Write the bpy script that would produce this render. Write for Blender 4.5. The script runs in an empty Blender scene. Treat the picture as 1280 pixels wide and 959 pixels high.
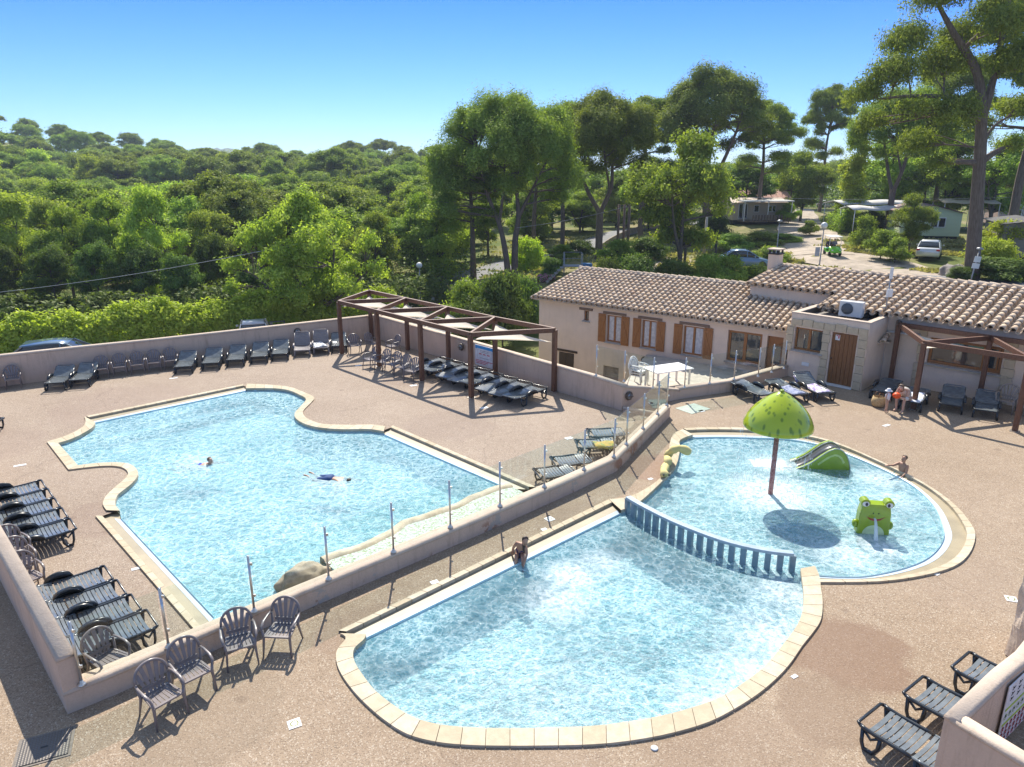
import bpy, bmesh, math, random
import numpy as np
from mathutils import Vector, Matrix
from mathutils.geometry import tessellate_polygon
random.seed(7); RNG=np.random.default_rng(7)
S=bpy.context.scene; COL=S.collection
R=math.radians; PI=math.pi
# ---------- survey: camera height, focal length and pitch measured from the photograph ----------
CH=8.0; CF=900.0; TH=R(16.8); CT,ST=math.cos(TH),math.sin(TH)
def ray(x,y):
    u=(x-640)/CF; v=(y-479.5)/CF
    return Vector((u, CT-v*ST, -(ST+v*CT)))
def G(x,y,z=0.0):
    d=ray(x,y); t=(z-CH)/d.z
    return Vector((d.x*t,d.y*t,z))
def D(x,y,Y):
    d=ray(x,y); t=Y/d.y
    return Vector((d.x*t,Y,CH+d.z*t))
# ---------- materials ----------
MATS={}
class NT:
    def __init__(s,m):
        m.use_nodes=True; s.t=m.node_tree; s.n=s.t.nodes; s.l=s.t.links
        s.b=s.n.get('Principled BSDF'); s.out=s.n.get('Material Output')
    def N(s,ty,**k):
        n=s.n.new(ty)
        for a,b in k.items():
            if a.startswith('i_'): n.inputs[a[2:].replace('_',' ')].default_value=b
            else: setattr(n,a,b)
        return n
    def L(s,a,b): s.l.new(a,b)
    def noise(s,sc,det=4,ro=.55,vec=None):
        n=s.N('ShaderNodeTexNoise'); n.inputs['Scale'].default_value=sc; n.inputs['Detail'].default_value=det; n.inputs['Roughness'].default_value=ro
        s.L(vec if vec else s.pos(),n.inputs['Vector']); return n.outputs['Fac']
    def pos(s):
        if not hasattr(s,'_p'): s._p=s.N('ShaderNodeTexCoord').outputs['Object']
        return s._p
    def ramp(s,f,stops):
        r=s.N('ShaderNodeValToRGB'); e=r.color_ramp.elements
        while len(e)<len(stops): e.new(.5)
        for i,(p,c) in enumerate(stops):
            e[i].position=p; e[i].color=(*c,1) if not isinstance(c,float) else (c,c,c,1)
        s.L(f,r.inputs['Fac']); return r.outputs['Color']
    def mix(s,f,a,b,mode='MIX'):
        m=s.N('ShaderNodeMix',data_type='RGBA',blend_type=mode)
        for v,i in ((f,0),(a,6),(b,7)):
            if hasattr(v,'links'): s.L(v,m.inputs[i])
            elif i==0: m.inputs[0].default_value=v
            else: m.inputs[i].default_value=(*v,1)
        return m.outputs[2]
    def math(s,op,a,b=0.0,clamp=False):
        m=s.N('ShaderNodeMath',operation=op,use_clamp=clamp)
        for v,i in ((a,0),(b,1)):
            if hasattr(v,'links'): s.L(v,m.inputs[i])
            else: m.inputs[i].default_value=v
        return m.outputs[0]
    def bump(s,h,st=.3,dist=.02,tgt=None):
        b=s.N('ShaderNodeBump'); b.inputs['Strength'].default_value=st; b.inputs['Distance'].default_value=dist
        s.L(h,b.inputs['Height']); s.L(b.outputs[0],(tgt or s.b).inputs['Normal']); return b
def new(name):
    m=bpy.data.materials.new(name); MATS[name]=m; return m,NT(m)
def mat(name,c,rough=.6,var=.12,sc=6,bump=0,bsc=60,metal=0,spec=.4,c2=None,dirt=0):
    if name in MATS: return MATS[name]
    m,t=new(name); b=t.b
    b.inputs['Roughness'].default_value=rough; b.inputs['Metallic'].default_value=metal; b.inputs['Specular IOR Level'].default_value=spec
    f=t.noise(sc,5)
    lo=tuple(x*(1-var*1.6) for x in c); hi=tuple(min(1,x*(1+var)) for x in c)
    if c2: hi=c2; lo=c
    col=t.ramp(f,[(.3,lo),(.7,hi)])
    if dirt:
        g=t.noise(sc*.35,6,.7); col=t.mix(t.math('MULTIPLY',t.ramp(g,[(.45,0.0),(.75,1.0)]),dirt),col,tuple(x*.45 for x in c))
    t.L(col,b.inputs['Base Color'])
    if bump: t.bump(t.noise(bsc,3),bump,.01)
    return m
def glassmat(name,tint=(.93,.97,.96),gl=.08):
    m,t=new(name); t.n.remove(t.b)
    tr=t.N('ShaderNodeBsdfTransparent'); tr.inputs[0].default_value=(*tint,1)
    g=t.N('ShaderNodeBsdfGlossy'); g.inputs['Roughness'].default_value=.03
    fw=t.N('ShaderNodeLayerWeight'); fw.inputs[0].default_value=.5; pw=t.math('POWER',fw.outputs['Facing'],4.0); fr=t.math('ADD',t.math('MULTIPLY',pw,.75),.035)
    mx=t.N('ShaderNodeMixShader'); t.L(fr,mx.inputs[0]); t.L(tr.outputs[0],mx.inputs[1]); t.L(g.outputs[0],mx.inputs[2]); t.L(mx.outputs[0],t.out.inputs[0])
    return m
def leafmat(name,c1,c2,trans=.5):
    m,t=new(name)
    at=t.N('ShaderNodeAttribute',attribute_name='tint').outputs['Fac']
    oi=t.N('ShaderNodeObjectInfo').outputs['Random']
    col=t.mix(at,c1,c2)
    hs=t.N('ShaderNodeHueSaturation'); t.L(col,hs.inputs['Color'])
    t.L(t.math('ADD',t.math('MULTIPLY',oi,.03),.49),hs.inputs['Hue']); t.L(t.math('ADD',t.math('MULTIPLY',oi,.5),.75),hs.inputs['Value'])
    d=t.N('ShaderNodeBsdfDiffuse'); tl=t.N('ShaderNodeBsdfTranslucent'); gl=t.N('ShaderNodeBsdfGlossy'); gl.inputs['Roughness'].default_value=.5; gl.inputs[0].default_value=(.8,.85,.7,1)
    t.L(hs.outputs[0],d.inputs[0])
    br=t.mix(1.0,hs.outputs[0],(1.25,1.3,.55),'MULTIPLY'); t.L(br,tl.inputs[0])
    m1=t.N('ShaderNodeMixShader'); m1.inputs[0].default_value=trans; t.L(d.outputs[0],m1.inputs[1]); t.L(tl.outputs[0],m1.inputs[2])
    m2=t.N('ShaderNodeMixShader'); m2.inputs[0].default_value=.02; t.L(m1.outputs[0],m2.inputs[1]); t.L(gl.outputs[0],m2.inputs[2]); t.L(m2.outputs[0],t.out.inputs[0])
    t.n.remove(t.b); return m
# ---------- mesh builder ----------
class MB:
    def __init__(s): s.v=[]; s.f=[]; s.m=[]; s.cur=0; s.sm=[]
    def add(s,vs,fs,smooth=False,M=None):
        o=len(s.v)
        for p in vs:
            p=Vector(p); s.v.append(tuple(M@p) if M else tuple(p))
        for f in fs: s.f.append(tuple(i+o for i in f)); s.m.append(s.cur); s.sm.append(smooth)
        return s
    def box(s,cx,cy,cz,sx,sy,sz,rz=0,M=None,ch=0):
        x,y,z=sx/2,sy/2,sz/2
        vs=[(a*x,b*y,c*z) for c in(-1,1) for a,b in((-1,-1),(1,-1),(1,1),(-1,1))]
        fs=[(3,2,1,0),(4,5,6,7),(0,1,5,4),(1,2,6,5),(2,3,7,6),(3,0,4,7)]
        T=Matrix.Translation((cx,cy,cz))@Matrix.Rotation(rz,4,'Z')
        return s.add([T@Vector(p) for p in vs],fs,M=M)
    def bar(s,p,q,w,h=None,up=(0,0,1)):
        h=h or w; p=Vector(p); q=Vector(q); d=(q-p).normalized(); u=Vector(up)
        if abs(d.dot(u))>.98: u=Vector((0,1,0))
        x=d.cross(u).normalized(); z=x.cross(d).normalized()
        vs=[e+x*a*w/2+z*b*h/2 for e in(p,q) for a,b in((-1,-1),(1,-1),(1,1),(-1,1))]
        return s.add(vs,[(0,1,2,3),(7,6,5,4),(4,5,1,0),(5,6,2,1),(6,7,3,2),(7,4,0,3)])
    def tube(s,pts,r,n=8,cap=True,flat=1.0):
        pts=[Vector(p) for p in pts]; k=len(pts)
        rs=r if isinstance(r,(list,tuple)) else [r]*k
        vs=[]; pu=None
        for i,p in enumerate(pts):
            d=(pts[min(i+1,k-1)]-pts[max(i-1,0)]).normalized()
            if pu is None:
                pu=Vector((0,0,1)) if abs(d.z)<.9 else Vector((1,0,0))
            x=d.cross(pu); 
            if x.length<1e-4: x=d.orthogonal()
            x.normalize(); y=x.cross(d).normalized(); pu=y
            for j in range(n):
                a=2*PI*j/n; vs.append(p+x*math.cos(a)*rs[i]+y*math.sin(a)*rs[i]*flat)
        fs=[(i*n+j,i*n+(j+1)%n,(i+1)*n+(j+1)%n,(i+1)*n+j) for i in range(k-1) for j in range(n)]
        if cap: fs+=[tuple(reversed(range(n))),tuple(range((k-1)*n,k*n))]
        return s.add(vs,fs,True)
    def lathe(s,prof,n=24,c=(0,0,0),smooth=True,M=None):
        vs=[];k=len(prof)
        for r,z in prof:
            for j in range(n):
                a=2*PI*j/n; vs.append((c[0]+r*math.cos(a),c[1]+r*math.sin(a),c[2]+z))
        fs=[(i*n+j,i*n+(j+1)%n,(i+1)*n+(j+1)%n,(i+1)*n+j) for i in range(k-1) for j in range(n)]
        fs+=[tuple(reversed(range(n))),tuple(range((k-1)*n,k*n))]
        return s.add(vs,fs,smooth,M)
    def prism(s,poly,z0,z1,M=None,smooth=False):
        n=len(poly); vs=[(x,y,z0) for x,y in poly]+[(x,y,z1) for x,y in poly]
        tr=tessellate_polygon([[Vector((x,y,0)) for x,y in poly]])
        fs=[(i,(i+1)%n,n+(i+1)%n,n+i) for i in range(n)]
        fs+=[tuple(n+i for i in t) for t in tr]+[tuple(reversed(t)) for t in tr]
        return s.add(vs,fs,smooth,M)
    def ball(s,c,r,n=10,sc=(1,1,1),M=None):
        prof=[(math.sin(PI*i/n)*r+1e-4,-math.cos(PI*i/n)*r) for i in range(n+1)]
        T=Matrix.Translation(c)@Matrix.Diagonal((*sc,1)); 
        return s.lathe(prof,n+4,M=(M@T) if M else T)
    def build(s,name,m,parent=None,loc=None,rz=0,recalc=False,bevel=0,subd=0,auto=False):
        me=bpy.data.meshes.new(name); me.from_pydata(s.v,[],s.f)
        ms=m if isinstance(m,list) else [m]
        for x in ms: me.materials.append(x)
        if len(ms)>1: me.polygons.foreach_set('material_index',s.m)
        me.polygons.foreach_set('use_smooth',s.sm); me.update()
        if recalc or bevel:
            b=bmesh.new(); b.from_mesh(me); bmesh.ops.remove_doubles(b,verts=b.verts,dist=1e-5); bmesh.ops.recalc_face_normals(b,faces=b.faces); b.to_mesh(me); b.free()
        o=bpy.data.objects.new(name,me); COL.objects.link(o)
        if bevel:
            md=o.modifiers.new('bev','BEVEL'); md.width=bevel; md.segments=2; md.limit_method='ANGLE'
        if subd:
            md=o.modifiers.new('sub','SUBSURF'); md.levels=subd; md.render_levels=subd
        if parent: o.parent=parent
        if loc is not None: o.location=loc
        if rz: o.rotation_euler.z=rz
        return o
def tag(o,label,cat,group=None,kind=None):
    if label: o['label']=label
    if cat: o['category']=cat
    if group: o['group']=group
    if kind: o['kind']=kind
    return o
def thing(name,label,cat,loc=(0,0,0),rz=0,group=None):
    o=bpy.data.objects.new(name,None); COL.objects.link(o); o.location=loc; o.rotation_euler=(0,0,rz); o.empty_display_size=.2
    return tag(o,label,cat,group)
def struct(o): o['kind']='structure'; return o
KIDS={}
def kids(o): return [c for c in bpy.data.objects if c.parent==o]
def dup(root,loc,rz=0,label=None,group=None,sc=None):
    if root.name not in KIDS: KIDS[root.name]=[(c,kids(c)) for c in kids(root)]
    r=root.copy(); COL.objects.link(r); r.location=loc; r.rotation_euler=(0,0,rz)
    if sc is not None: r.scale=sc if isinstance(sc,(tuple,list)) else (sc,)*3
    if label: r['label']=label
    if group: r['group']=group
    for c,gs in KIDS[root.name]:
        d=c.copy(); COL.objects.link(d); d.parent=r
        for g in gs:
            e=g.copy(); COL.objects.link(e); e.parent=d
    return r
USED={}
def place(proto,loc,rz,label,group,cat=None,sc=None):
    """first use moves the prototype itself, later uses copy it"""
    if proto.name not in USED:
        USED[proto.name]=1
        if proto.name not in KIDS: KIDS[proto.name]=[(c,kids(c)) for c in kids(proto)]
        proto.location=loc; proto.rotation_euler=(0,0,rz); proto['label']=label; proto['group']=group
        if sc is not None: proto.scale=sc if isinstance(sc,(tuple,list)) else (sc,)*3
        return proto
    return dup(proto,loc,rz,label,group,sc)
def tri_poly(outer,holes=()):
    polys=[[Vector((p[0],p[1],0)) for p in outer]]+[[Vector((p[0],p[1],0)) for p in h] for h in holes]
    tr=tessellate_polygon(polys); vs=[p for q in polys for p in q]
    fs=[]
    for t in tr:
        a,b,c=(vs[i] for i in t)
        fs.append(t if (b-a).cross(c-a).z>0 else (t[0],t[2],t[1]))
    return vs,fs
def fastmesh(name,V,F,mats,attr=None,smooth=False,midx=None):
    me=bpy.data.meshes.new(name); n=len(V); k=len(F); w=F.shape[1]
    me.vertices.add(n); me.vertices.foreach_set('co',np.asarray(V,dtype=np.float32).ravel())
    me.loops.add(k*w); me.loops.foreach_set('vertex_index',np.asarray(F,dtype=np.int32).ravel())
    me.polygons.add(k); me.polygons.foreach_set('loop_start',np.arange(0,k*w,w,dtype=np.int32)); me.polygons.foreach_set('loop_total',np.full(k,w,dtype=np.int32))
    if midx is not None: me.polygons.foreach_set('material_index',midx)
    me.polygons.foreach_set('use_smooth',np.full(k,smooth))
    for m in mats: me.materials.append(m)
    if attr is not None:
        a=me.attributes.new('tint','FLOAT','FACE'); a.data.foreach_set('value',np.asarray(attr,dtype=np.float32))
    me.update(calc_edges=True); return me
def catmull(pts,k=5,closed=False):
    P=[Vector(p) for p in pts]; n=len(P); out=[]
    rng=range(n if closed else n-1)
    for i in rng:
        g=lambda j: P[j%n] if closed else P[min(max(j,0),n-1)]
        p0,p1,p2,p3=g(i-1),g(i),g(i+1),g(i+2)
        for j in range(k):
            t=j/k; out.append(.5*((2*p1)+(p2-p0)*t+(2*p0-5*p1+4*p2-p3)*t*t+(3*p1-p0-3*p2+p3)*t**3))
    if not closed: out.append(P[-1])
    return out
def resample(pts,step):
    P=[Vector(p) for p in pts]; L=[0]
    for a,b in zip(P,P[1:]): L.append(L[-1]+(b-a).length)
    n=max(1,round(L[-1]/step)); out=[]
    j=0
    for i in range(n+1):
        d=L[-1]*i/n
        while j<len(P)-2 and L[j+1]<d: j+=1
        t=(d-L[j])/max(1e-9,L[j+1]-L[j]); out.append(P[j].lerp(P[j+1],min(1,t)))
    return out
# ---------- camera, light ----------
cd=bpy.data.cameras.new('camera'); cam=bpy.data.objects.new('camera',cd); COL.objects.link(cam); S.camera=cam
cam.location=(0,0,CH); cam.rotation_euler=(R(90)-TH,0,0); cd.sensor_width=36; cd.lens=36*CF/1280; cd.clip_end=8000; cd.clip_start=.1
SUN_EL=R(47); SUN_AZ=R(-4)   # azimuth from +Y towards +X : the sun stands beyond the pools
sd=bpy.data.lights.new('sun','SUN'); sd.energy=5.0; sd.angle=R(.55); sd.color=(1,.93,.82); sun=bpy.data.objects.new('sun',sd); COL.objects.link(sun)
sv=Vector((math.sin(SUN_AZ)*math.cos(SUN_EL),math.cos(SUN_AZ)*math.cos(SUN_EL),math.sin(SUN_EL)))
sun.rotation_euler=(-sv).to_track_quat('-Z','Y').to_euler()
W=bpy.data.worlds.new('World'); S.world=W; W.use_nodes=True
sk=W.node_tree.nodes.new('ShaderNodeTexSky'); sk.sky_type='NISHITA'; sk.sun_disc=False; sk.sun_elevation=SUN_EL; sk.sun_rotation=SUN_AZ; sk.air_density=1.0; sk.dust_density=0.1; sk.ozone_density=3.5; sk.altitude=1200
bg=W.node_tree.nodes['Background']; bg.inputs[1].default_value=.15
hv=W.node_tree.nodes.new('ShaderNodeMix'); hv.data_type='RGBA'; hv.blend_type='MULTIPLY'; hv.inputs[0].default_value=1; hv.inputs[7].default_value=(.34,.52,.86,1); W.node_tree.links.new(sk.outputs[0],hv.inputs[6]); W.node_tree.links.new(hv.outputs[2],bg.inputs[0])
wn=W.node_tree.nodes; wl=W.node_tree.links; tc=wn.new('ShaderNodeTexCoord'); sx=wn.new('ShaderNodeSeparateXYZ'); wr=wn.new('ShaderNodeValToRGB')   # blue low down; unseen zenith brightened and warmed as added shadow fill
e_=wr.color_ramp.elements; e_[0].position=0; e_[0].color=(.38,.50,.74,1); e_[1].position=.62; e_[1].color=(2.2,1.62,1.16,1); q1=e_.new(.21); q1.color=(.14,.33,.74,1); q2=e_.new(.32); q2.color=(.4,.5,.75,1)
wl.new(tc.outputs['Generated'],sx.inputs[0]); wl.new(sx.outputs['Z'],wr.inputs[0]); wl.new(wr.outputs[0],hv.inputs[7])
S.view_settings.view_transform='Standard'; S.view_settings.look='None'; S.view_settings.exposure=.68; S.view_settings.gamma=1
S.render.engine='CYCLES'
S.cycles.use_adaptive_sampling=True; S.cycles.adaptive_threshold=.012; S.cycles.max_bounces=6; S.cycles.transparent_max_bounces=10; S.cycles.diffuse_bounces=2; S.cycles.glossy_bounces=3; S.cycles.transmission_bounces=4; S.cycles.caustics_reflective=False; S.cycles.caustics_refractive=False; S.cycles.sample_clamp_direct=12; S.cycles.sample_clamp_indirect=6
# ---------- palette ----------
def decks(name,c1,c2,c3,stains=()):
    m,t=new(name); p=t.pos()
    big=t.noise(.35,5,.6); mid=t.noise(3,5,.65)
    vo=t.N('ShaderNodeTexVoronoi'); vo.inputs['Scale'].default_value=58; t.L(p,vo.inputs['Vector'])
    sp=t.N('ShaderNodeSeparateColor'); t.L(vo.outputs['Color'],sp.inputs[0])
    base=t.ramp(big,[(.35,c1),(.65,c2)])
    base=t.mix(t.ramp(mid,[(.35,0.0),(.75,.5)]),base,c3)
    st=t.ramp(sp.outputs[0],[(0.0,(.2,.18,.16)),(.3,(.8,.78,.76)),(.65,(1,1,1)),(.9,(1.0,1.0,1.0)),(1.0,(1,1,1))])
    col=t.mix(.5,base,st,'MULTIPLY')
    li=t.ramp(sp.outputs[1],[(.86,0.0),(.9,.4)]); col=t.mix(li,col,(.62,.55,.45))
    # small dark spots and stains
    v2=t.N('ShaderNodeTexVoronoi'); v2.inputs['Scale'].default_value=.8; t.L(p,v2.inputs['Vector'])
    ds=t.math('SUBTRACT',v2.outputs['Distance'],t.math('MULTIPLY',t.noise(14,2),.1))
    col=t.mix(t.ramp(ds,[(0.0,.38),(.045,0.0)]),col,(.12,.08,.06))
    wob=t.noise(1.1,5,.6)
    for (x,y,r,a,cc) in stains:
        sb=t.N('ShaderNodeVectorMath',operation='DISTANCE'); t.L(p,sb.inputs[0]); sb.inputs[1].default_value=(x,y,0)
        k=t.math('ADD',t.math('DIVIDE',sb.outputs['Value'],r),t.math('MULTIPLY',t.math('SUBTRACT',wob,.5),1.1)); col=t.mix(t.ramp(k,[(.8,a),(1.0,0.0)]),col,cc)
    cr=t.N('ShaderNodeTexVoronoi',feature='DISTANCE_TO_EDGE'); cr.inputs['Scale'].default_value=.11; wv=t.N('ShaderNodeVectorMath',operation='ADD'); t.L(p,wv.inputs[0]); ns=t.N('ShaderNodeTexNoise'); ns.inputs['Scale'].default_value=.8; t.L(p,ns.inputs['Vector']); t.L(ns.outputs['Color'],wv.inputs[1]); t.L(wv.outputs[0],cr.inputs['Vector'])
    col=t.mix(t.ramp(cr.outputs['Distance'],[(0.0,.22),(.0016,0.0)]),col,(.09,.06,.045))
    t.L(col,t.b.inputs['Base Color']); t.b.inputs['Roughness'].default_value=.85; t.b.inputs['Specular IOR Level'].default_value=.25
    t.bump(vo.outputs['Distance'],.45,.012); return m
M_terr=decks('terrace_paving',(.31,.24,.182),(.36,.285,.22),(.265,.20,.15),[(-3.6,27.3,1.6,.35,(.2,.14,.11)),(-13.5,24.0,2.6,.25,(.24,.17,.14)),(-2.0,21.8,1.5,.25,(.24,.18,.15)),(-9.5,15.6,1.2,.3,(.22,.15,.12)),(-16,20,2,.22,(.24,.17,.14))])
M_plaza=decks('plaza_paving',(.31,.232,.16),(.365,.28,.20),(.25,.185,.13),[(5.75,10.6,1.15,.62,(.20,.125,.085)),(4.9,9.2,.9,.5,(.21,.145,.10)),(3.2,8.0,1.4,.35,(.24,.17,.12)),(-2.6,11.0,1.0,.4,(.22,.15,.105)),(7.2,13.2,.6,.45,(.2,.12,.08)),(1.9,15.5,.9,.35,(.24,.17,.12)),(11,21.5,1.6,.25,(.26,.19,.14)),(9,13,1.5,.22,(.26,.19,.14)),(-4.6,9.0,1.2,.35,(.22,.17,.12)),(4.2,18.4,1.1,.4,(.27,.16,.12)),(0.2,7.4,1.6,.25,(.25,.18,.13))])
def plaster(name,c,dark,streak=.5):
    m,t=new(name); n1=t.noise(1.3,6,.65); n2=t.noise(28,4,.6)
    col=t.ramp(n1,[(.3,tuple(x*.86 for x in c)),(.7,c)])
    mp=t.N('ShaderNodeMapping'); mp.inputs['Scale'].default_value=(3.2,3.2,.45); t.L(t.pos(),mp.inputs[0])
    sn=t.noise(1.6,6,.7,mp.outputs[0]); col=t.mix(t.math('MULTIPLY',t.ramp(sn,[(.52,0.0),(.78,1.0)]),streak),col,dark)
    col=t.mix(t.ramp(n2,[(.3,.25),(.6,0.0)]),col,tuple(x*.7 for x in c))
    t.L(col,t.b.inputs['Base Color']); t.b.inputs['Roughness'].default_value=.9; t.b.inputs['Specular IOR Level'].default_value=.15; t.bump(n2,.35,.02); return m
def lowwall():
    m=plaster('low_wall_render',(.64,.49,.375),(.25,.17,.12)); t=NT(m); c0=t.b.inputs['Base Color'].links[0].from_socket
    n=t.noise(1.5,6,.7); n2=t.noise(.55,3,.6); k=t.math('MULTIPLY',t.ramp(n,[(.53,0.0),(.57,.8)]),t.ramp(n2,[(.5,0.0),(.56,1.0)])); c=t.mix(k,c0,(.33,.17,.10))
    n3=t.noise(2.3,6,.7); k=t.math('MULTIPLY',t.ramp(n3,[(.57,0.0),(.60,.8)]),t.ramp(n2,[(.47,0.0),(.53,1.0)])); t.L(t.mix(k,c,(.40,.37,.33)),t.b.inputs['Base Color']); return m
M_wall=plaster('wall_render',(.66,.50,.38),(.25,.17,.12))
M_cap=plaster('wall_cap',(.60,.49,.39),(.34,.26,.2),.6)
M_house=plaster('house_render',(.80,.64,.50),(.45,.34,.27),.25)
def stonem(name,c1,c2):
    m,t=new(name); at=t.N('ShaderNodeAttribute',attribute_name='tint').outputs['Fac']
    col=t.mix(at,c1,c2); n=t.noise(7,5,.65); col=t.mix(t.ramp(n,[(.4,.35),(.65,0.0)]),col,tuple(x*.62 for x in c1))
    t.L(col,t.b.inputs['Base Color']); t.b.inputs['Roughness'].default_value=.8; t.b.inputs['Specular IOR Level'].default_value=.2; t.bump(t.noise(40,3),.25,.01); return m
M_cop=stonem('coping_stone',(.50,.42,.29),(.62,.54,.41))
M_gut=mat('gutter_beige',(.34,.285,.185),.5,.12,2,.1)
M_edge=mat('pool_edge_white',(.46,.55,.64),.4,.08,3)
M_quoin=stonem('quoin_stone',(.58,.47,.32),(.74,.62,.45))
M_joint=mat('joint_grout',(.16,.13,.10),.9)
def wood(name,c1,c2,sc=9,rough=.55):
    m,t=new(name); mp=t.N('ShaderNodeMapping'); mp.inputs['Scale'].default_value=(6,6,.8); t.L(t.pos(),mp.inputs[0])
    n=t.noise(sc,5,.6,mp.outputs[0]); t.L(t.ramp(n,[(.3,c1),(.7,c2)]),t.b.inputs['Base Color']); t.b.inputs['Roughness'].default_value=rough; t.bump(n,.25,.01); return m
M_perg=wood('pergola_wood',(.085,.035,.018),(.19,.085,.045))
M_sh=wood('shutter_wood',(.24,.09,.022),(.38,.16,.045))
M_old=wood('weathered_wood',(.12,.075,.05),(.22,.15,.11))
M_dkw=wood('dark_wood',(.03,.018,.013),(.06,.035,.025))
M_blk=mat('black_plastic',(.018,.024,.03),.28,.2,5,spec=.6)
M_slat=mat('slat_plastic',(.15,.17,.18),.2,.2,5,spec=.7)
M_brn=mat('taupe_plastic',(.215,.185,.18),.32,.12,5,spec=.5)
M_gry=mat('grey_plastic',(.26,.235,.23),.4,.1,5)
M_wht=mat('white_plastic',(.74,.74,.72),.4,.06,4)
M_steel=mat('brushed_steel',(.62,.60,.56),.3,.08,20,metal=.85)
M_glass=glassmat('pane_glass')
M_sail=mat('sail_cloth',(.72,.62,.47),.8,.06,2,.1,20)
M_metal=mat('grey_metal',(.32,.33,.34),.45,.1,8,metal=.5)
M_drk=mat('dark_metal',(.03,.03,.033),.45,.1,8)
M_floor_a=None
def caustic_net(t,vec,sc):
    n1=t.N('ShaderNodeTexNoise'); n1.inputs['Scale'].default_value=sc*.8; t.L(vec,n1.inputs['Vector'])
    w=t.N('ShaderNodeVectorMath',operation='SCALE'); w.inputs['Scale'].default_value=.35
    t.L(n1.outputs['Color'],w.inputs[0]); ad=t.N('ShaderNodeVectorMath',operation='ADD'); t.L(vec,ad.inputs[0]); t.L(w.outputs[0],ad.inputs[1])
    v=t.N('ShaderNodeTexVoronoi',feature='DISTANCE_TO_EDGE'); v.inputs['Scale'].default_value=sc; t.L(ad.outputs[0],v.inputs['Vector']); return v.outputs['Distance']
def water(name,tint,lo,foam=(),ripple=1.0,sc=1.7,glint=1.0,diffuse_mix=.32,calm=.5):
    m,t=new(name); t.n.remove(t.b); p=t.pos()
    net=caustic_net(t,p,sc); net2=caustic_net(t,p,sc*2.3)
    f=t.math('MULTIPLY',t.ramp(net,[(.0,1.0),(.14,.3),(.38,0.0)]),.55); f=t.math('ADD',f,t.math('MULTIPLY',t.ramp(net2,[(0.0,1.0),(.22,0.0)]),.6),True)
    tr=t.N('ShaderNodeBsdfTransparent'); t.L(t.mix(f,lo,tint),tr.inputs[0])  # caustic light net painted into the surface tint
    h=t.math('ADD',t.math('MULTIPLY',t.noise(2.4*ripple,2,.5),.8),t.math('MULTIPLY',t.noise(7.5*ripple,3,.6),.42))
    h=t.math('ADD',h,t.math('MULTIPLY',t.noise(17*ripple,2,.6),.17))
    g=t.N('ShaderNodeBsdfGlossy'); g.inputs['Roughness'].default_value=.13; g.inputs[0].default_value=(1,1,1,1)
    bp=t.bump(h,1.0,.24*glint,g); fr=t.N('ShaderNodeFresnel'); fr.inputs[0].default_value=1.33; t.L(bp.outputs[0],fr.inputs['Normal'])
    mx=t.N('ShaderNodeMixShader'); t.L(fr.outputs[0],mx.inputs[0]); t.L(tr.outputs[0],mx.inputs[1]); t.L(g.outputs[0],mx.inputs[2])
    # added diffuse layer brightens the water; caustic flecks painted into its colour and share
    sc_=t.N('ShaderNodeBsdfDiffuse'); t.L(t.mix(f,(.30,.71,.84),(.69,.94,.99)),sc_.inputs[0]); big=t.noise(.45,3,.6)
    ff=t.math('ADD',t.math('MULTIPLY',f,diffuse_mix*1.0),diffuse_mix*.8); ff=t.math('MULTIPLY',ff,t.ramp(big,[(.36,calm),(.60,1.0)]),True)
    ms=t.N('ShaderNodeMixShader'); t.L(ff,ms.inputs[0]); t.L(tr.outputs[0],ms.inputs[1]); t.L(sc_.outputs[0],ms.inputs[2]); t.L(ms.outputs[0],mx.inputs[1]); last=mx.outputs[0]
    if foam:
        tot=None
        for (x,y,r,a) in foam:
            sb=t.N('ShaderNodeVectorMath',operation='DISTANCE'); t.L(p,sb.inputs[0]); sb.inputs[1].default_value=(x,y,-.08)
            k=t.math('MULTIPLY',t.math('SUBTRACT',1.0,t.math('DIVIDE',sb.outputs['Value'],r),True),a)
            tot=k if tot is None else t.math('MAXIMUM',tot,k)
        fn=t.noise(9,6,.75); fa=t.math('MULTIPLY',t.ramp(fn,[(.35,0.0),(.62,1.0)]),tot,True)
        df=t.N('ShaderNodeBsdfDiffuse'); df.inputs[0].default_value=(.85,.92,.95,1); m2=t.N('ShaderNodeMixShader'); t.L(fa,m2.inputs[0]); t.L(last,m2.inputs[1]); t.L(df.outputs[0],m2.inputs[2]); last=m2.outputs[0]
    t.L(last,t.out.inputs[0]); return m
def liner(name,c):
    m,t=new(name); br=t.N('ShaderNodeTexBrick'); 
    n=t.noise(1.2,3); t.L(t.ramp(n,[(.3,tuple(x*.93 for x in c)),(.7,c)]),t.b.inputs['Base Color']); t.n.remove(br)
    t.b.inputs['Roughness'].default_value=.5; return m
M_lin=liner('pool_liner_blue',(.62,.88,.95)); M_lin2=liner('pool_liner_pale',(.74,.90,.93))
M_step=mat('step_edge',(.78,.86,.9),.5)
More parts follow.
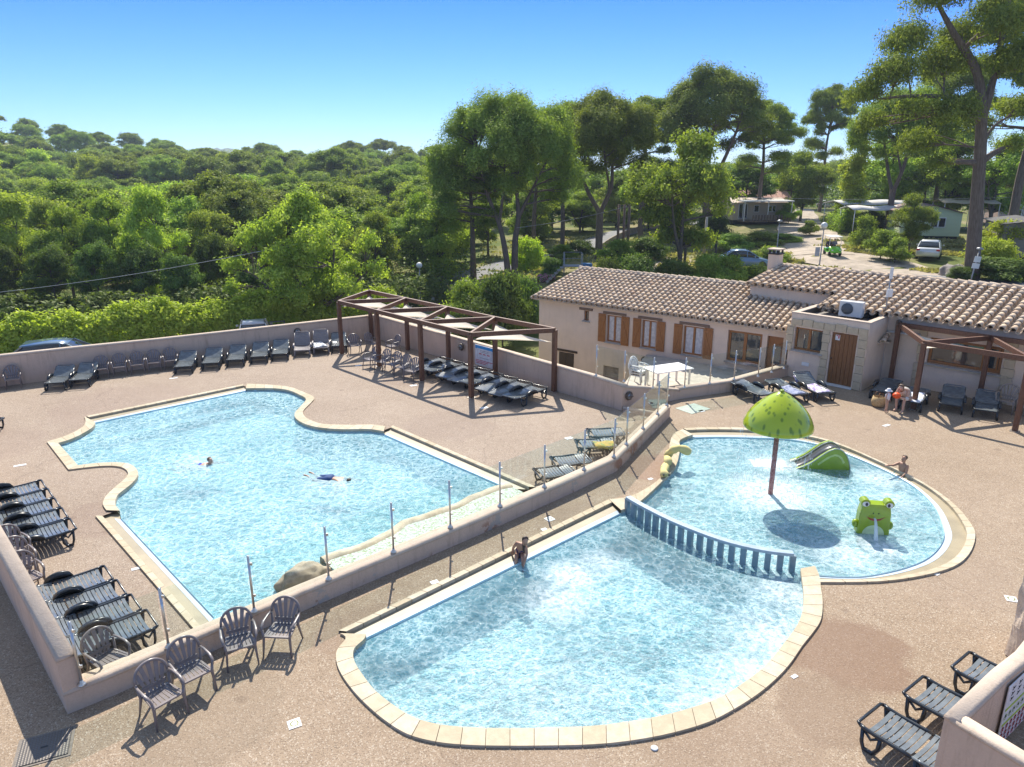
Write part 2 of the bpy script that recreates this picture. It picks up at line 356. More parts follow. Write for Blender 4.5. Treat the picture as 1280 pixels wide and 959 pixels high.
# ================= pools =================
def chain(segs):
    """-> list of dict(type, pairs=[(outer,inner)]) in world metres on the deck plane"""
    out=[]
    for s in segs:
        if s[0]=='w':
            P=[]
            for a in s[1]:
                o=G(a[0],a[1]); i=G(a[2],a[3]); P.append(Vector((o.x,o.y,i.x,i.y)))
            P=catmull4(P,4) if len(P)>2 else P
        elif s[0]=='a':   # gutter along an arc
            P=catmull4([Vector((*G(a[0],a[1]).xy,*G(a[2],a[3]).xy)) for a in s[1]],4)
        else:
            a=s[1]; b=s[2]; P=[Vector((*G(a[0],a[1]).xy,*G(a[2],a[3]).xy)),Vector((*G(b[0],b[1]).xy,*G(b[2],b[3]).xy))]
        P=resample(P,.1); out.append((s[0],P))
    return out
def catmull4(P,k):
    n=len(P); out=[]; g=lambda j:P[min(max(j,0),n-1)]
    for i in range(n-1):
        p0,p1,p2,p3=g(i-1),g(i),g(i+1),g(i+2)
        for j in range(k):
            t=j/k; out.append(.5*((2*p1)+(p2-p0)*t+(2*p0-5*p1+4*p2-p3)*t*t+(3*p1-p0-3*p2+p3)*t**3))
    out.append(P[-1]); return out
def strip(V,F,T,P,fa,fb,za,zb,stone=0,side=True,rnd=None):
    """strip between fractions fa..fb of each outer/inner pair"""
    def pt(q,f,z): return (q[0]+(q[2]-q[0])*f,q[1]+(q[3]-q[1])*f,z)
    n=len(P)-1; step=stone or n; i=0
    while i<n:
        j=min(n,i+step); 
        if n-j<step*.5: j=n
        tv=random.random(); g=.035 if stone else 0
        for k in range(i,j):
            a,b=P[k],P[k+1]
            if stone and k==i: a=a.lerp(b,g*2)
            if stone and k==j-1: b=b.lerp(P[k],g*2)
            o=len(V); V+= [pt(a,fa,za),pt(b,fa,za),pt(b,fb,zb),pt(a,fb,zb)]; F.append((o,o+1,o+2,o+3)); T.append(tv)
            if side:
                o=len(V); V+=[pt(a,fa,za),pt(b,fa,za),pt(b,fa,za-.07),pt(a,fa,za-.07)]; F.append((o,o+1,o+2,o+3)); T.append(tv)
                o=len(V); V+=[pt(a,fb,zb),pt(b,fb,zb),pt(b,fb,zb-.12),pt(a,fb,zb-.12)]; F.append((o,o+1,o+2,o+3)); T.append(tv)
        i=j
def pool_edges(ch,nm,label):
    th=thing(nm,label,'pool edge',(0,0,0))
    V,F,T=[],[],[]; V2,F2,T2=[],[],[]; V3,F3,T3=[],[],[]; V4,F4,T4=[],[],[]
    for ty,P in ch:
        V,F,T=[],[],[]; V2,F2,T2=[],[],[]; V3,F3,T3=[],[],[]; V4,F4,T4=[],[],[]
        if ty=='w':
            strip(V,F,T,P,0,1,.045,.04,5); strip(V2,F2,T2,P,.02,.98,.02,.02,0,False)
        else:
            strip(V,F,T,P,0,.27,.045,.04,5); strip(V2,F2,T2,P,.02,.26,.02,.02,0,False)
            strip(V3,F3,T3,P,.27,.74,-.035,-.05,0,False); strip(V4,F4,T4,P,.74,1.0,-.045,-.075,0,False)
        for n_,v,f,t_,m in (('coping',V,F,T,M_cop),('joint',V2,F2,T2,M_joint),('overflow_gutter',V3,F3,T3,M_gut),('pool_lip',V4,F4,T4,M_edge)):
            if not v: continue
            me=fastmesh(n_,v,np.array(f),[m],t_); o=bpy.data.objects.new(n_,me); COL.objects.link(o); o.parent=th
    v_,f_=bedstrip(ch,nm); mb=MB(); mb.add(v_,f_); mb.build('mortar_bed',M_gut,th)
    return th
def bedstrip(ch,nm):
    P=[q for ty,p in ch for q in p]; V=[];F=[]
    for i,q in enumerate(P):
        f0=.06; V+=[(q[0]+(q[2]-q[0])*f0,q[1]+(q[3]-q[1])*f0,-.062),(q[2],q[3],-.078)]
    F=[(2*i,2*i+1,2*i+3,2*i+2) for i in range(len(P)-1)]
    return V,F
def pts_of(ch,f):
    o=[]
    for ty,P in ch:
        for q in P:
            p=(q[0]+(q[2]-q[0])*f,q[1]+(q[3]-q[1])*f)
            if not o or math.dist(o[-1],p)>.02: o.append(p)
    if math.dist(o[0],o[-1])<.02: o.pop()
    return o
def hole_of(ch):
    o=[]
    for ty,P in ch:
        f=.5 if ty=='w' else .14
        for q in P[::2]+([P[-1]] if len(P)%2==0 else []):
            p=(q[0]+(q[2]-q[0])*f,q[1]+(q[3]-q[1])*f)
            if not o or math.dist(o[-1],p)>.03: o.append(p)
    return o
PL=[('w',[(58.8,553.6,72.8,555.2),(82,546.6,87,551),(101,537,102.5,544),(107,530,116.6,535),(106,522,119,529)]),
 ('g',(108,521.6,119,526.7),(304,481.7,307,487)),
 ('w',[(308.8,481,307,486.6),(340,482.5,340,486.5),(362,485,360,488.8),(377.5,490.5,373,494),(392.5,498,382.5,499.8),(388.5,505,377.5,507.5),(379,515.3,369,517),(382,523,369.7,524),(391.5,528,380.6,531),(405.6,531.7,399.4,535.8),(440,532.7,427.5,538),(464.4,532.3,460,537.7),(482,534.3,480,540.6)]),
 ('g',(490.7,533.2,481.3,542),(671,611,634.3,608.3))]
PL2=[('g',(245.7,792,267,769),(119.5,646.6,150.8,645.8)),
 ('w',[(133.6,640,150,640.3),(129,632.5,144.5,632.5),(131,624.7,145.3,624.7),(135.3,619.2,149.4,618.4),(147.8,607.5,165,606),(157,599.7,172.8,595),(160.3,592.7,169.7,586.4),(154,586.4,160,581),(140,584,140,579.4),(118,585,115,581),(86,588.8,97.8,583.3)]),
 ('w',[(86,588.8,97.8,583.3),(58.8,553.6,72.8,555.2)])]
chL=chain(PL); chL2=chain(PL2)
# the low divider wall that closes the left pool on the near side
WB=[(-6.77,9.05),(-6.29,9.45),(-4.03,11.61),(-.72,14.64),(1.69,16.95),(2.88,18.19),(5.26,22.67)]
def offs(path,d):
    out=[]
    for i,p in enumerate(path):
        a=Vector(path[max(0,i-1)]); b=Vector(path[min(len(path)-1,i+1)])
        t=(b-a).normalized(); out.append((p[0]-t.y*d,p[1]+t.x*d))
    return out
WBb=offs(WB,.30); WBm=offs(WB,.15)
def onW(path,x):
    for a,b in zip(path,path[1:]):
        if a[0]<=x<=b[0]:
            t=(x-a[0])/(b[0]-a[0]); return (x,a[1]+(b[1]-a[1])*t)
innerL=pts_of(chL,1.0)
endg=innerL[-1]; startg=pts_of(chL2,1.0)[0]
wl=[p for p in WBm if startg[0]<p[0]<endg[0]+1.2]
closeL=[onW(WBm,endg[0]+.9)]+[p for p in reversed(wl) if p[0]<endg[0]+.9]+[onW(WBm,startg[0]+.25)]
waterL=innerL+closeL+pts_of(chL2,1.0)
holeL=hole_of(chL)+[onW(WBm,hole_of(chL)[-1][0]+.1)]+[p for p in reversed(wl) if p[0]<endg[0]+.9]+[onW(WBm,hole_of(chL2)[0][0]-.05)]+hole_of(chL2)
def sheet(name,outer,z,m,holes=(),parent=None):
    vs,fs=tri_poly(outer,holes); me=bpy.data.meshes.new(name); me.from_pydata([(p.x,p.y,z) for p in vs],[],fs); me.materials.append(m); me.update()
    o=bpy.data.objects.new(name,me); COL.objects.link(o); o.parent=parent; return o
def basin(name,poly,zt,zb,m):
    n=len(poly); V=[(p[0],p[1],zt) for p in poly]+[(p[0],p[1],zb) for p in poly]
    vs,fs=tri_poly(poly); F=[(i,(i+1)%n,n+(i+1)%n,n+i) for i in range(n)]+[tuple(n+i for i in f) for f in fs]
    me=bpy.data.meshes.new(name); me.from_pydata(V,[],F); me.materials.append(m); me.update(); o=bpy.data.objects.new(name,me); COL.objects.link(o); return struct(o)
ZW=-.085
def clean(poly,d=.02):
    o=[]
    for p in poly:
        if not o or math.dist(o[-1],p)>d: o.append(tuple(p[:2]))
    if math.dist(o[0],o[-1])<d: o.pop()
    return o
waterL=clean(waterL); holeL=clean(holeL)
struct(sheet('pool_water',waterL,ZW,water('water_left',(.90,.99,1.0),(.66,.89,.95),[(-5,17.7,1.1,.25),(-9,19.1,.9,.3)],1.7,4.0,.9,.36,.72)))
basin('pool_basin',waterL,-.04,-.74,M_lin)
pool_edges(chL,'pool_coping','cream stone coping and overflow gutter along the far side of the left pool')
pool_edges(chL2,'pool_coping','cream stone coping and overflow gutter along the lounger side of the left pool')
# submerged steps along the far straight edge and at the shallow tip
a,b=Vector(innerL[0]),None
gs=[q for ty,q in chL if ty=='g'][0]; A=Vector((gs[0][2],gs[0][3])); B=Vector((gs[-1][2],gs[-1][3])); t=(B-A).normalized(); nn=Vector((t.y,-t.x))
st=thing('pool_steps','pale submerged steps running along the far edge of the left pool','steps',(0,0,0))
for k,(w0,w1,z) in enumerate(((0.01,.7,-.5),)):
    mb=MB(); q=[A+nn*w0+t*.1,B+nn*w0,B+nn*w1,A+nn*w1+t*.1]; mb.prism([tuple(v) for v in q],-.73,z); mb.build('step',M_lin,st)
    mb=MB(); q=[A+nn*(w1-.07)+t*.1,B+nn*(w1-.07)-t*.2,B+nn*(w1+.01)-t*.2,A+nn*(w1+.01)+t*.1]; mb.prism([tuple(v) for v in q],z-.05,z+.012); mb.build('nosing',M_step,st)
tip=[G(74,556),G(97,582.5),G(112,580.5),G(100,549.5)]
mb=MB(); mb.prism([tuple(p.xy) for p in tip],-.73,-.25); tag(mb.build('shallow_ledge',M_lin2),'very shallow pale ledge filling the pointed left end of the left pool','ledge')
# --- right pools
PR=[('g',(423,791,459,794),(761,626,776,639.5)),
 ('w',[(761,626,776,639.5),(782.5,623.4,790,634.5),(805,614.0,805,624.5),(829.4,594.5,829.4,601.4),(836,568.5,844.4,584.4),(837,556.7,850,562.6),(842,543.7,850,551.5),(853.8,538.0,866,544.6)]),
 ('a',[(853.8,536.9,868.8,545.2),(883.8,535.7,900,544.6),(940,536.8,940,545.5),(1000,543.5,990,548.0),(1045,554.4,1035,557.5),(1097.8,577,1085,576.4),(1154,605,1135.3,601.2),(1191.6,631.4,1167,629.4),(1214,657.7,1179.5,657.7),(1218.6,674.5,1178.6,675.4),(1210.4,695.2,1161.8,694.2),(1191.6,710.2,1131.8,707.2),(1154,721.4,1090,716.6),(1097.8,729,1060,718.6),(1022.7,729.9,1022.7,716.8)])]
PR2=[('w',[(1018.3,709.5,1000.5,712.5),(1023.7,721.6,1001.8,723.8),(1026,738,1004,738),(1028,754.4,1004,754.4),(1026,776.3,1001.8,769.7),(1016,792.7,995.3,785),(1003,809,983.3,801.5),(988.7,829.9,969,820),(972.3,848.5,951.5,838.7),(948.2,869.3,928.5,856.2),(917.6,889,906.6,870.4),(885,905.5,878.2,882.5),(840,919,836,895),(790,928.5,788,904),(740,933.5,740,910),(680,935,680,912.2),(629.8,935.2,629.8,912.8),(588.2,934.3,590.4,911.7),(546.6,930.4,552,908.5),(509.4,920.5,521.4,900.8),(481,903,500.7,889.9),(458,883.3,475.5,871.3),(441.6,865.8,463.4,859.2),(427.4,846.1,447,836.3),(420.8,829.7,441.6,823),(421.5,815,443.5,812),(432.8,800.2,455,801.5),(425,794,458,795)])]
chR=chain(PR); chR2=chain(PR2)
waterR=clean(pts_of(chR,1)+pts_of(chR2,1)); 
hR=hole_of(chR); hR2=hole_of(chR2); holeR=clean(hR+hR2,.03)
foam=[(6.7,17.0,1.5,1.0),(9.6,16.6,1.0,.35),(7.3,13.9,1.1,.5),(1.2,13.1,.75,.9),(.9,12.2,.9,.6),(1.9,13.6,.7,.5),(8.2,14.3,.7,.9),(7.4,18.9,.8,1.0),(4.7,11.0,1.3,.6),(4.2,9.9,1.3,.7),(3.2,9.3,1.1,.6),(5.4,12.4,.9,.6),(0.6,9.4,2.0,.2),(9.9,17.9,.8,.6)]
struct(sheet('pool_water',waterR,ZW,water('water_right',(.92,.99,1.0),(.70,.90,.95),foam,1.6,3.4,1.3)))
basin('pool_basin',waterR,-.04,-.82,liner('pool_liner_mid',(.62,.85,.90)))
pool_edges(chR,'pool_coping','cream coping and gutter around the paddling pool and the upper edge of the near pool')
pool_edges(chR2,'pool_coping','broad cream coping stones curving round the front of the near pool')
rail_px=[(784,641),(800,651),(840,672),(884,690.5),(912,700),(940,707),(965,711.5),(989,714)]
railw=[G(*p,ZW) for p in rail_px]
# shallow floor of the paddling pool
kin=[p for ty,P in chR[1:] for p in [(q[2],q[3]) for q in P]]
kin=[p for p in kin if p[1]>13.0]
kid=clean([tuple(v.xy) for v in resample(catmull(railw,4),.3)][::-1]+kin,.05)
cx=sum(p[0] for p in kid)/len(kid); cy=sum(p[1] for p in kid)/len(kid)
mb=MB(); mb.prism([(cx+(x-cx)*.995,cy+(y-cy)*.995) for x,y in kid],-.81,-.33); struct(mb.build('paddling_pool_floor',M_lin2))
# --- decks
LW=[(-6.77,9.05),(-6.77-.692*20,9.05+.722*20)]
corner=(-6.55,34.05)
BW1=[(-28,19.8),(-19.5,26.0),(-17.2,27.4),(-14.58,28.93),corner]
BW2=[corner,(2.84,24.29),(3.75,23.3)]
terr=[WBm[0]]+WBm[1:-1]+[(5.26,22.67),(3.75,23.3),corner,(-14.58,28.93),(-17.2,27.4),(-19.5,26.0),(-28,19.8),LW[1]]
struct(sheet('terrace_paving',terr,0,M_terr,[holeL]))
W3=[(6.0,24.56),(8.05,25.42),(10.96,27.54)]
HO=(14.2,27.0)
plaza=[WBm[0]]+WBm[1:-1]+[(5.26,22.67),(3.75,23.3),(6,24.6),(8.05,25.45),(10.96,27.54),(12.93,25.52),HO,(40,2.2),(40,-12),(-28,-12),(-28,19.8),LW[1]]
struct(sheet('plaza_paving',plaza,0,M_plaza,[holeR]))
# ================= walls =================
def wall(name,label,base,th,hs,m=M_wall,z0=0.0,cap=True,cat='wall',grp=None):
    """rendered wall: base = line of its near face, thickness to the left of the path"""
    b=offs(base,th); n=len(base)
    hs=hs if isinstance(hs,list) else [hs]*n
    o=thing(name,label,cat,(*base[0],0),0,grp); ox,oy=base[0]
    V=[];F=[]
    for i in range(n):
        V+=[(base[i][0]-ox,base[i][1]-oy,z0),(b[i][0]-ox,b[i][1]-oy,z0),(b[i][0]-ox,b[i][1]-oy,hs[i]-.05),(base[i][0]-ox,base[i][1]-oy,hs[i]-.05)]
    for i in range(n-1):
        k=4*i
        for j in range(4): F.append((k+j,k+(j+1)%4,k+4+(j+1)%4,k+4+j))
    F+=[(0,1,2,3),(4*n-1,4*n-2,4*n-3,4*n-4)]
    mb=MB(); mb.add(V,F); mb.build('wall_face',m,o,recalc=True)
    a=offs(base,-.012); c=offs(base,th+.012); V=[];F=[]
    prof=[(0,-.09),(.01,-.05),(.07,-.02),(.22,-.004),(.5,0),(.78,-.004),(.93,-.02),(.99,-.05),(1,-.09)]
    e=.012
    for i in range(n):
        t=(Vector(base[min(i+1,n-1)])-Vector(base[max(i-1,0)])).normalized()*(e if i==n-1 else -e if i==0 else 0)
        for f,z in prof: V.append((a[i][0]+(c[i][0]-a[i][0])*f-ox+t.x,a[i][1]+(c[i][1]-a[i][1])*f-oy+t.y,hs[i]+z))
    k=len(prof)
    for i in range(n-1):
        for j in range(k): F.append((i*k+j,i*k+(j+1)%k,(i+1)*k+(j+1)%k,(i+1)*k+j))
    F+=[tuple(range(k)),tuple(reversed(range((n-1)*k,n*k)))]
    mb=MB(); mb.add(V,F,True); mb.build('wall_cap',M_cap,o,recalc=True)
    return o
def segsub(path,step=1.2):
    return [tuple(v) for v in resample([Vector(p) for p in path],step)]
WH=.42
wall('low_wall','low pinkish rendered wall carrying steel fence posts between the two pools',WB,.30,WH,lowwall())
wall('side_wall','waist-high rendered wall behind the loungers at the lower left corner',[LW[1],LW[0]],.24,1.02)
wall('perimeter_wall','long pinkish rendered wall in front of the hedge and parked cars',[BW1[0],BW1[1],BW1[2],BW1[3],corner],.22,[1.22,1.22,1.22,1.2,1.18],z0=-3.2)
wall('perimeter_wall','pinkish rendered wall running behind the posts of the left pergola',BW2,.22,[1.18,.98,.92],z0=-3.2)
wall('ramp_wall','short rendered wall dropping in height beside the steps to the table terrace',[(3.75,23.3),(4.6,23.75),(6.0,24.56)],.2,[.90,.72,.38],z0=-1)
wall('terrace_wall','low rendered wall with glass fence below the white table terrace',W3,.28,[.42,.44,.46],z0=-1)
wall('kerb_wall','short low rendered kerb at the foot of the glass fence by the round wall lamp',[(3.78,23.2),(5.0,22.5)],.14,.16)
# end strip of the right-hand front walls
wall('entrance_wall','thick rendered wall rising in the bottom right corner of the terrace',[(5.60,7.55),(6.03,6.84),(7.6,4.2)],.2,[1.292,1.292,1.292])
o=wall('entrance_wall','curved rendered wall with the rules board, sweeping up to a stone pillar on the right',[(8.3,9.85),(7.9,9.35),(7.3,8.87),(6.7,8.47),(5.56,7.62)],.2,[1.62,1.36,1.3,1.3,1.3])
# --- low rock and cascade between wall and left pool
pc=[(634,608.5),(609,614.5),(586.4,624),(552.6,639),(535,644),(502,656),(480,669),(462,679),(440,687),(419,695),(400,701)]
pcw=[G(*p).xy for p in pc]
V=[];F=[]
pp=resample([Vector((p.x,p.y,0)) for p in pcw],.2); 
def tow(p):  # matching point on back face of the wall
    best=min(((Vector(q)-p.xy).length,q) for q in [tuple(v) for v in resample([Vector(w) for w in WBb],.1)]); return Vector(best[1])
cas=thing('cascade_trough','shallow trough of running greenish white water with a cream rim beside the low wall','water trough',(pp[0].x,pp[0].y,0)); ox,oy=pp[0].x,pp[0].y
rim=MB(); bed=MB(); n=len(pp); RV=[];RF=[];BV=[];BF=[]
for i,p in enumerate(pp):
    w=tow(p); L_=(w-p.xy).length; d=(w-p.xy)/max(L_,.01); k=min(.4,.2/max(L_,.2)); wob=.03*math.sin(i*1.3)+.02*math.sin(i*.53)
    q0=p.xy-d*wob
    for f,z in ((0,-.3),(0.0,.08),(.05,.12),(k,.11),(k+.05,.05)):
        x=q0+(w-q0)*f; RV.append((x.x-ox,x.y-oy,z))
    for f,z in ((k+.04,.07),(.5,.062),(.98,.07)):
        x=q0+(w-q0)*f; BV.append((x.x-ox,x.y-oy,z))
for i in range(n-1):
    RF+=[(i*5+j,i*5+j+1,(i+1)*5+j+1,(i+1)*5+j) for j in range(4)]
    BF+=[(i*3+j,i*3+j+1,(i+1)*3+j+1,(i+1)*3+j) for j in range(2)]
rim.add(RV,RF,True); rim.build('rim',mat('limestone_rim',(.62,.50,.35),.8,.2,4,.4,20),cas)
m,t=new('trough_water'); n1=t.noise(3.5,6,.75); n2=t.noise(16,4,.7)
col=t.ramp(n1,[(.38,(.62,.72,.66)),(.5,(.30,.38,.14)),(.62,(.66,.76,.68))]); col=t.mix(t.ramp(n2,[(.42,0.0),(.6,.9)]),col,(.85,.9,.9))
t.L(col,t.b.inputs['Base Color']); t.b.inputs['Roughness'].default_value=.12; t.bump(n2,.9,.05)
bed.add(BV,BF,True); bed.build('running_water',m,cas)
def rock(name,label,loc,r,sc,seed=1,m=None,grp=None,lab=True):
    b=bmesh.new(); bmesh.ops.create_icosphere(b,subdivisions=4,radius=r)
    from mathutils import noise as N_
    for v in b.verts:
        n_=v.co.normalized(); k=1+.28*N_.noise(n_*1.6+Vector((seed,0,0)))+.12*N_.noise(n_*4+Vector((0,seed,0)))+.05*N_.noise(n_*11)
        v.co=Vector((n_.x*sc[0],n_.y*sc[1],n_.z*sc[2]))*r*k
    for f in b.faces: f.smooth=True
    me=bpy.data.meshes.new(name); b.to_mesh(me); b.free(); me.materials.append(m or M_rock); o=bpy.data.objects.new(name,me); COL.objects.link(o); o.location=loc
    if lab: tag(o,label,'rock',grp)
    return o
M_rock=mat('pale_rock',(.44,.35,.25),.85,.3,3,.6,14,dirt=.5)
p=G(379,724); rock('boulder','pale pitted boulder at the end of the cascade behind the low wall',(p.x,p.y,0),.50,(1.05,.62,.6),8).rotation_euler.z=R(40)
# ---------- glass fences ----------
def post_mesh(mb,x,y,z,h):
    mb.tube([(x,y,z),(x,y,z+h)],.023,8); mb.lathe([(.06,0),(.065,.02),(.05,.035),(.03,.045),(.026,.09)],12,(x,y,z))
    for k in (.3,.86): mb.box(x+.035,y,z+h*k,.05,.03,.045)
def glass_fence(label,pts,h,gaps=(),name='glass_fence'):
    th=thing(name,label,'glass fence',tuple(pts[0])); o0=Vector(pts[0])
    for p in pts:
        q=Vector(p)-o0; mb=MB(); post_mesh(mb,q.x,q.y,q.z,h); mb.build('post',M_steel,th)
    for i,(p,q) in enumerate(zip(pts,pts[1:])):
        if i in gaps: continue
        a=Vector(p)-o0; b=Vector(q)-o0; d=(b-a).normalized(); a=a+d*.05; b=b-d*.05; z=.08
        mb=MB(); dz=b.z-a.z; nrm=Vector((-d.y,d.x,0)).normalized()*.004
        V=[a-nrm+Vector((0,0,z)),b-nrm+Vector((0,0,z)),b-nrm+Vector((0,0,h-.03)),a-nrm+Vector((0,0,h-.03))]
        V+=[v+nrm*2 for v in V]
        mb.add(V,[(0,1,2,3),(7,6,5,4),(0,4,5,1),(1,5,6,2),(2,6,7,3),(3,7,4,0)]); mb.build('pane',M_glass,th)
    return th
wp=[(102.6,856.4),(211,809.5),(318,765),(411,724.5),(492,690.5),(563,659.6),(625,633),(680.4,609),(730,587.5),(767.3,571.5),(783,555.7),(803.7,536),(822,518),(833.5,506.7)]
glass_fence('frameless glass fence on steel posts along the top of the low wall between the pools',[G(*p,WH) for p in wp],1.12)
glass_fence('glass fence with pale posts on the wall in front of the white table',[G(*p,.45) for p in [(855.5,485),(887,480),(917.5,475),(947.5,471),(964.5,466),(980,461)]],1.12)
glass_fence('glass fence stepping down behind the ramp beside the stacked white chairs',[G(745,470,.95),G(780,477.5,.8),G(816,486,.6)],1.12)
# ---------- pergolas ----------
def pergola(label,Fp,Bp,h,drop=(.28,.28,.55)):
    th=thing('pergola',label,'pergola',(*Fp[0],0)); O=Vector((*Fp[0],0))
    f=[Vector((*p,0))-O for p in Fp]; b=[Vector((*p,0))-O for p in Bp]
    d=(b[-1]-b[0]).normalized(); ang=math.atan2(d.y,d.x)
    for p in f+b:
        mb=MB(); mb.box(p.x,p.y,h/2-.04,.15,.15,h-.08,ang); o=mb.build('post',M_perg,th,bevel=.008)
        mb=MB(); mb.box(p.x,p.y,.012,.24,.24,.02,ang); mb.build('foot_plate',M_steel,o)
    up=Vector((0,0,h-.085)); e=d*.1
    def beam(p,q,dz=0,w=.09,hh=.17): 
        mb=MB(); mb.bar(p+up+Vector((0,0,dz)),q+up+Vector((0,0,dz)),w,hh); mb.build('beam',M_perg,th,bevel=.006)
    for q in (f,b):
        for i in range(len(q)-1): beam(q[i],q[i+1])
    beam(f[0],b[0],-.004); 
    for i in range(len(f)):
        if i: beam(f[i],b[i],-.004)
        if i+1<len(b): beam(f[i],b[i+1],-.006)
    for i in range(len(f)):
        if i+1>=len(b): break
        c=[f[i]+Vector((0,0,h-drop[0])),b[i]+Vector((0,0,h-drop[1])),b[i+1]+Vector((0,0,h-drop[2]))]
        ctr=(c[0]+c[1]+c[2])/3; c=[x+(ctr-x)*.06 for x in c]; N=12; V=[];idx={}
        for u in range(N+1):
            for v in range(N+1-u):
                w=N-u-v; a_=(u/N,v/N,w/N); p=c[0]*a_[0]+c[1]*a_[1]+c[2]*a_[2]
                # concave edges: pull points to the centre where one weight is small and the other two equal
                k=max(4*a_[0]*a_[1]*(1-a_[2])**1 if a_[2]<1 else 0,0)
                pull=.34*max((1-3*min(a_)),0)*4*sorted(a_)[1]*sorted(a_)[2]
                p=p+(ctr-p)*pull; p.z-=.18*min(a_)*3
                idx[(u,v)]=len(V); V.append(p)
        Fc=[]
        for u in range(N):
            for v in range(N-u):
                Fc.append((idx[(u,v)],idx[(u+1,v)],idx[(u,v+1)]))
                if u+v<N-1: Fc.append((idx[(u+1,v)],idx[(u+1,v+1)],idx[(u,v+1)]))
        mb=MB(); mb.add(V,Fc,True); mb.build('shade_sail',M_sailt,th)
    return th
m,t=new('sail_cloth_thin'); M_sailt=m
d_=t.N('ShaderNodeBsdfDiffuse'); d_.inputs[0].default_value=(.85,.78,.66,1); tl=t.N('ShaderNodeBsdfTranslucent'); tl.inputs[0].default_value=(.85,.76,.62,1)
mx=t.N('ShaderNodeMixShader'); mx.inputs[0].default_value=.28; t.L(d_.outputs[0],mx.inputs[1]); t.L(tl.outputs[0],mx.inputs[2]); t.L(mx.outputs[0],t.out.inputs[0]); t.n.remove(t.b)
PD=Vector((math.cos(R(-46)),math.sin(R(-46)))); 
f0=Vector((-7.55,31.02)); b0=Vector((-6.75,33.80))
pf=[tuple(f0+PD*2.92*i) for i in range(4)]; pb=[tuple(b0+PD*2.92*i) for i in range(5)]
pb[4]=(1.55,25.45)
pergola('long dark brown pergola with cream shade sails over black loungers along the terrace wall',pf,pb,2.42)
f0=Vector((13.79,23.44)); b0=Vector((14.45,26.36))
rf=[tuple(f0+PD*2.97*i) for i in range(3)]; rb=[tuple(b0+PD*2.97*i) for i in range(4)]
pergola('brown pergola with cream sails in front of the wide window on the right',rf,rb,2.42)
# ================= furniture =================
def make_lounger(m_sl,m_fr,back=0.0,name='sun_lounger',arms=True,Lg=1.92,hb=1.22):
    """foot end at y=0, head towards +y, back = backrest angle"""
    th=thing(name,'x','sun lounger')
    Wd,Hh=.66,.34
    def zc(y): return Hh-.015*math.sin(PI*min(1,y/hb))+( .02 if y<.1 else 0)
    fr=MB()
    for s in (-1,1):
        pts=[(s*Wd/2,0.02,Hh+.01)]+[(s*Wd/2,y*hb/1.22,zc(y)) for y in (.15,.4,.7,1.0,1.22)]
        fr.tube(pts,.03,6)
    fr.tube([(-Wd/2,.02,Hh+.01),(-Wd/2+.025,-.03,Hh+.012),(Wd/2-.025,-.03,Hh+.012),(Wd/2,.02,Hh+.01)],.027,6)
    fr.build('frame',m_fr,th)
    def slats(mb,y0,y1,n,zf):
        for i in range(n):
            y=y0+(y1-y0)*(i+.5)/n; w=(y1-y0)/n*.80; V=[];F=[]
            K=6
            for k in range(K+1):
                u=-1+2*k/K; x=u*(Wd/2-.015); z=zf(y)-.028*(1-u*u)
                V+=[(x,y-w/2,z+.008),(x,y+w/2,z+.008),(x,y+w/2,z-.008),(x,y-w/2,z-.008)]
            for k in range(K):
                for j in range(4): F.append((k*4+j,k*4+(j+1)%4,k*4+4+(j+1)%4,k*4+4+j))
            mb.add(V,F)
    sb=MB(); slats(sb,.13,hb-.02,round((hb-.15)/.097),zc); sb.build('bed_slats',m_sl,th,recalc=True)
    bk=MB(); ca,sa=math.cos(back),math.sin(back)
    slats(bk,0,Lg-hb,round((Lg-hb)/.09),lambda y:0)
    for s in (-1,1): bk.tube([(s*Wd/2,0,0),(s*Wd/2,Lg-hb-.03,0)],.022,6)
    bk.tube([(-Wd/2,Lg-hb-.03,0),(-Wd/2+.08,Lg-hb+.03,0),(Wd/2-.08,Lg-hb+.03,0),(Wd/2,Lg-hb-.03,0)],.022,6)
    o=bk.build('backrest',m_sl,th,loc=(0,hb,Hh),recalc=True); o.rotation_euler=(back,0,0)
    for s in ((-1,1) if arms else ()):
        ar=MB(); K=10; V=[];F=[]
        for k in range(K+1):
            t=k/K; y=.70+.70*t; z=Hh+.0+.155*math.sin(PI*t)**.45; x=s*(Wd/2+.015)
            V+=[(x-s*.0,y,z+.012),(x+s*.075,y,z-.006),(x+s*.075,y,z-.026),(x,y,max(Hh-.03,z-.15 if .05<t<.95 else z-.03))]
        for k in range(K):
            for j in range(4): F.append((k*4+j,k*4+(j+1)%4,k*4+4+(j+1)%4,k*4+4+j))
        F+=[(0,1,2,3),(K*4+3,K*4+2,K*4+1,K*4)]
        ar.add(V,F,True); ar.build('armrest',m_fr,th,recalc=True)
    for y0,y1 in ((.06,.34),(hb+.06,min(hb+.38,Lg-.02))):
        for s in (-1,1):
            lg=MB(); x=s*(Wd/2-.01)
            lg.tube([(x,y0,Hh-.02),(x+s*.02,y0+.02,.12),(x+s*.02,y0+.06,.02),(x+s*.02,y1-.08,.02),(x,y1-.02,.1),(x,y1,Hh-.02)],.032,6)
            lg.tube([(x,y0+.02,Hh-.04),(x,(y0+y1)/2,.2),(x,y1-.02,Hh-.04)],.024,5)
            lg.build('leg',m_fr,th)
    return th
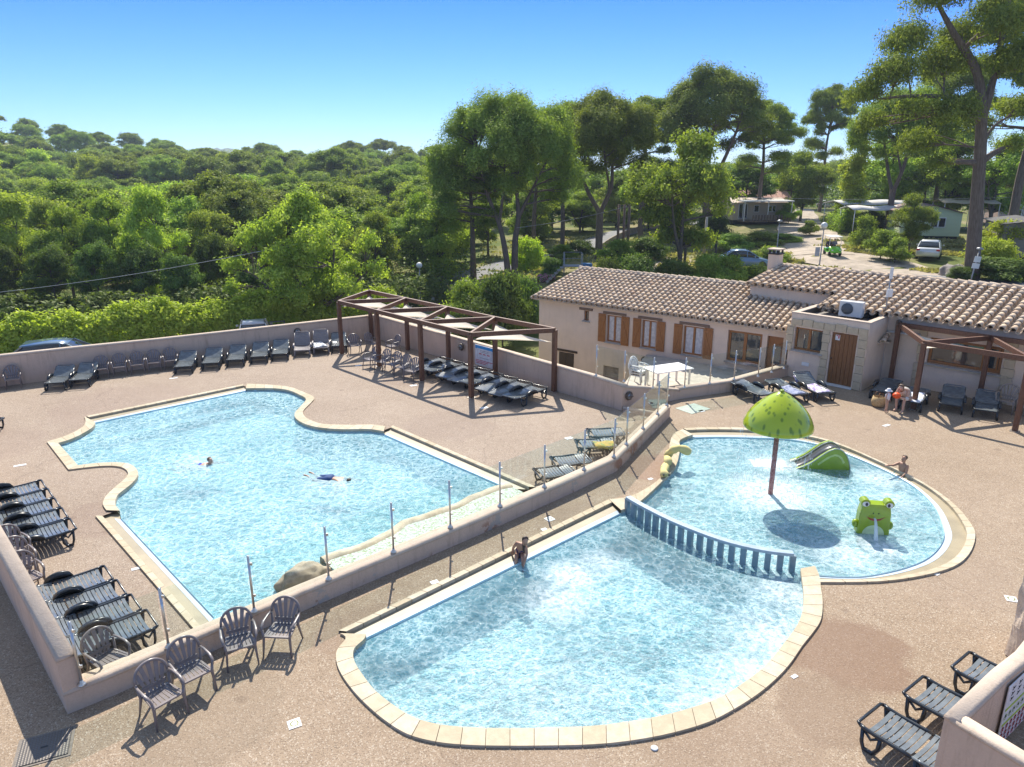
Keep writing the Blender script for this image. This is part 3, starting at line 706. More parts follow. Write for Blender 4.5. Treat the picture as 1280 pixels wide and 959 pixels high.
def make_chair(m,name='resin_chair'):
    """monobloc armchair: faces -y, origin under the seat centre"""
    th=thing(name,'x','garden chair'); zs=.41; K=10
    st=MB()
    for k in range(7):           # seat slats fan out towards the front
        u=(k-3)/3.0; xb=u*.17; xf=u*.22
        st.bar((xb,.20,zs-.015),(xf,-.19,zs+.0),.055,.014)
    st.bar((-.25,-.215,zs),(.25,-.215,zs),.05,.03); st.bar((-.21,.22,zs-.01),(.21,.22,zs-.01),.045,.025)
    for s in(-1,1): st.bar((s*.25,-.2,zs),(s*.21,.22,zs-.01),.035,.03)
    st.build('seat',m,th)
    bk=MB(); rimp=[]
    for k in range(17):
        a=PI*k/16; x=-.275*math.cos(a)*(1-.0*math.sin(a)); z=.62+.28*math.sin(a)**.8; y=.27+.10*(z-.41)/.5
        rimp.append((x,y-.03*(1-math.sin(a)),z))
    bk.tube(rimp,.026,6); bk.bar((-.2,.245,.5),(.2,.245,.5),.02,.06)
    for k in range(5):
        u=(k-2)/2.0
        a=PI*(.5+u*.36); x2=.245*math.cos(PI-a)*1.0; z2=.62+.27*math.sin(a)**.8
        p0=(u*.13,.225,zs); p1=(u*.165,.275,.58); p2=(x2,.27+.10*(z2-.41)/.5,z2)
        V=[];F=[]
        for i,(p,w) in enumerate(((p0,.045),(p1,.055),(p2,.075))):
            V+=[(p[0]-w/2,p[1]-.006,p[2]),(p[0]+w/2,p[1]-.006,p[2]),(p[0]+w/2,p[1]+.006,p[2]),(p[0]-w/2,p[1]+.006,p[2])]
        for i in range(2):
            for j in range(4): F.append((i*4+j,i*4+(j+1)%4,i*4+4+(j+1)%4,i*4+4+j))
        bk.add(V,F)
    bk.build('backrest',m,th)
    for s in(-1,1):
        ar=MB(); ar.tube([(s*.272,.30,.64),(s*.30,.16,.63),(s*.305,-.05,.625),(s*.29,-.19,.60),(s*.27,-.235,.52)],[.021,.026,.03,.027,.02],6,flat=.6); ar.build('armrest',m,th)
        for y,y2 in ((-.22,-.27),(.22,.33)):
            lg=MB(); z0=.55 if y<0 else .6
            lg.tube([(s*.27,y+(.0 if y<0 else .05),z0),(s*.25,y,.38),(s*.272,y2,0)],[.024,.027,.016],6); lg.build('leg',m,th)
    return th
L_flat=make_lounger(M_slat,M_blk,R(4)); L_low=make_lounger(M_slat,M_blk,R(-3)); L_up=make_lounger(M_slat,M_blk,R(26)); L_pl=make_lounger(M_slat,M_blk,R(3),arms=False,Lg=1.12,hb=.8); L_gry=make_lounger(M_gry,M_gry,R(55))
C_brn=make_chair(M_brn); C_brn.scale=(.9,.9,.9)
def ang(a,b): return math.atan2(b[1]-a[1],b[0]-a[0])-PI/2
def lounge(proto,foot,dirdeg,label,grp,sc=(1,.93,1)): return place(proto,(foot[0],foot[1],.0),R(dirdeg)-PI/2,label,grp,sc=sc)
g='black loungers in the near row along the side wall'
ords=['nearest the low wall','second from the low wall','third from the low wall','farthest from it']
for i,(x,y) in enumerate([(-6.38,10.98),(-6.91,11.47),(-7.43,11.96),(-7.95,12.47)]):
    lounge(L_flat,(x,y),-138,'black lounger in the row of four by the side wall, '+ords[i],g,(1,.73,1))
g='black loungers in the far row along the side wall'
ords=['nearest the taupe chairs','second from the taupe chairs','middle one','second from the far end','farthest one']
for i,(x,y) in enumerate([(-9.83,14.49),(-10.33,15.02),(-10.82,15.54),(-11.3,16.06),(-11.79,16.58)]):
    lounge(L_flat,(x,y),-138,'black lounger in the row of five at the left edge, '+ords[i],g,(1,.80,1))
g='loungers cut by the left edge of the photo'
for i,(x,y) in enumerate([(-15.55,19.0),(-15.75,19.75),(-15.95,20.5),(-16.15,21.25)]):
    lounge(L_flat,(x,y),178,'black lounger foot end cut by the left photo edge, '+['nearest','second nearest','third nearest','farthest'][i]+' of four',g)
g='taupe chairs between the two lounger rows'
for i,(x,y,a) in enumerate([(-10.12,13.5,55),(-9.66,12.98,50),(-9.15,12.42,52)]):
    place(C_brn,(x-.25,y-.15,0),R(a)+0.0,'taupe plastic armchair by the side wall between the lounger rows, '+['farthest of three','middle of three','nearest of three'][i],g)
place(C_brn,(G(108,842,.42).x+.12,G(108,842,.42).y+.42,0),R(60),'taupe plastic armchair half hidden behind the low wall at the lower left corner','taupe plastic armchairs')
g='taupe chairs in front of the low wall'
for i,(x,y,a) in enumerate([(*G(202,866,.41).xy,52),(*G(240,836,.41).xy,46),(*G(299,799,.41).xy,26),(*G(351,785,.41).xy,-4)]):
    place(C_brn,(x,y,0),R(a),'taupe fan-backed plastic armchair in front of the low wall, '+['nearest to the manhole','second from the manhole','third from the manhole','farthest from the manhole'][i],g)
# right foreground loungers
g='black loungers beside the rules board wall'
for i,(x,y) in enumerate([(5.24,8.66),(6.2,9.26),(7.28,9.85)]):
    lounge(L_pl,(x,y),-54,'black lounger sticking out from behind the bottom right wall, '+['nearest','middle','farthest'][i]+' of three',g,(1,.92,1))
# along the hedge wall
def bw(x): 
    for a,b in zip(BW1,BW1[1:]):
        if a[0]<=x<=b[0]: t=(x-a[0])/(b[0]-a[0]); return a[1]+(b[1]-a[1])*t
g='black loungers along the hedge wall'
Fs=[(-17.4,0),(-16.72,0),(-13.62,0),(-12.75,0),(-11.93,0),(-11.12,0),(-10.38,0),(-9.6,1),(-8.88,1),(-8.15,0)]
FL=['black lounger at the hedge wall just right of the leftmost chairs','black lounger against the hedge wall just left of the row of five taupe chairs','black lounger immediately right of the five chairs by the hedge wall','second black lounger right of the five chairs by the hedge wall','third black lounger right of the five chairs by the hedge wall','fourth black lounger right of the five chairs by the hedge wall','black lounger left of the first raised lounger, below the round wall lamp','grey lounger with raised back at the hedge wall, bare','grey lounger with raised back at the hedge wall, draped with a patterned towel','black lounger between the raised grey loungers and the pergola post']
for i,(x,up) in enumerate(Fs):
    p=L_gry if up else L_up; y=bw(x)-(1.62 if up else 1.75); w=.0
    a=104
    o=lounge(p,(x+.45,y-.05),a,FL[i],'grey raised loungers' if up else g,(.97,.82,.92))
g='taupe chairs along the hedge wall'
for i,x in enumerate([-20.3,-19.6,-18.95]):
    place(C_brn,(x+.2,bw(x+.2)-.52,0),R(32),'taupe armchair at the far left of the hedge wall, '+['leftmost, cut by the frame','middle of three','rightmost of three'][i],g)
for i,x in enumerate([-15.85,-15.3,-14.75,-14.22,-13.7]):
    place(C_brn,(x-.35,bw(x-.35)-.62,0),R(24),'taupe armchair in the five by the hedge wall, '+['first from the left','second from the left','third from the left','fourth from the left','fifth from the left'][i],g)
g='chairs at the far end of the pergola'
for i,(x,y,a) in enumerate([(-7.0,31.2,22),(-6.25,31.55,60),(-5.3,31.1,-50)]):
    place(C_brn,(x,y,0),R(a),'taupe armchair, back row at the far end of the pergola, '+['in the wall corner','middle','right, turned away'][i],g)
for i,(x,y) in enumerate([(-5.85,28.85),(-5.3,28.45),(-4.8,28.0),(-4.35,27.55),(-3.9,27.05)]):
    place(C_brn,(x,y,0),R(-42+i*3),'taupe armchair in the diagonal row under the pergola, '+['farthest','second farthest','middle','second nearest','nearest the black loungers'][i],'diagonal row of chairs under the pergola')
g='black loungers under the long pergola'
ords=['nearest to the camera','second nearest','third nearest','fourth nearest','fifth nearest','third from the far end','second from the far end','farthest, beside the chairs']
for i in range(8):
    x=1.0-.535*i; y=25.0+.565*i; d=R(-127.5)
    # foot stands by the wall, head towards the pool
    lounge(L_low if i%3 else L_flat,(x+.02,y+.02),-127.5+(i%3-1)*2,'glossy black lounger in the diagonal row under the long pergola, '+ords[i],g)
# behind the low wall
g='loungers behind the low wall near the ramp'
IL=['weathered lounger nearest the cascade behind the low wall','second lounger from the cascade behind the low wall','lounger behind the low wall with an ochre towel on it','lounger behind the low wall farthest from the cascade']
for i,(x,y,a) in enumerate([(.78,17.15,18),(1.25,17.95,14),(2.0,19.25,6),(2.42,20.15,4)]):
    lounge(L_pl,(x-.12,y+.1),a,IL[i],g,(1,.86 if i<2 else .92,1))
# right terrace
g='black loungers left of the annex'
for i,(x,y,x2,y2,l) in enumerate([(8.95,24.0,8.35,25.55,'black lounger left of the annex below the glass fence, bare'),(10.15,24.0,9.65,25.9,'black lounger left of the annex with a blue-grey towel'),(11.1,24.15,10.7,26.3,'black lounger left of the annex with raised back and a floral lilac towel')]):
    a=math.degrees(math.atan2(y2-y,x2-x)); lounge(L_up if i==2 else L_flat,(x,y),a,l,g)
lounge(L_flat,(13.05,24.35),50,'black lounger in the shade beside the annex, behind the woven bag','black loungers under the right pergola')
lounge(L_flat,(13.5,23.2),52,'black lounger with a white and blue towel on which the woman sits','black loungers under the right pergola')
lounge(L_up,(14.75,22.95),57,'black lounger below the wide window, the left one of the empty pair','black loungers under the right pergola',(1,.85,.92))
lounge(L_up,(15.55,22.35),57,'black lounger below the wide window, the right one of the empty pair','black loungers under the right pergola',(1,.85,.92))
C_gry=make_chair(mat('faded_plastic',(.30,.25,.21),.5,.1,5))
for i,(x,y) in enumerate([(16.75,23.2),(17.35,22.6)]):
    place(C_gry,(x,y,0),R(-44),['faded beige armchair right of the pergola post under the wide window','faded beige armchair cut by the right edge of the photo'][i],'faded chairs on the right')
# towels
def towel(label,loc,rz,w,l,zf,m,name='towel',x0=0):
    V=[];F=[];n=14;k=8
    for i in range(n+1):
        for j in range(k+1):
            y=l*i/n; x=-w/2+w*j/k+x0; z=zf(y)+.02+.012*math.sin(9*x+5*y)+.012*math.sin(17*y-6*x)-(.10*max(0,abs((x-x0)/(w/2))-.8)*5*.5)
            V.append((x+.02*math.sin(4*y),y,z))
    F=[(i*(k+1)+j,i*(k+1)+j+1,(i+1)*(k+1)+j+1,(i+1)*(k+1)+j) for i in range(n) for j in range(k)]
    mb=MB(); mb.add(V,F,True); o=mb.build(name,m,None,loc,rz); md=o.modifiers.new('t','SOLIDIFY'); md.thickness=.012
    return tag(o,label,'towel')
def pattern(name,a,b,sc=9,p0=.35):
    m,t=new(name); v=t.N('ShaderNodeTexVoronoi'); v.inputs['Scale'].default_value=sc; t.L(t.pos(),v.inputs['Vector'])
    t.L(t.ramp(v.outputs['Distance'],[(p0,a),(p0+.15,b)]),t.b.inputs['Base Color']); t.b.inputs['Roughness'].default_value=.95; return m
def bedz(back): return lambda y:.33 if y<1.1 else .33+(y-1.2)*math.sin(R(back)) if y>1.2 else .33
towel('blue-grey towel spread on the middle lounger left of the annex',(10.12,24.1,0),ang((10.15,24.0),(9.65,25.9)),.62,1.0,bedz(4),pattern('towel_blue',(.10,.13,.24),(.30,.33,.45)))
towel('white towel with lilac flowers over the raised lounger by the annex',(11.08,24.3,0),ang((11.1,24.15),(10.7,26.3)),.64,1.55,bedz(42),pattern('towel_floral',(.28,.22,.42),(.72,.66,.76),7))
towel('patterned grey and white towel over a raised lounger at the hedge wall',(-8.43,bw(-8.88)-1.6,0),R(28),.62,1.1,lambda y:.34,pattern('towel_grey',(.10,.12,.16),(.62,.64,.68)))
towel('white towel with blue stripe on the lounger under the seated woman',(13.52,23.25,0),R(-38),.66,1.3,lambda y:.335,pattern('towel_white',(.45,.52,.75),(.78,.78,.82),5))
towel('ochre and green towel left on a lounger behind the low wall',(2.35,19.28,0),R(-84),.5,.6,lambda y:.36,pattern('towel_ochre',(.25,.28,.08),(.50,.34,.08),6))
# white table and stacked chairs
tb=thing('garden_table','white rectangular plastic table on the upper terrace behind the glass fence','table',(6.12,27.2,-.3),R(25))
mb=MB(); mb.box(0,0,.72,1.75,1.0,.04); mb.build('tabletop',M_wht,tb,bevel=.01)
for sx in(-1,1):
    for sy in(-1,1):
        mb=MB(); mb.box(sx*.75,sy*.4,.35,.06,.06,.7); mb.build('leg',M_wht,tb)
C_wht=make_chair(M_wht)
for i in range(3):
    place(C_wht,(5.0+.03*i,27.35+.03*i,-.3+.085*i),R(50),'white plastic armchair '+['at the bottom of','in the middle of','on top of'][i]+' the stack beside the white table','stacked white chairs')
mb=MB(); mb.prism([(3.2,24.0),(3.9,23.7),(6.05,24.8),(8.05,25.7),(10.9,27.75),(11.2,28.28),(6.2,32.15),(5.5,30.3)],-3.2,-.3); struct(mb.build('table_terrace',mat('terrace_concrete',(.50,.44,.37),.85,.12,3,.2,40)))
# ---------- water toys ----------
def greenm(name,c1,c2,sc=6):
    m,t=new(name); mp=t.N('ShaderNodeMapping'); mp.inputs['Scale'].default_value=(1.15,1.15,.32); t.L(t.pos(),mp.inputs[0])
    v=t.N('ShaderNodeTexVoronoi'); v.inputs['Scale'].default_value=sc; t.L(mp.outputs[0],v.inputs['Vector'])
    t.L(t.ramp(v.outputs['Distance'],[(.22,c1),(.36,c2)]),t.b.inputs['Base Color']); t.b.inputs['Roughness'].default_value=.16; t.b.inputs['Coat Weight'].default_value=.6; return m
M_lime=mat('lime_gloss',(.26,.37,.01),.2,.1,3,spec=.7)
mu=thing('mushroom_fountain','bright green spotted mushroom shower on a pink pole in the paddling pool','water feature',(6.66,16.95,-.42))
mb=MB(); prof=[(1.0,0),(1.0,.06),(.985,.13)]+[(1.0*math.cos(a)**.9,.13+.86*math.sin(a)**1.15) for a in [PI/2*k/12 for k in range(1,12)]]+[(.05,.99),(.0001,.995)]
R0=.84; prof=[(.06,-.02),(.78,-.03),(R0,0),(R0*1.01,.05),(R0*.99,.12),(R0*.93,.25),(R0*.84,.38),(R0*.71,.52),(R0*.56,.64),(R0*.40,.75),(R0*.25,.84),(R0*.12,.90),(.03,.93)]; mb.lathe(prof,40,(0,0,2.17)); mb.build('cap',greenm('mushroom_green',(.17,.26,.006),(.40,.50,.014),6.5),mu)
mb=MB(); mb.tube([(0,0,0),(0,0,2.2)],.062,12); mb.build('pole',pattern('pole_pink',(.30,.12,.11),(.42,.22,.20),16),mu)
mb=MB(); mb.lathe([(.05,0),(.055,.05),(.035,.07),(.03,.02)],12,(0,0,3.08)); mb.build('nozzle',M_lime,mu)
M_drop,t=new('water_drops'); t.b.inputs['Base Color'].default_value=(.85,.93,.97,1); t.b.inputs['Roughness'].default_value=.1; t.b.inputs['Alpha'].default_value=.55
mb=MB(); 
for i in range(300):
    a=random.uniform(0,2*PI); z=random.uniform(.36,2.1); r=.85+random.uniform(-.02,.05); l=random.uniform(.03,.11)
    mb.bar((r*math.cos(a),r*math.sin(a),z),(r*math.cos(a),r*math.sin(a),z-l),.007)
tag(mb.build('falling_water',M_drop,None,(6.66,16.95,-.42)),'fine drops of water falling from the rim of the green mushroom','water jet')
# slide: tunnel hill profile extruded
SLS=.82
sl=thing('toddler_slide','small green caterpillar-shaped slide with a grey chute in the paddling pool','slide',(8.7,18.85,-.3),R(-4))
top=[(-1.0,.22),(-.7,.34),(-.4,.52),(-.12,.76),(.1,.93),(.32,1.02),(.5,.98),(.66,.84),(.78,.62),(.86,.36),(.88,.1)]
poly=[(-1.0,.12)]+[(x,z) for x,z in top]+[(.88,-.1),(-1.0,-.1)]
for yy in(-.42,.30):
    mb=MB(); q=[(x,z) for x,z in poly]; 
    mb.prism(q,0,.10); M=Matrix.Translation((0,yy+.1,0))@Matrix.Rotation(PI/2,4,'X'); mb.v=[tuple(M@Vector(v)) for v in mb.v]; mb.build('side_panel',M_lime,sl,recalc=True,bevel=.01)
mb=MB(); V=[];F=[]
tp=catmull([Vector((x,0,z)) for x,z in top],3)
for p in tp: V+=[(p.x,-.33,p.z-.04),(p.x,.21,p.z-.04),(p.x,.21,p.z-.08),(p.x,-.33,p.z-.08)]
for i in range(len(tp)-1):
    for j in range(4): F.append((i*4+j,i*4+(j+1)%4,i*4+4+(j+1)%4,i*4+4+j))
mb.add(V,F,True); mb.build('chute',mat('slide_grey',(.07,.075,.08),.3,.1,4),sl,recalc=True)
for yy in (-.43,.205):
    mb=MB(); mb.tube([(p.x,yy+.0,p.z+.0) for p in tp],.018,6); mb.build('edge_rail',mat('rail_grey',(.45,.5,.45),.3),sl)
mb=MB(); zz=[(x*.72+.08,z*.72+.06) for x,z in top[2:-2]]
for k in range(len(zz)-1): mb.bar((zz[k][0],-.425,zz[k][1]),(zz[k+1][0],-.425,zz[k+1][1]),.012,.07)
mb.build('wavy_stripe',mat('pale_lime',(.52,.62,.22),.3),sl)
tag(MB().add([(x,y,.015*math.sin(x*20+y*9)) for x in np.linspace(-1.9,-.95,10) for y in (-.33,-.05,.2)],[(i*3+j,i*3+j+1,i*3+4+j,i*3+3+j) for i in range(9) for j in range(2)],True).build('slide_water',M_drop,None,(8.7,18.85,-.07),R(-4)),'sheet of white water running off the foot of the toddler slide','water jet')
sl.scale=(SLS,SLS,SLS)
# frog fountain
fx,fy=8.28,14.82; FR=R(-9)
fg=thing('frog_fountain','square lime green frog panel with bulging eyes spouting water in the paddling pool','water feature',(fx,fy,-.38),FR); fg.scale=(.88,.88,.88)
Mv=Matrix.Rotation(PI/2,4,'X')
def vprism(mb,poly,y0,y1):
    n0=len(mb.v); mb.prism(poly,-y1,-y0); mb.v[n0:]=[tuple(Mv@Vector(v)) for v in mb.v[n0:]]
def rr(cx,cz,w,h,r,n=5):
    return [(cx+sx*(w/2-r)+r*math.cos(a),cz+sz*(h/2-r)+r*math.sin(a)) for sx,sz,a0 in((1,1,0),(-1,1,PI/2),(-1,-1,PI),(1,-1,1.5*PI)) for a in [a0+PI/2*k/n for k in range(n+1)]]
body=[(-.40,.30),(.40,.30),(.38,.9),(.33,1.17),(-.33,1.17),(-.38,.9)]
mb=MB(); vprism(mb,body,0,.3); mb.build('body',M_lime,fg,recalc=True,bevel=.03)
for s in(-1,1):
    mb=MB(); vprism(mb,[(s*.29+.115*math.cos(a),1.21+.105*math.sin(a)) for a in [2*PI*k/18 for k in range(18)]],-.03,.2); e=mb.build('eye_bulge',M_lime,fg,recalc=True,bevel=.02)
    mb=MB(); vprism(mb,[(s*.29+.085*math.cos(a),1.19+.068*math.sin(a)) for a in [2*PI*k/18 for k in range(18)]],-.036,-.03); mb.build('eye_white',M_wht,e,recalc=True)
    mb=MB(); vprism(mb,[(s*.27+.035*math.cos(a),1.185+.05*math.sin(a)) for a in [2*PI*k/14 for k in range(14)]],-.042,-.036); mb.build('pupil',mat('pupil_navy',(.02,.02,.06),.3),e,recalc=True)
    mb=MB(); mb.ball((s*.43,.14,.55),.095,8,(.8,1.1,1.2)); mb.build('hand',M_lime,fg)
    mb=MB(); mb.ball((s*.065,-.003,.93),.018,6,(1,.4,1.2)); mb.build('nostril',mat('dark_green',(.05,.09,.01),.4),fg)
mb=MB(); vprism(mb,[(-.24,.84),(-.12,.74),(0,.71),(.12,.74),(.24,.84),(.12,.785),(0,.76),(-.12,.785)],-.006,0); mb.build('mouth',mat('frog_red',(.38,.02,.03),.3),fg,recalc=True)
mb=MB(); vprism(mb,[(.27*math.cos(a),.33+.26*math.sin(a)) for a in [PI*k/16 for k in range(17)]],-.007,0); mb.build('belly',mat('pale_lime2',(.62,.74,.42),.3),fg,recalc=True)
mb=MB(); mb.box(0,.15,.15,.72,.24,.3); mb.build('base',M_wht,fg)
jet=[(fx+(-.03-.02*k)*1,fy-.02-.085*k,.33+.03*k-.032*k*k) for k in range(8)]
jet=[p for p in jet if p[2]>-.3]
mb=MB(); mb.tube([(p[0]-jet[0][0],p[1]-jet[0][1],p[2]-jet[0][2]) for p in jet],[.022+.006*k for k in range(len(jet))],6); tag(mb.build('water_spout',M_drop,None,jet[0]),'arc of water spouting from the mouth of the green frog','water jet')
# snake spout on the coping
sp=[(831.8,595,.10),(829.6,590,.16),(832,583,.12),(835,577,.22),(834,571,.16),(838,565.5,.34),(843,562,.46),(849,560.5,.52),(855,562,.46),(861.5,565.5,.36)]
sw=[G(x,y,0)*0+Vector((*G(x,y,z).xy,z)) for x,y,z in sp]; o0=Vector((sw[0].x,sw[0].y,0))
sn=thing('snake_spout','yellow spotted snake-shaped water spout arching over the coping of the paddling pool','water feature',tuple(o0))
cp=catmull([p-o0 for p in sw],5); n=len(cp)
mb=MB(); mb.tube(cp,[.12 if i<4 else .105+.012*math.sin(i*.9) if i<n-10 else .09+.035*math.sin((i-n+10)/10*PI) for i in range(n)],12); mb.build('body',pattern('snake_skin',(.20,.36,.16),(.66,.56,.24),4.2,.12),sn)
for s in(-1,1):
    mb=MB(); mb.ball((0+.07*s,-.09,.17),.028,6); mb.build('eye',M_blk,sn)
for k in (.18,.4): mb=MB(); q=cp[int(n*k)]; mb.tube([(q.x,q.y,q.z),(q.x,q.y,.03)],.05,8); mb.build('support',pattern('snake_s2',(.4,.4,.15),(.5,.45,.2),7),sn)
# blue-grey railing standing in the water
rw=resample(catmull(railw,5),.245); r0=Vector((rw[0].x,rw[0].y,0))
rl=thing('pool_railing','curved blue-grey railing of square posts standing in the water between the two near pools','railing',tuple(r0))
M_rail=mat('rail_bluegrey',(.20,.28,.33),.45,.12,6)
tops=[p-r0+Vector((0,0,.30 if i else .30)) for i,p in enumerate(rw)]
V=[];F=[]
for i,p in enumerate(rw):
    d=(rw[min(i+1,len(rw)-1)]-rw[max(i-1,0)]).normalized(); nn=Vector((-d.y,d.x,0))*.075; q=p-r0; z=.36
    V+=[(q-nn)[:2]+(z-.07,),(q-nn*1.0)[:2]+(z,),(q+nn)[:2]+(z,),(q+nn)[:2]+(z-.07,)]
V=[(a[0],a[1],a[2]) for a in V]
for i in range(len(rw)-1):
    for j in range(4): F.append((i*4+j,i*4+(j+1)%4,i*4+4+(j+1)%4,i*4+4+j))
F+=[(0,1,2,3),tuple(4*len(rw)-1-k for k in range(4))]
mb=MB(); mb.add(V,F); mb.build('top_rail',mat('rail_top',(.34,.43,.50),.4,.1,6),rl,recalc=True,bevel=.008)
for i,p in enumerate(rw):
    d=(rw[min(i+1,len(rw)-1)]-rw[max(i-1,0)]); q=p-r0
    mb=MB(); mb.box(q.x,q.y,(-.45+.29)/2,.12,.10,.74,math.atan2(d.y,d.x)); mb.build('baluster',M_rail,rl,bevel=.006)
# ---------- small things on the paving ----------
def plate(label,px,py,w,h,rz,m,name='floor_plate',grp=None,th=.008):
    p=G(px,py); mb=MB(); mb.box(0,0,th/2+.002,w,h,th); o=mb.build(name,m,None,(p.x,p.y,0),rz,bevel=.002); return tag(o,label,'floor plate',grp)
mh=thing('manhole_cover','square dark metal manhole cover in the paving at the lower left','manhole cover',(*G(56,935).xy,.0),R(24))
mb=MB(); mb.box(0,0,.006,.72,.62,.008); mb.build('frame',mat('iron_frame',(.20,.17,.14),.6,.2,10),mh)
m,t=new('chequer_iron'); v=t.N('ShaderNodeTexVoronoi'); v.inputs['Scale'].default_value=26; v.inputs['Randomness'].default_value=0; t.L(t.pos(),v.inputs['Vector']); t.b.inputs['Base Color'].default_value=(.13,.115,.10,1); t.b.inputs['Roughness'].default_value=.5; t.b.inputs['Metallic'].default_value=.3; t.bump(v.outputs['Distance'],.8,.02)
mb=MB(); mb.box(0,0,.016,.64,.54,.012); mb.build('lid',m,mh); mb=MB(); mb.box(0,0,.024,.09,.03,.006); mb.build('handle',M_drk,mh)
def depthmark(label,px,py,rz,s=.19):
    p=G(px,py); th=thing('depth_tile',label,'floor tile',(p.x,p.y,0),rz,'white tiles with a ring of dots')
    mb=MB(); mb.box(0,0,.006,s,s,.008); mb.build('tile',M_wht,th,bevel=.002)
    mb=MB()
    for k in range(14):
        a=2*PI*k/14; mb.box(.055*s/.19*math.cos(a),.055*s/.19*math.sin(a),.0125,.022,.016,.003,a)
    mb.build('ring_of_dots',mat('sign_olive',(.22,.24,.03),.5),th)
depthmark('white square tile with a ring of dots in front of the taupe chairs',368,905,R(28))
depthmark('white tile with a ring of dots beside the gutter of the near pool',687,649,R(35),.2)
depthmark('white tile with a ring by the stone pillar at the right edge',1264,749,R(-20),.2)
PLT=[(543,729,'near the middle of the upper gutter of the near pool'),(432,710,'hidden'),(30+0,0,'')]
for px,py,w,h,l in [(543,728,.16,.12,'by the upper gutter of the near pool'),(171,711,.2,.1,'between the near loungers and the gutter'),(25,582,.3,.12,'between the loungers and the pointed pool end'),(217,473,.3,.12,'in front of the five chairs'),(711,548,.24,.16,'on the terrace behind the low wall'),(1108,532,.3,.12,'in front of the seated woman'),(517,482,.28,.16,'under the middle of the long pergola'),(605,510,.28,.16,'beside the near pergola post'),(448,457,.26,.14,'at the far end of the pergola'),(877,514,.2,.16,'beside the grey-green plate'),(993,846,.12,.07,'right of the broad coping stones'),(813,599,.14,.1,'near the head of the snake spout'),(1171,718,.12,.08,'beside the paddling pool coping on the right'),(680,662,.14,.1,'beside the coping behind the sitting girl')]:
    plate('small white plate set in the paving '+l,px,py,w,h,R(30),M_wht,grp='small white plates in the paving')
plate('grey-green square access plate in the paving beside the ramp gap',866,511,.95,.75,R(35),mat('grey_green',(.34,.40,.33),.6,.1,5),'access_plate')
p=G(818,936); tag(MB().lathe([(.05,0),(.055,.015),(.04,.025)],14).build('floor_light',M_wht,None,(p.x,p.y,0)),'tiny round white fitting in the paving below the near pool','floor fitting')
# round bulkhead lamps on walls
def lamp(label,pos,nrm):
    th=thing('bulkhead_lamp',label,'wall lamp',tuple(pos),math.atan2(nrm[1],nrm[0])+PI/2,'round wall lamps')
    Mx=Matrix.Rotation(PI/2,4,'X')
    mb=MB(); mb.lathe([(.15,0),(.16,.03),(.13,.07),(.11,.075)],20,M=Mx); mb.build('rim',mat('lamp_rim',(.10,.07,.05),.5),th)
    mb=MB(); mb.lathe([(.11,.06),(.09,.10),(.04,.12),(.001,.125)],16,M=Mx); d=mb.build('diffuser',mat('lamp_glass',(.22,.24,.26),.15),th)
    mb=MB(); mb.box(0,-.128,0,.22,.012,.03); mb.box(0,-.128,0,.03,.012,.22); mb.build('guard',mat('lamp_rim',(.1,.07,.05)),th)
n1=(math.sin(R(31)),-math.cos(R(31)))
yb=bw(-9.6); lamp('round caged lamp on the hedge wall above the raised loungers',(-9.75,bw(-9.75)-.02,.82),(.47,-.88))
q=G(778.5,490,.55); lamp('round caged lamp on the ramp wall beside the glass fence',(3.98,23.4,.5),(.5,-.87))
q=Vector((-2.45,29.75,.8)); lamp('round lamp on the wall behind the pergola post',(-2.12,29.55-.22,.75),(-.72,-.69))
LAMPH=1
# sign on the pergola wall
def onwall(A,B,px,py):
    d=ray(px,py); A=Vector(A);B=Vector(B); e=B-A; # (0,0)+t d.xy = A+s e
    det=d.x*(-e.y)+e.x*d.y; s=(d.x*A.y-d.y*A.x)/(-(d.x*e.y-d.y*e.x)) if True else 0
    # solve cross(d, A+s e)=0
    s=-(d.x*A.y-d.y*A.x)/(d.x*e.y-d.y*e.x); P=A+e*s; t=P.y/d.y; return s*e.length,CH+d.z*t
s0,z0=onwall(BW2[0],BW2[1],596,439); s1,z1=onwall(BW2[0],BW2[1],617.5,461)
u=(Vector(BW2[1])-Vector(BW2[0])).normalized(); P0=Vector(BW2[0])+u*((s0+s1)/2); wS=1.15; zc=(.55)
sg=thing('notice_board','white notice board with blue header and red lines on the pergola wall','notice board',(P0.x-.03*.7,P0.y-.03*.7,.58),math.atan2(u.y,u.x))
mb=MB(); mb.box(0,-.01,0,1.15,.02,.86); mb.build('panel',mat('board_white',(.74,.74,.76),.4),sg)
mb=MB(); mb.box(0,-.023,.36,1.11,.004,.12); mb.box(-.5,-.024,.33,.1,.004,.1); mb.box(.5,-.024,.33,.1,.004,.1); mb.build('blue_header',mat('sign_blue',(.04,.33,.72),.4),sg)
mb=MB()
for k in(-1,0,1): mb.box(k*.24,-.023,.08-.0*k,.15,.004,.04)
for z,w in ((-.2,1.05),(-.26,.75),(-.32,.6)): mb.box(-(1.05-w)/2,-.023,z,w,.004,.025)
mb.build('red_lines',mat('sign_red',(.6,.06,.08),.4),sg)
mb=MB(); 
for z in (.22,-.08,.16): mb.box(0,-.023,z,.5,.004,.018)
for k in(-1,1): mb.box(k*.42,-.023,.06,.008,.004,.34)
mb.build('grey_text',mat('sign_grey',(.3,.3,.33),.4),sg)
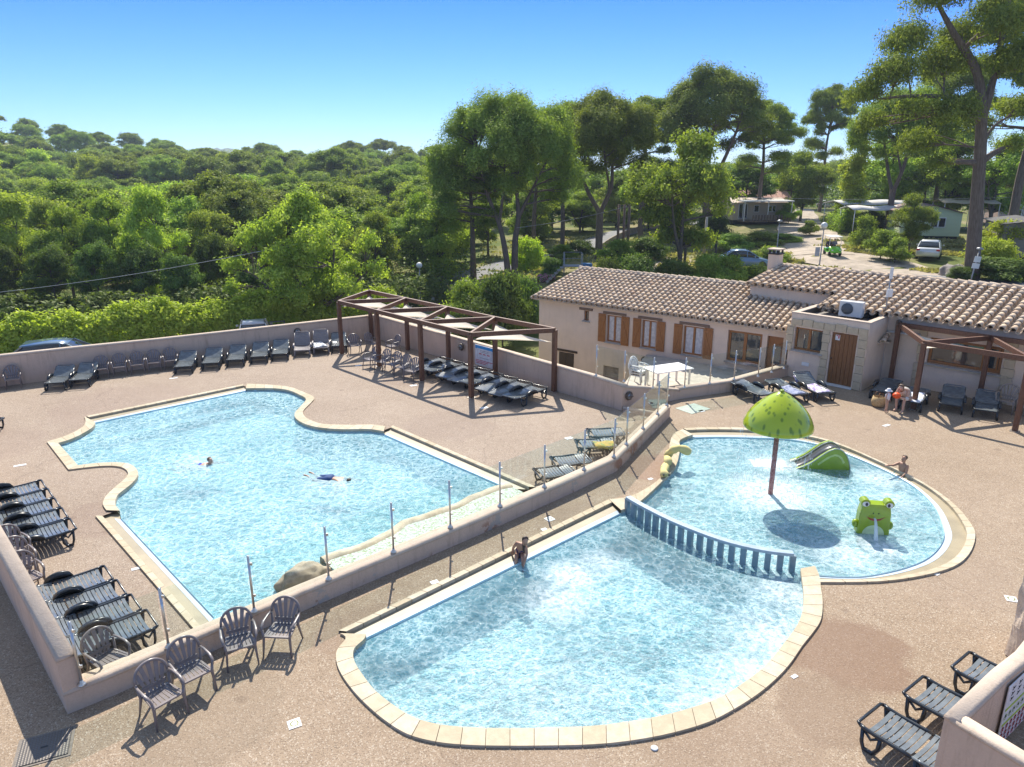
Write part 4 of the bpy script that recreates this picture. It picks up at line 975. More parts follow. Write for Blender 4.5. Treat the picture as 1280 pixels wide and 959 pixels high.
# rules board on the curved wall bottom right
A_=Vector((7.3,8.87)); B_=Vector((5.56,7.62)); u=(Vector((7.3,8.87))-Vector((5.56,7.62))).normalized()
A2=Vector((5.56,7.62))+Vector((u.y,-u.x))*.2; s_,z_=onwall(tuple(A2),tuple(A2+u*3),1256,875); P1=A2+u*(s_+.60)
sg=thing('rules_board','white rules board with green bands and red-ringed pictograms on the bottom right wall','sign',(P1.x+u.y*.018,P1.y-u.x*.018,.62),math.atan2(u.y,u.x))
mb=MB(); mb.box(0,-.0,0,1.2,.02,1.05); mb.build('panel',mat('board_white',(.74,.74,.76),.4),sg,bevel=.01)
mb=MB()
for z in (.12,-.14): mb.box(0,-.013,z,1.16,.004,.035)
mb.build('green_bands',mat('sign_lime',(.42,.55,.05),.4),sg)
def ringv(mb,cx,cz,r,w,y=-.014,n=18):
    V=[];F=[]
    for k in range(n):
        a=2*PI*k/n
        for rr_ in(r,r-w): V.append((cx+rr_*math.cos(a),y,cz+rr_*math.sin(a)))
    F=[(2*k,2*k+1,(2*k+3)%(2*n),(2*k+2)%(2*n)) for k in range(n)]; mb.add(V,F)
mb=MB(); pk=MB(); gr=MB()
for j,z in enumerate((-.23,-.34,-.45)):
    for i in range(8):
        x=-.52+i*.14; ringv(mb,x,z,.048,.012); mb.bar((x-.03,-.0145,z+.03),(x+.03,-.0145,z-.03),.004,.01)
        pk.box(x,-.0135,z,.02,.003,.05,0); pk.ball((x+.012,-.0135,z+.025),.01,4)
for i in range(8): ringv(gr,-.52+i*.14,-.01,.048,.01); pk.box(-.52+i*.14,-.0135,-.01,.04,.003,.012); pk.ball((-.52+i*.14,-.0135,.012),.01,4)
for j in range(3):
    for i in range(5): pk.bar((-.48+i*.22,-.0135,.24+j*.09),(-.38+i*.22,-.0135,.27+j*.09),.003,.012); pk.ball((-.46+i*.22,-.0135,.28+j*.09),.012,4)
mb.build('red_ring_pictograms',mat('sign_red2',(.62,.03,.05),.4),sg); pk.build('black_figures',mat('sign_black',(.02,.02,.02),.4),sg); gr.build('green_rings',mat('sign_green2',(.25,.42,.08),.4),sg)
# stone pillar
pl=thing('stone_pillar','rough cream stone pillar cut by the right edge of the photo','pillar',(8.72,10.2,0))
b=bmesh.new(); bmesh.ops.create_cube(b,size=1); bmesh.ops.subdivide_edges(b,edges=b.edges,cuts=7,use_grid_fill=True)
from mathutils import noise as NZ
for v in b.verts:
    n_=NZ.noise(v.co*Vector((3,3,6)) if False else Vector((v.co.x*3,v.co.y*3,v.co.z*6)))
    v.co=Vector((v.co.x*.55*(1+.14*n_),v.co.y*.5*(1+.14*n_),(v.co.z+.5)*1.62+.04*n_))
me=bpy.data.meshes.new('shaft'); b.to_mesh(me); b.free(); me.materials.append(mat('pillar_stone',(.72,.57,.42),.9,.2,4,.8,22,dirt=.25)); o=bpy.data.objects.new('shaft',me); COL.objects.link(o); o.parent=pl
# ================= houses =================
def tilemat():
    m,t=new('canal_tiles'); at=t.N('ShaderNodeAttribute',attribute_name='tint').outputs['Fac']
    col=t.ramp(at,[(0,(.52,.37,.26)),(.2,(.46,.38,.30)),(.4,(.58,.44,.31)),(.7,(.64,.50,.36)),(1,(.70,.56,.42))])
    n=t.noise(6,5,.7); col=t.mix(t.ramp(n,[(.38,.5),(.58,0.0)]),col,(.22,.175,.14))
    t.L(col,t.b.inputs['Base Color']); t.b.inputs['Roughness'].default_value=.85; t.b.inputs['Specular IOR Level'].default_value=.2; return m
M_tile=tilemat()
def tile_roof(name,W_,L_,slope,rw=.28,cl=.36,parent=None,loc=(0,0,0),skipcol=None):
    """canal tiles: eave along local x at y=0, rising towards +y"""
    nr=int(round(W_/rw)); rw=W_/nr; nc=max(1,int(round(L_/cl))); cl=L_/nc; cs,sn=math.cos(slope),math.sin(slope)
    V=[];F=[];T=[]
    K=6
    for r in range(nr):
        for c in range(nc):
            tv=random.random()**1.0; jx=random.uniform(-.008,.008)
            for part in (0,1):   # cover tile, channel tile
                xc=(r+.5)*rw+jx if part==0 else r*rw
                ra,rb=(rw*.36,rw*.29) if part==0 else (rw*.26,rw*.26)
                o=len(V)
                for e,(rad) in ((0,ra),(1,rb)):
                    l=c*cl-.03+e*(cl+.05); lift=(.05 if part==0 else .0)+(.014*(1-e))
                    for k in range(K+1):
                        a=PI*k/K; sg=1 if part==0 else -1
                        x=xc-rad*math.cos(a); h=lift+sg*rad*.95*math.sin(a)+(0 if part==0 else .045)
                        V.append((x,l*cs-h*sn,l*sn+h*cs))
                for k in range(K): F.append((o+k,o+k+1,o+K+1+k+1,o+K+1+k)); T.append(tv if part==0 else .2+tv*.3)
                if part==0:
                    # front lip of the tile
                    for k in range(K):
                        a0=PI*k/K
                    
    me=fastmesh(name,V,np.array(F),[M_tile],T,True); o=bpy.data.objects.new(name,me); COL.objects.link(o); o.parent=parent; o.location=loc
    md=o.modifiers.new('s','SOLIDIFY'); md.thickness=.022; md.offset=-1
    return o
def ridge_tiles(name,L_,parent,loc,rz=0):
    V=[];F=[];T=[];K=6;n=int(L_/.38);c=L_/n
    for i in range(n):
        tv=random.random(); o=len(V)
        for e in(0,1):
            rad=.15-.02*e
            for k in range(K+1):
                a=PI*k/K; V.append((i*c-.02+e*(c+.04),-rad*math.cos(a),rad*math.sin(a)+.03*(1-e)))
        for k in range(K): F.append((o+k,o+k+1,o+K+2+k,o+K+1+k)); T.append(tv)
    me=fastmesh(name,V,np.array(F),[M_tile],T,True); o=bpy.data.objects.new(name,me); COL.objects.link(o); o.parent=parent; o.location=loc; o.rotation_euler=(0,0,rz)
    return o
class Face:
    def __init__(s,O,deg): s.O=Vector(O); s.a=R(deg); s.u=Vector((math.cos(s.a),math.sin(s.a)))
    def at(s,px,py):
        d=ray(px,py); e=s.u; A=s.O; k=-(d.x*A.y-d.y*A.x)/(d.x*e.y-d.y*e.x); P=A+e*k; t=P.y/d.y; return k,CH+d.z*t
    def rect(s,x0,y0,x1,y1):
        a=s.at(x0,y0); b=s.at(x1,y1); return [min(a[0],b[0]),min(a[1],b[1]),max(a[0],b[0]),max(a[1],b[1])]
def face_wall(name,parent,x0,x1,z0,z1,holes,m,depth=.22,topfn=None):
    xs=sorted({x0,x1}|{h[0] for h in holes}|{h[2] for h in holes}); zs=sorted({z0,z1}|{h[1] for h in holes}|{h[3] for h in holes})
    mb=MB()
    for a,b in zip(xs,xs[1:]):
        for c,d in zip(zs,zs[1:]):
            mx,mz=(a+b)/2,(c+d)/2
            if any(h[0]<mx<h[2] and h[1]<mz<h[3] for h in holes): continue
            mb.add([(a,0,c),(b,0,c),(b,0,d),(a,0,d)],[(0,1,2,3)])
    for h in holes:
        x0_,z0_,x1_,z1_=h
        for q in (((x0_,z0_),(x0_,z1_)),((x0_,z1_),(x1_,z1_)),((x1_,z1_),(x1_,z0_)),((x1_,z0_),(x0_,z0_))):
            (a,c),(b,d)=q; mb.add([(a,0,c),(b,0,d),(b,depth,d),(a,depth,c)],[(0,1,2,3)])
    return mb.build(name,m,parent)
m,t=new('window_pane'); t.b.inputs['Base Color'].default_value=(.035,.045,.05,1); t.b.inputs['Roughness'].default_value=.05; t.b.inputs['Specular IOR Level'].default_value=1.0
M_pane=m
M_curt=mat('net_curtain',(.62,.60,.58),.9,.15,8)
def window(parent,h,cols=2,fw=.07,m=M_sh,dep=.14,curtain=False,sill=True,pane=None):
    x0,z0,x1,z1=h; w=x1-x0; hh=z1-z0; e=.003
    mb=MB(); 
    for z in (z0+fw/2+e,z1-fw/2-e): mb.box((x0+x1)/2,dep,z,w-2*e,.06,fw)
    for i in range(cols+1): mb.box(x0+e+fw/2+(w-fw-2*e)*i/cols,dep-.002,(z0+z1)/2,fw*(1.3 if 0<i<cols else 1),.064,hh-2*e-.01)
    f=mb.build('window',m,parent)
    mb=MB(); mb.box((x0+x1)/2,dep+.01,(z0+z1)/2,w-fw,.012,hh-fw); mb.build('pane',pane or M_pane,f)
    if curtain:
        mb=MB(); V=[];n=40
        for i in range(n+1):
            x=x0+fw+(w-2*fw)*i/n; y=dep+.03+.012*math.sin(i*1.7); V+=[(x,y-.04,z0+fw),(x,y-.04,z1-fw)]
        mb.add(V,[(2*i,2*i+2,2*i+3,2*i+1) for i in range(n) if abs(i-n/2)>2.5],True); mb.build('curtain',M_curt,f)
    if sill: mb=MB(); mb.box((x0+x1)/2,-.03,z0-.03,w+.12,.12,.05); mb.build('sill',mat('sill_grey',(.36,.34,.32),.7,.15,6),f)
    return f
def shutter(parent,x0,x1,z0,z1,flip=1):
    mb=MB(); n=4; w=(x1-x0)/n
    for i in range(n): mb.box(x0+w*(i+.5),-.035,(z0+z1)/2,w*.95,.028,z1-z0)
    for z in (z0+.16,z1-.16): mb.box((x0+x1)/2,-.060,z,(x1-x0)*.94,.022,.09)
    a,b=(x0+.05,z0+.22),(x1-.05,z1-.22)
    if flip<0: a,b=(x1-.05,z0+.22),(x0+.05,z1-.22)
    mb.bar((a[0],-.058,a[1]),(b[0],-.058,b[1]),.022,.07)
    return mb.build('shutter',M_sh,parent)
def lintel(parent,x0,x1,z,m=M_old):
    mb=MB(); mb.box((x0+x1)/2,-.01,z,x1-x0,.06,.11); return mb.build('lintel',m,parent)
# --- main house
P1=Vector((1.38,36.04)); aM=-37.3; F1=Face(P1,aM)
LM=12.35
hs=thing('poolside_house','long two-storey pinkish house with canal tile roof and brown shutters behind the table terrace','house',(P1.x,P1.y,0),R(aM))
h0=F1.rect(730,388,736,401.5); h1=F1.rect(759,389,776,417); h2=F1.rect(803,396.5,820,424.5); h3=F1.rect(855,404.5,878,436); h4=F1.rect(911,408.5,951,442); hd=F1.rect(960,417,981,468)
hl=F1.rect(699,441,717,459); hg=F1.rect(754.5,450,773,470)
for h in (h1,h2,h3): h[1],h[3]=-.05,1.25
h4[1],h4[3]=-.02,1.32
hd=[hd[0],-.9,min(hd[2],LM-.15),1.3]
for h in (hl,): h[1],h[3]=-1.75,-.95
hg=[hg[0],-3.2,hg[2],-1.25]
holes=[h0,h1,h2,h3,h4,hd,hl,hg]
ZT=1.62
face_wall('wall',hs,0,LM,-3.4,ZT,holes,M_house)
mb=MB(); dM=8.2
mb.add([(0,0,-3.4),(0,dM,-3.4),(0,dM,ZT),(0,dM/2,ZT+.85),(0,0,ZT)],[(4,3,2,1,0)]); mb.add([(LM,0,-3.4),(LM,dM,-3.4),(LM,dM,ZT),(LM,dM/2,ZT+.85),(LM,0,ZT)],[(0,1,2,3,4)]); mb.add([(0,dM,-3.4),(LM,dM,-3.4),(LM,dM,ZT),(0,dM,ZT)],[(3,2,1,0)])
mb.add([(0,.3,-.9),(LM,.3,-.9),(LM,dM,-.9),(0,dM,-.9)],[(0,1,2,3)])
mb.build('gable_wall',M_house,hs)
window(hs,h0,1,.05,m=M_sh); lintel(hs,h0[0]-.25,h0[2]+.2,h0[3]+.07)
for h in (h1,h2,h3):
    window(hs,h,2,.07,curtain=True); w=.41; shutter(hs,h[0]-w-.03,h[0]-.03,h[1]-.03,h[3]+.03,1); shutter(hs,h[2]+.03,h[2]+w+.03,h[1]-.05,h[3]+.03,-1); lintel(hs,h[0]-.2,h[2]+.25,h[3]+.1)
window(hs,h4,2,.1); 
mb=MB(); x0,z0,x1,z1=hd; mb.box((x0+x1)/2,.17,(z0+z1)/2,x1-x0-.01,.05,z1-z0-.01); d=mb.build('door',M_sh,hs); mb=MB(); mb.box((x0+x1)/2+.05,.135,z0+1.4,.35,.02,.75); mb.build('door_glazing',M_pane,d)
mb=MB(); x0,z0,x1,z1=hl; 
for k in range(2): mb.box(x0+(x1-x0)*(k+.5)/2,-.01,(z0+z1)/2,(x1-x0)/2*.94,.04,z1-z0)
mb.build('shutter',M_dkw,hs); lintel(hs,x0-.15,x1+.2,z1+.1,M_dkw)
mb=MB(); x0,z0,x1,z1=hg; mb.box((x0+x1)/2,.2,(z0+z1)/2,x1-x0-.01,.04,z1-z0-.01)
for k in range(8): mb.box((x0+x1)/2,.17,z1-.1-.16*k,x1-x0-.04,.02,.1)
mb.build('louvred_door',mat('louvre',(.28,.24,.21),.6,.1,5),hs)
mb=MB(); mb.box(LM/2,-.16,ZT+.01,LM+.3,.34,.07); mb.build('eave_soffit',M_cap,hs)
sl_=math.atan2(.92,4.4)
tile_roof('roof_tiles',LM+3.9,4.62,sl_,.282,parent=hs,loc=(-.2,-.38,ZT+.06))
o=tile_roof('roof_tiles',LM+3.9,4.4,sl_,.282,parent=hs,loc=(LM+3.7,dM+.3,ZT+.10)); o.rotation_euler.z=PI
ridge_tiles('ridge_tiles',LM+3.9,hs,(-.2,4.12,ZT+1.02))
mb=MB(); mb.bar((-.22,-.38,ZT+.05),(-.22,4.1,ZT+.97),.06,.14); mb.bar((-.22,8.5,ZT+.05),(-.22,4.1,ZT+.97),.06,.14); mb.build('verge_board',M_cap,hs)
mb=MB(); mb.box(LM/2+1.9,4.1,ZT+.0,LM+3.6,7.9,.05); mb.build('attic_floor',M_cap,hs)
s_,z_=F1.at(806,449.5); q_=P1+F1.u*s_; lamp('round lamp on the house wall below the second shuttered window',(q_.x-.03,q_.y-.04,z_),(-.606,-.795))
# --- right wing
aW=-44.5; F2=Face(HO,aW)
wg=thing('wing_house','lower right wing of the house with canal tiles and a wide window behind the pergola','house',(HO[0],HO[1],0),R(aW))
LW_=16; hw=F2.rect(1163.3,422,1250.5,463); hw[1],hw[3]=1.02,1.98
face_wall('wall',wg,-.02,LW_,-.2,2.6,[hw],M_house)
mb=MB(); mb.add([(LW_,0,-.2),(LW_,9,-.2),(LW_,9,2.6),(LW_,0,2.6)],[(0,1,2,3)]); mb.add([(-6.2,9,-.2),(LW_,9,-.2),(LW_,9,2.6),(-6.2,9,2.6)],[(3,2,1,0)]); mb.add([(-6.2,1.4,-.2),(-6.2,9,-.2),(-6.2,9,2.6),(-6.2,4.7,3.3),(-6.2,1.4,2.85)],[(4,3,2,1,0)]); mb.add([(-6.2,1.4,-.2),(-2.2,1.4,-.2),(-2.2,1.4,2.85),(-6.2,1.4,2.85)],[(0,1,2,3)]); mb.build('side_wall',M_house,wg)
window(wg,hw,1,.1,dep=.12)
f=window(wg,[hw[2]-.62,hw[1]+.1,hw[2]-.12,hw[3]-.06],1,.05,dep=.09,sill=False)
mb=MB(); mb.box((hw[0]+hw[2])/2,-.01,hw[1]-.06,hw[2]-hw[0]+.5,.14,.09); mb.build('stone_sill',M_quoin,wg)
def quoins(parent,x,z0,z1,w=.3,hh=.32,y=-.02):
    V=[];z=z0;k=0;mb=MB()
    while z<z1-.05:
        h_=min(hh,z1-z); ww=w*(1.12 if k%2 else .95)+random.uniform(-.02,.02); mb.box(x+random.uniform(-.01,.01),y,z+h_/2,ww,.06,h_-.012); z+=h_;k+=1
    o=mb.build('quoin',M_quoin,parent,bevel=.012); return o
quoins(wg,hw[0]-.24,1.0,2.3,.24); quoins(wg,hw[2]+.22,0,2.35,.34); quoins(wg,hw[0]-.3,0,1.0,.2)
slw=math.atan2(.72,4.6)
tile_roof('roof_tiles',LW_+.4,4.95,slw,.335,.40,parent=wg,loc=(-.0,-.38,2.62))
o=tile_roof('roof_tiles',LW_+6.8,4.6,slw,.335,.40,parent=wg,loc=(LW_+.4,9.2,2.62)); o.rotation_euler.z=PI
tile_roof('roof_tiles',6.4,3.4,slw,.335,.40,parent=wg,loc=(-6.4,1.25,2.88))
tile_roof('roof_tiles',2.35,1.75,slw,.335,.40,parent=wg,loc=(-2.35,-.38,2.62))
ridge_tiles('ridge_tiles',LW_+6.8,wg,(-6.4,4.55,3.42))
mb=MB(); mb.box(LW_/2,4.6,2.56,LW_,9.0,.05); mb.build('attic_floor',M_cap,wg)
mb=MB(); mb.tube([(.14,-.06,.05),(.14,-.06,2.55)],.045,8); mb.tube([(.14,-.06,1.98),(1.35,-.10,2.0)],.04,8); mb.build('drain_pipe',M_wht,wg)
mb=MB(); mb.box(.55,-.08,2.2,.16,.12,.5); mb.build('meter_box',M_old,wg)
# --- annex
F3=Face((10.9,27.6),-45.5)
ax=thing('annex','small flat-roofed annex with stone quoins, brown door and window between house and pergola','annex',(10.9,27.6,0),R(-45.5))
LA=2.92; AH=2.55
ah=F3.rect(994,411,1026,448); ad=F3.rect(1037,418,1063.5,486)
ad[1],ad[3]=.05,2.05; ah[1],ah[3]=1.12,2.02
ad[0]=max(ad[0],1.62); ad[2]=min(ad[2],2.55)
face_wall('wall',ax,0,LA,-.2,AH-.0,[ah,ad],M_house,.18)
mb=MB(); mb.add([(LA,0,-.2),(LA,2.05,-.2),(LA,2.05,AH),(LA,0,AH)],[(0,1,2,3)]); mb.add([(0,0,-1),(0,2.4,-1),(0,2.4,AH),(0,0,AH)],[(3,2,1,0)]); mb.build('side_wall',M_house,ax)
mb=MB(); mb.box(LA/2,1.1,AH-.22,LA-.3,2.0,.04); mb.build('flat_roof',mat('roof_felt',(.27,.25,.23),.9,.2,3),ax)
mb=MB(); mb.box(LA/2,.1,AH+.012,LA+.05,.22,.05); mb.box(LA-.09,1.2,AH+.010,.2,2.0,.05); mb.box(.1,1.2,AH+.010,.22,2.0,.05); mb.build('parapet',M_cap,ax)
mb=MB(); mb.box(LA/2,.215,AH-.1,LA,.02,.2); mb.box(LA-.2,1.2,AH-.1,.02,2.0,.2); mb.box(.22,1.2,AH-.1,.02,2.0,.2); mb.build('parapet_back',mat('flashing_dark',(.06,.055,.05),.6),ax)
window(ax,ah,2,.07); 
mb=MB(); x0,z0,x1,z1=ad; n=6
mb.box((x0+x1)/2,.10,(z0+z1)/2,x1-x0-.01,.04,z1-z0-.01)
for k in range(n): mb.box(x0+(x1-x0)*(k+.5)/n,.072,(z0+z1)/2,(x1-x0)/n*.92,.02,z1-z0-.04)
d=mb.build('door',wood('door_wood',(.17,.065,.018),(.27,.115,.035)),ax)
mb=MB(); mb.ball((x0+.07,.03,z0+.98),.03,6); mb.build('handle',M_drk,d)
mb=MB(); mb.box(x0+.2,.058,z1-.2,.17,.006,.2); pl_=mb.build('sign_plate',M_wht,d); mb=MB(); mb.box(x0+.24,.053,z1-.17,.045,.004,.13); mb.box(x0+.17,.053,z1-.13,.05,.004,.04); mb.build('red_mark',mat('sign_red',(.6,.06,.08)),pl_)
mb=MB(); mb.box((x0+x1)/2,-.02,.03,x1-x0+.1,.2,.05); mb.build('threshold',M_wht,ax)
quoins(ax,x1+.2,0,2.1,.3); quoins(ax,x0-.2,0,2.1,.26); quoins(ax,ah[0]-.17,1.05,2.1,.26)
mb=MB(); k=0; x=.04
while x<LA-.1:
    w=min(.42,LA-.02-x); mb.box(x+w/2,-.022,2.21+(.02 if k%3==1 else 0),w-.015,.07,.24+(.05 if k%3==1 else 0)); x+=w;k+=1
mb.build('lintel_stones',M_quoin,ax,bevel=.012)
mb=MB(); mb.box(.75,-.012,.62,.28,.03,.14); mb.build('vent_grille',M_wht,ax)
# AC unit, antenna, chimney
Mx=Matrix.Rotation(R(-45.5),3,'Z')
def onax(x,y,z): v=Mx@Vector((x,y,0)); return (10.9+v.x,27.6+v.y,z)
ac=thing('air_conditioner','white air conditioner unit with round fan grille on the flat annex roof','air conditioner',onax(1.75,1.25,AH-.2),R(-40))
mb=MB(); mb.box(0,0,.42,.84,.34,.58); mb.build('casing',mat('ac_white',(.62,.62,.60),.4,.05,4),ac,bevel=.015)
mb=MB(); mb.lathe([(.21,0),(.215,.02),(.001,.022)],24,M=Matrix.Translation((-.12,-.172,.43))@Matrix.Rotation(PI/2,4,'X')); mb.build('fan_grille',mat('ac_grille',(.10,.11,.12),.5),ac)
mb=MB()
for s in(-.28,.28): mb.box(s,0,.06,.09,.4,.12)
mb.build('feet',M_drk,ac)
am=thing('antenna_mast','grey mast with small white panel antennas fixed at the roof edge','antenna',(*G(1114,460).xy*0+Vector((14.28,27.15)),0))
mb=MB(); mb.tube([(0,0,1.9),(0,0,4.35)],.025,6); mb.build('mast',M_metal,am)
mb=MB(); mb.box(0,-.02,4.15,.10,.06,.42); mb.build('panel_antenna',M_wht,am); mb=MB(); mb.box(.02,-.05,3.4,.2,.1,.3); mb.build('junction_box',M_wht,am)
mb=MB(); mb.bar((-.25,0,3.75),(.3,0,3.8),.02); mb.bar((-.2,-.1,3.65),(.28,.1,3.7),.02); mb.bar((-.1,0,2.6),(.2,.05,2.5),.03); mb.build('bracket',M_metal,am)
q=F2; v=Matrix.Rotation(R(aW),3,'Z')@Vector((-6.5,4.3,0))
cm=thing('chimney','square rendered chimney with a slotted cap at the end of the tiled ridge','chimney',(HO[0]+v.x,HO[1]+v.y,2.5),R(aW))
mb=MB(); mb.box(0,0,.75,.5,.5,1.5); mb.build('stack',M_house,cm)
mb=MB(); mb.box(0,0,1.52,.58,.58,.06)
for sx in(-1,0,1):
    for sy in(-1,1): mb.box(sx*.22,sy*.2,1.62,.06,.1,.16)
mb.build('slots',M_drk,cm); mb=MB(); mb.box(0,0,1.73,.62,.62,.06); mb.build('cap',M_cap,cm)
# ================= people =================
def skin(name,pts,edges,m,parent=None,subd=2):
    me=bpy.data.meshes.new(name); ks=list(pts); me.from_pydata([pts[k][0] for k in ks],[(ks.index(a),ks.index(b)) for a,b in edges],[]); me.materials.append(m)
    o=bpy.data.objects.new(name,me); COL.objects.link(o)
    md=o.modifiers.new('skin','SKIN'); md.use_smooth_shade=True
    for i,k in enumerate(ks):
        r=pts[k][1]; me.skin_vertices[0].data[i].radius=(r,r) if not isinstance(r,tuple) else r
        me.skin_vertices[0].data[i].use_root=(i==0)
    s_=o.modifiers.new('sub','SUBSURF'); s_.levels=subd; s_.render_levels=subd
    o.parent=parent; return o
def person(label,loc,rz,J,sk,clothes,hairm,s=1.0,hairlen=0,hand=True,extra=None,nm='person'):
    """J: joint positions in metres (local, x right, y forward is -y, z up)"""
    th=thing(nm,label,'person',loc,rz)
    V=lambda k:Vector(J[k])
    rad=dict(pelvis=.115,belly=.105,chest=.12,neck=.05,chin=.068,head=.088,top=.06,shL=.062,shR=.062,elL=.04,elR=.04,wrL=.028,wrR=.028,hpL=.085,hpR=.085,knL=.055,knR=.055,anL=.036,anR=.036,toL=.028,toR=.028)
    pts={k:(tuple(V(k)*s),rad[k]*s) for k in rad}
    ed=[('pelvis','belly'),('belly','chest'),('chest','neck'),('neck','chin'),('chin','head'),('head','top')]
    for q in 'LR': ed+=[('chest','sh'+q),('sh'+q,'el'+q),('el'+q,'wr'+q),('pelvis','hp'+q),('hp'+q,'kn'+q),('kn'+q,'an'+q),('an'+q,'to'+q)]
    if hand:
        for q in 'LR':
            w=V('wr'+q); d=(w-V('el'+q)).normalized(); x=d.cross(Vector((0,0,1))); x=x.normalized() if x.length>.1 else Vector((1,0,0)); dn=x.cross(d)
            pts['pa'+q]=(tuple((w+d*.06)*s),(.036*s,.018*s)); ed.append(('wr'+q,'pa'+q))
            for f in range(4):
                l=(.06,.072,.068,.052)[f]; b=w+d*.085+x*(f-1.5)*.02
                pts[f'f{q}{f}']=(tuple((b+d*l*.45)*s),.0085*s); pts[f'g{q}{f}']=(tuple((b+d*l*.9-dn*.02)*s),.007*s); ed+=[('pa'+q,f'f{q}{f}'),(f'f{q}{f}',f'g{q}{f}')]
            sg=-1 if q=='L' else 1; b=w+d*.04+x*sg*.035; pts['t'+q]=(tuple((b+d*.03+x*sg*.012)*s),.0095*s); ed.append(('pa'+q,'t'+q))
    body=skin('body',pts,ed,sk,th)
    for nm_,ks,es,grow,m in clothes:
        skin(nm_,{k:(pts[k][0] if k in pts else tuple(Vector(extra[k])*s),(pts[k][1] if k in pts else .06*s)*1.12+grow*2.2*s) for k in ks},es,m,th)
    # face
    h=V('head'); c=V('chin'); up=(V('top')-c).normalized(); fw=Vector(J['face']).normalized(); rt=fw.cross(up).normalized()
    mb=MB()
    for k in(-1,1): mb.ball(tuple((c+up*.055+fw*.082+rt*.032*k)*s),.011*s,6)
    mb.build('eye',M_drk,th)
    mb=MB(); mb.ball(tuple((c+up*.02+fw*.092)*s),.015*s,6,(1,1,1.4)); mb.build('nose',sk,th)
    mb=MB(); mb.ball(tuple((c-up*.02+fw*.078)*s),.02*s,6,(1,.5,.35)); mb.build('mouth',mat('lips',(.35,.12,.1),.5),th)
    # hair
    if hairm:
        hp={'a':(tuple((h+up*.04+fw*.015)*s),.10*s),'b':(tuple((h+up*.045-fw*.03)*s),.115*s),'c':(tuple((h-up*.03-fw*.05)*s),.083*s)}; he=[('a','b'),('b','c')]
        if hairlen>0:
            hp['d']=(tuple((h-up*.12-fw*.06)*s),.07*s); hp['e']=(tuple((h-up*(.12+hairlen)-fw*.03+Vector((0,0,-.02)))*s),.035*s); he+=[('c','d'),('d','e')]
        skin('hair',hp,he,hairm,th)
    return th
def skinm(n,c): 
    m=mat(n,c,.5,.08,6); return m
SK1=skinm('skin_tan',(.42,.23,.15)); SK2=skinm('skin_light',(.56,.34,.24)); SK3=skinm('skin_brown',(.30,.16,.10))
HB=mat('hair_brown',(.045,.026,.018),.5,.3,30); HD=mat('hair_dark',(.025,.017,.013),.5,.3,30); HG=mat('hair_light_brown',(.16,.10,.06),.5,.3,30)
T1=lambda *a:[('pelvis','belly'),('belly','chest')]
def base(**k):
    J=dict(pelvis=(0,0,.95),belly=(0,0,1.12),chest=(0,0,1.32),neck=(0,0,1.48),chin=(0,-.02,1.57),head=(0,0,1.65),top=(0,.01,1.74),face=(0,-1,0),
      shL=(-.17,0,1.41),shR=(.17,0,1.41),elL=(-.22,.02,1.13),elR=(.22,.02,1.13),wrL=(-.23,-.06,.9),wrR=(.23,-.06,.9),
      hpL=(-.09,0,.90),hpR=(.09,0,.90),knL=(-.1,-.02,.5),knR=(.1,-.02,.5),anL=(-.1,.02,.08),anR=(.1,.02,.08),toL=(-.11,-.14,.03),toR=(.11,-.14,.03)); J.update(k); return J
# girl sitting on the pool edge, leaning forward and sideways, one arm propped behind
pg=G(650,696,-.06)
girl=person('girl with long dark hair and red swimsuit sitting on the near pool edge',(pg.x,pg.y,-.06),R(-12),
 base(pelvis=(0,0,.12),belly=(.03,-.05,.27),chest=(.08,-.16,.42),neck=(.14,-.22,.53),chin=(.19,-.27,.58),head=(.20,-.26,.66),top=(.20,-.24,.75),face=(.5,-1,-.5),
  shL=(-.07,-.12,.49),shR=(.21,-.24,.46),elL=(-.19,-.03,.28),elR=(.26,-.34,.28),wrL=(-.22,-.03,.06),wrR=(.22,-.46,.12),
  hpL=(-.07,-.03,.1),hpR=(.08,-.04,.1),knL=(-.04,-.36,.16),knR=(.15,-.34,.16),anL=(-.03,-.42,-.2),anR=(.17,-.42,-.2),toL=(-.03,-.54,-.24),toR=(.18,-.54,-.24)),
 SK1,[('swimsuit',['pelvis','belly','chest','hpL','hpR'],[('pelvis','belly'),('belly','chest'),('pelvis','hpL'),('pelvis','hpR')],.007,pattern('suit_red_navy',(.42,.02,.04),(.03,.03,.12),5))],HB,.76,.24)
pb_=G(1127,594,ZW)
person('small boy in teal shorts kneeling in the paddling pool with one arm stretched out',(pb_.x,pb_.y,-.42),R(-62),
 base(pelvis=(0,0,.42),belly=(0,0,.56),chest=(0,-.0,.74),neck=(0,.0,.87),chin=(0,-.03,.95),head=(0,-.01,1.03),top=(0,.0,1.12),face=(0,-1,0),
  shL=(-.15,0,.81),shR=(.15,0,.81),elL=(-.22,-.24,.74),elR=(.2,-.1,.58),wrL=(-.24,-.46,.78),wrR=(.18,-.3,.45),
  hpL=(-.08,0,.38),hpR=(.08,0,.38),knL=(-.1,-.34,.36),knR=(.12,-.3,.3),anL=(-.1,-.60,.24),anR=(.12,-.58,.22),toL=(-.1,-.72,.22),toR=(.12,-.7,.22)),
 SK1,[('swim_shorts',['pelvis','hpL','hpR','knL','knR'],[('pelvis','hpL'),('pelvis','hpR'),('hpL','knL'),('hpR','knR')],.012,mat('teal_shorts',(.06,.30,.30),.8))],HG,.80)
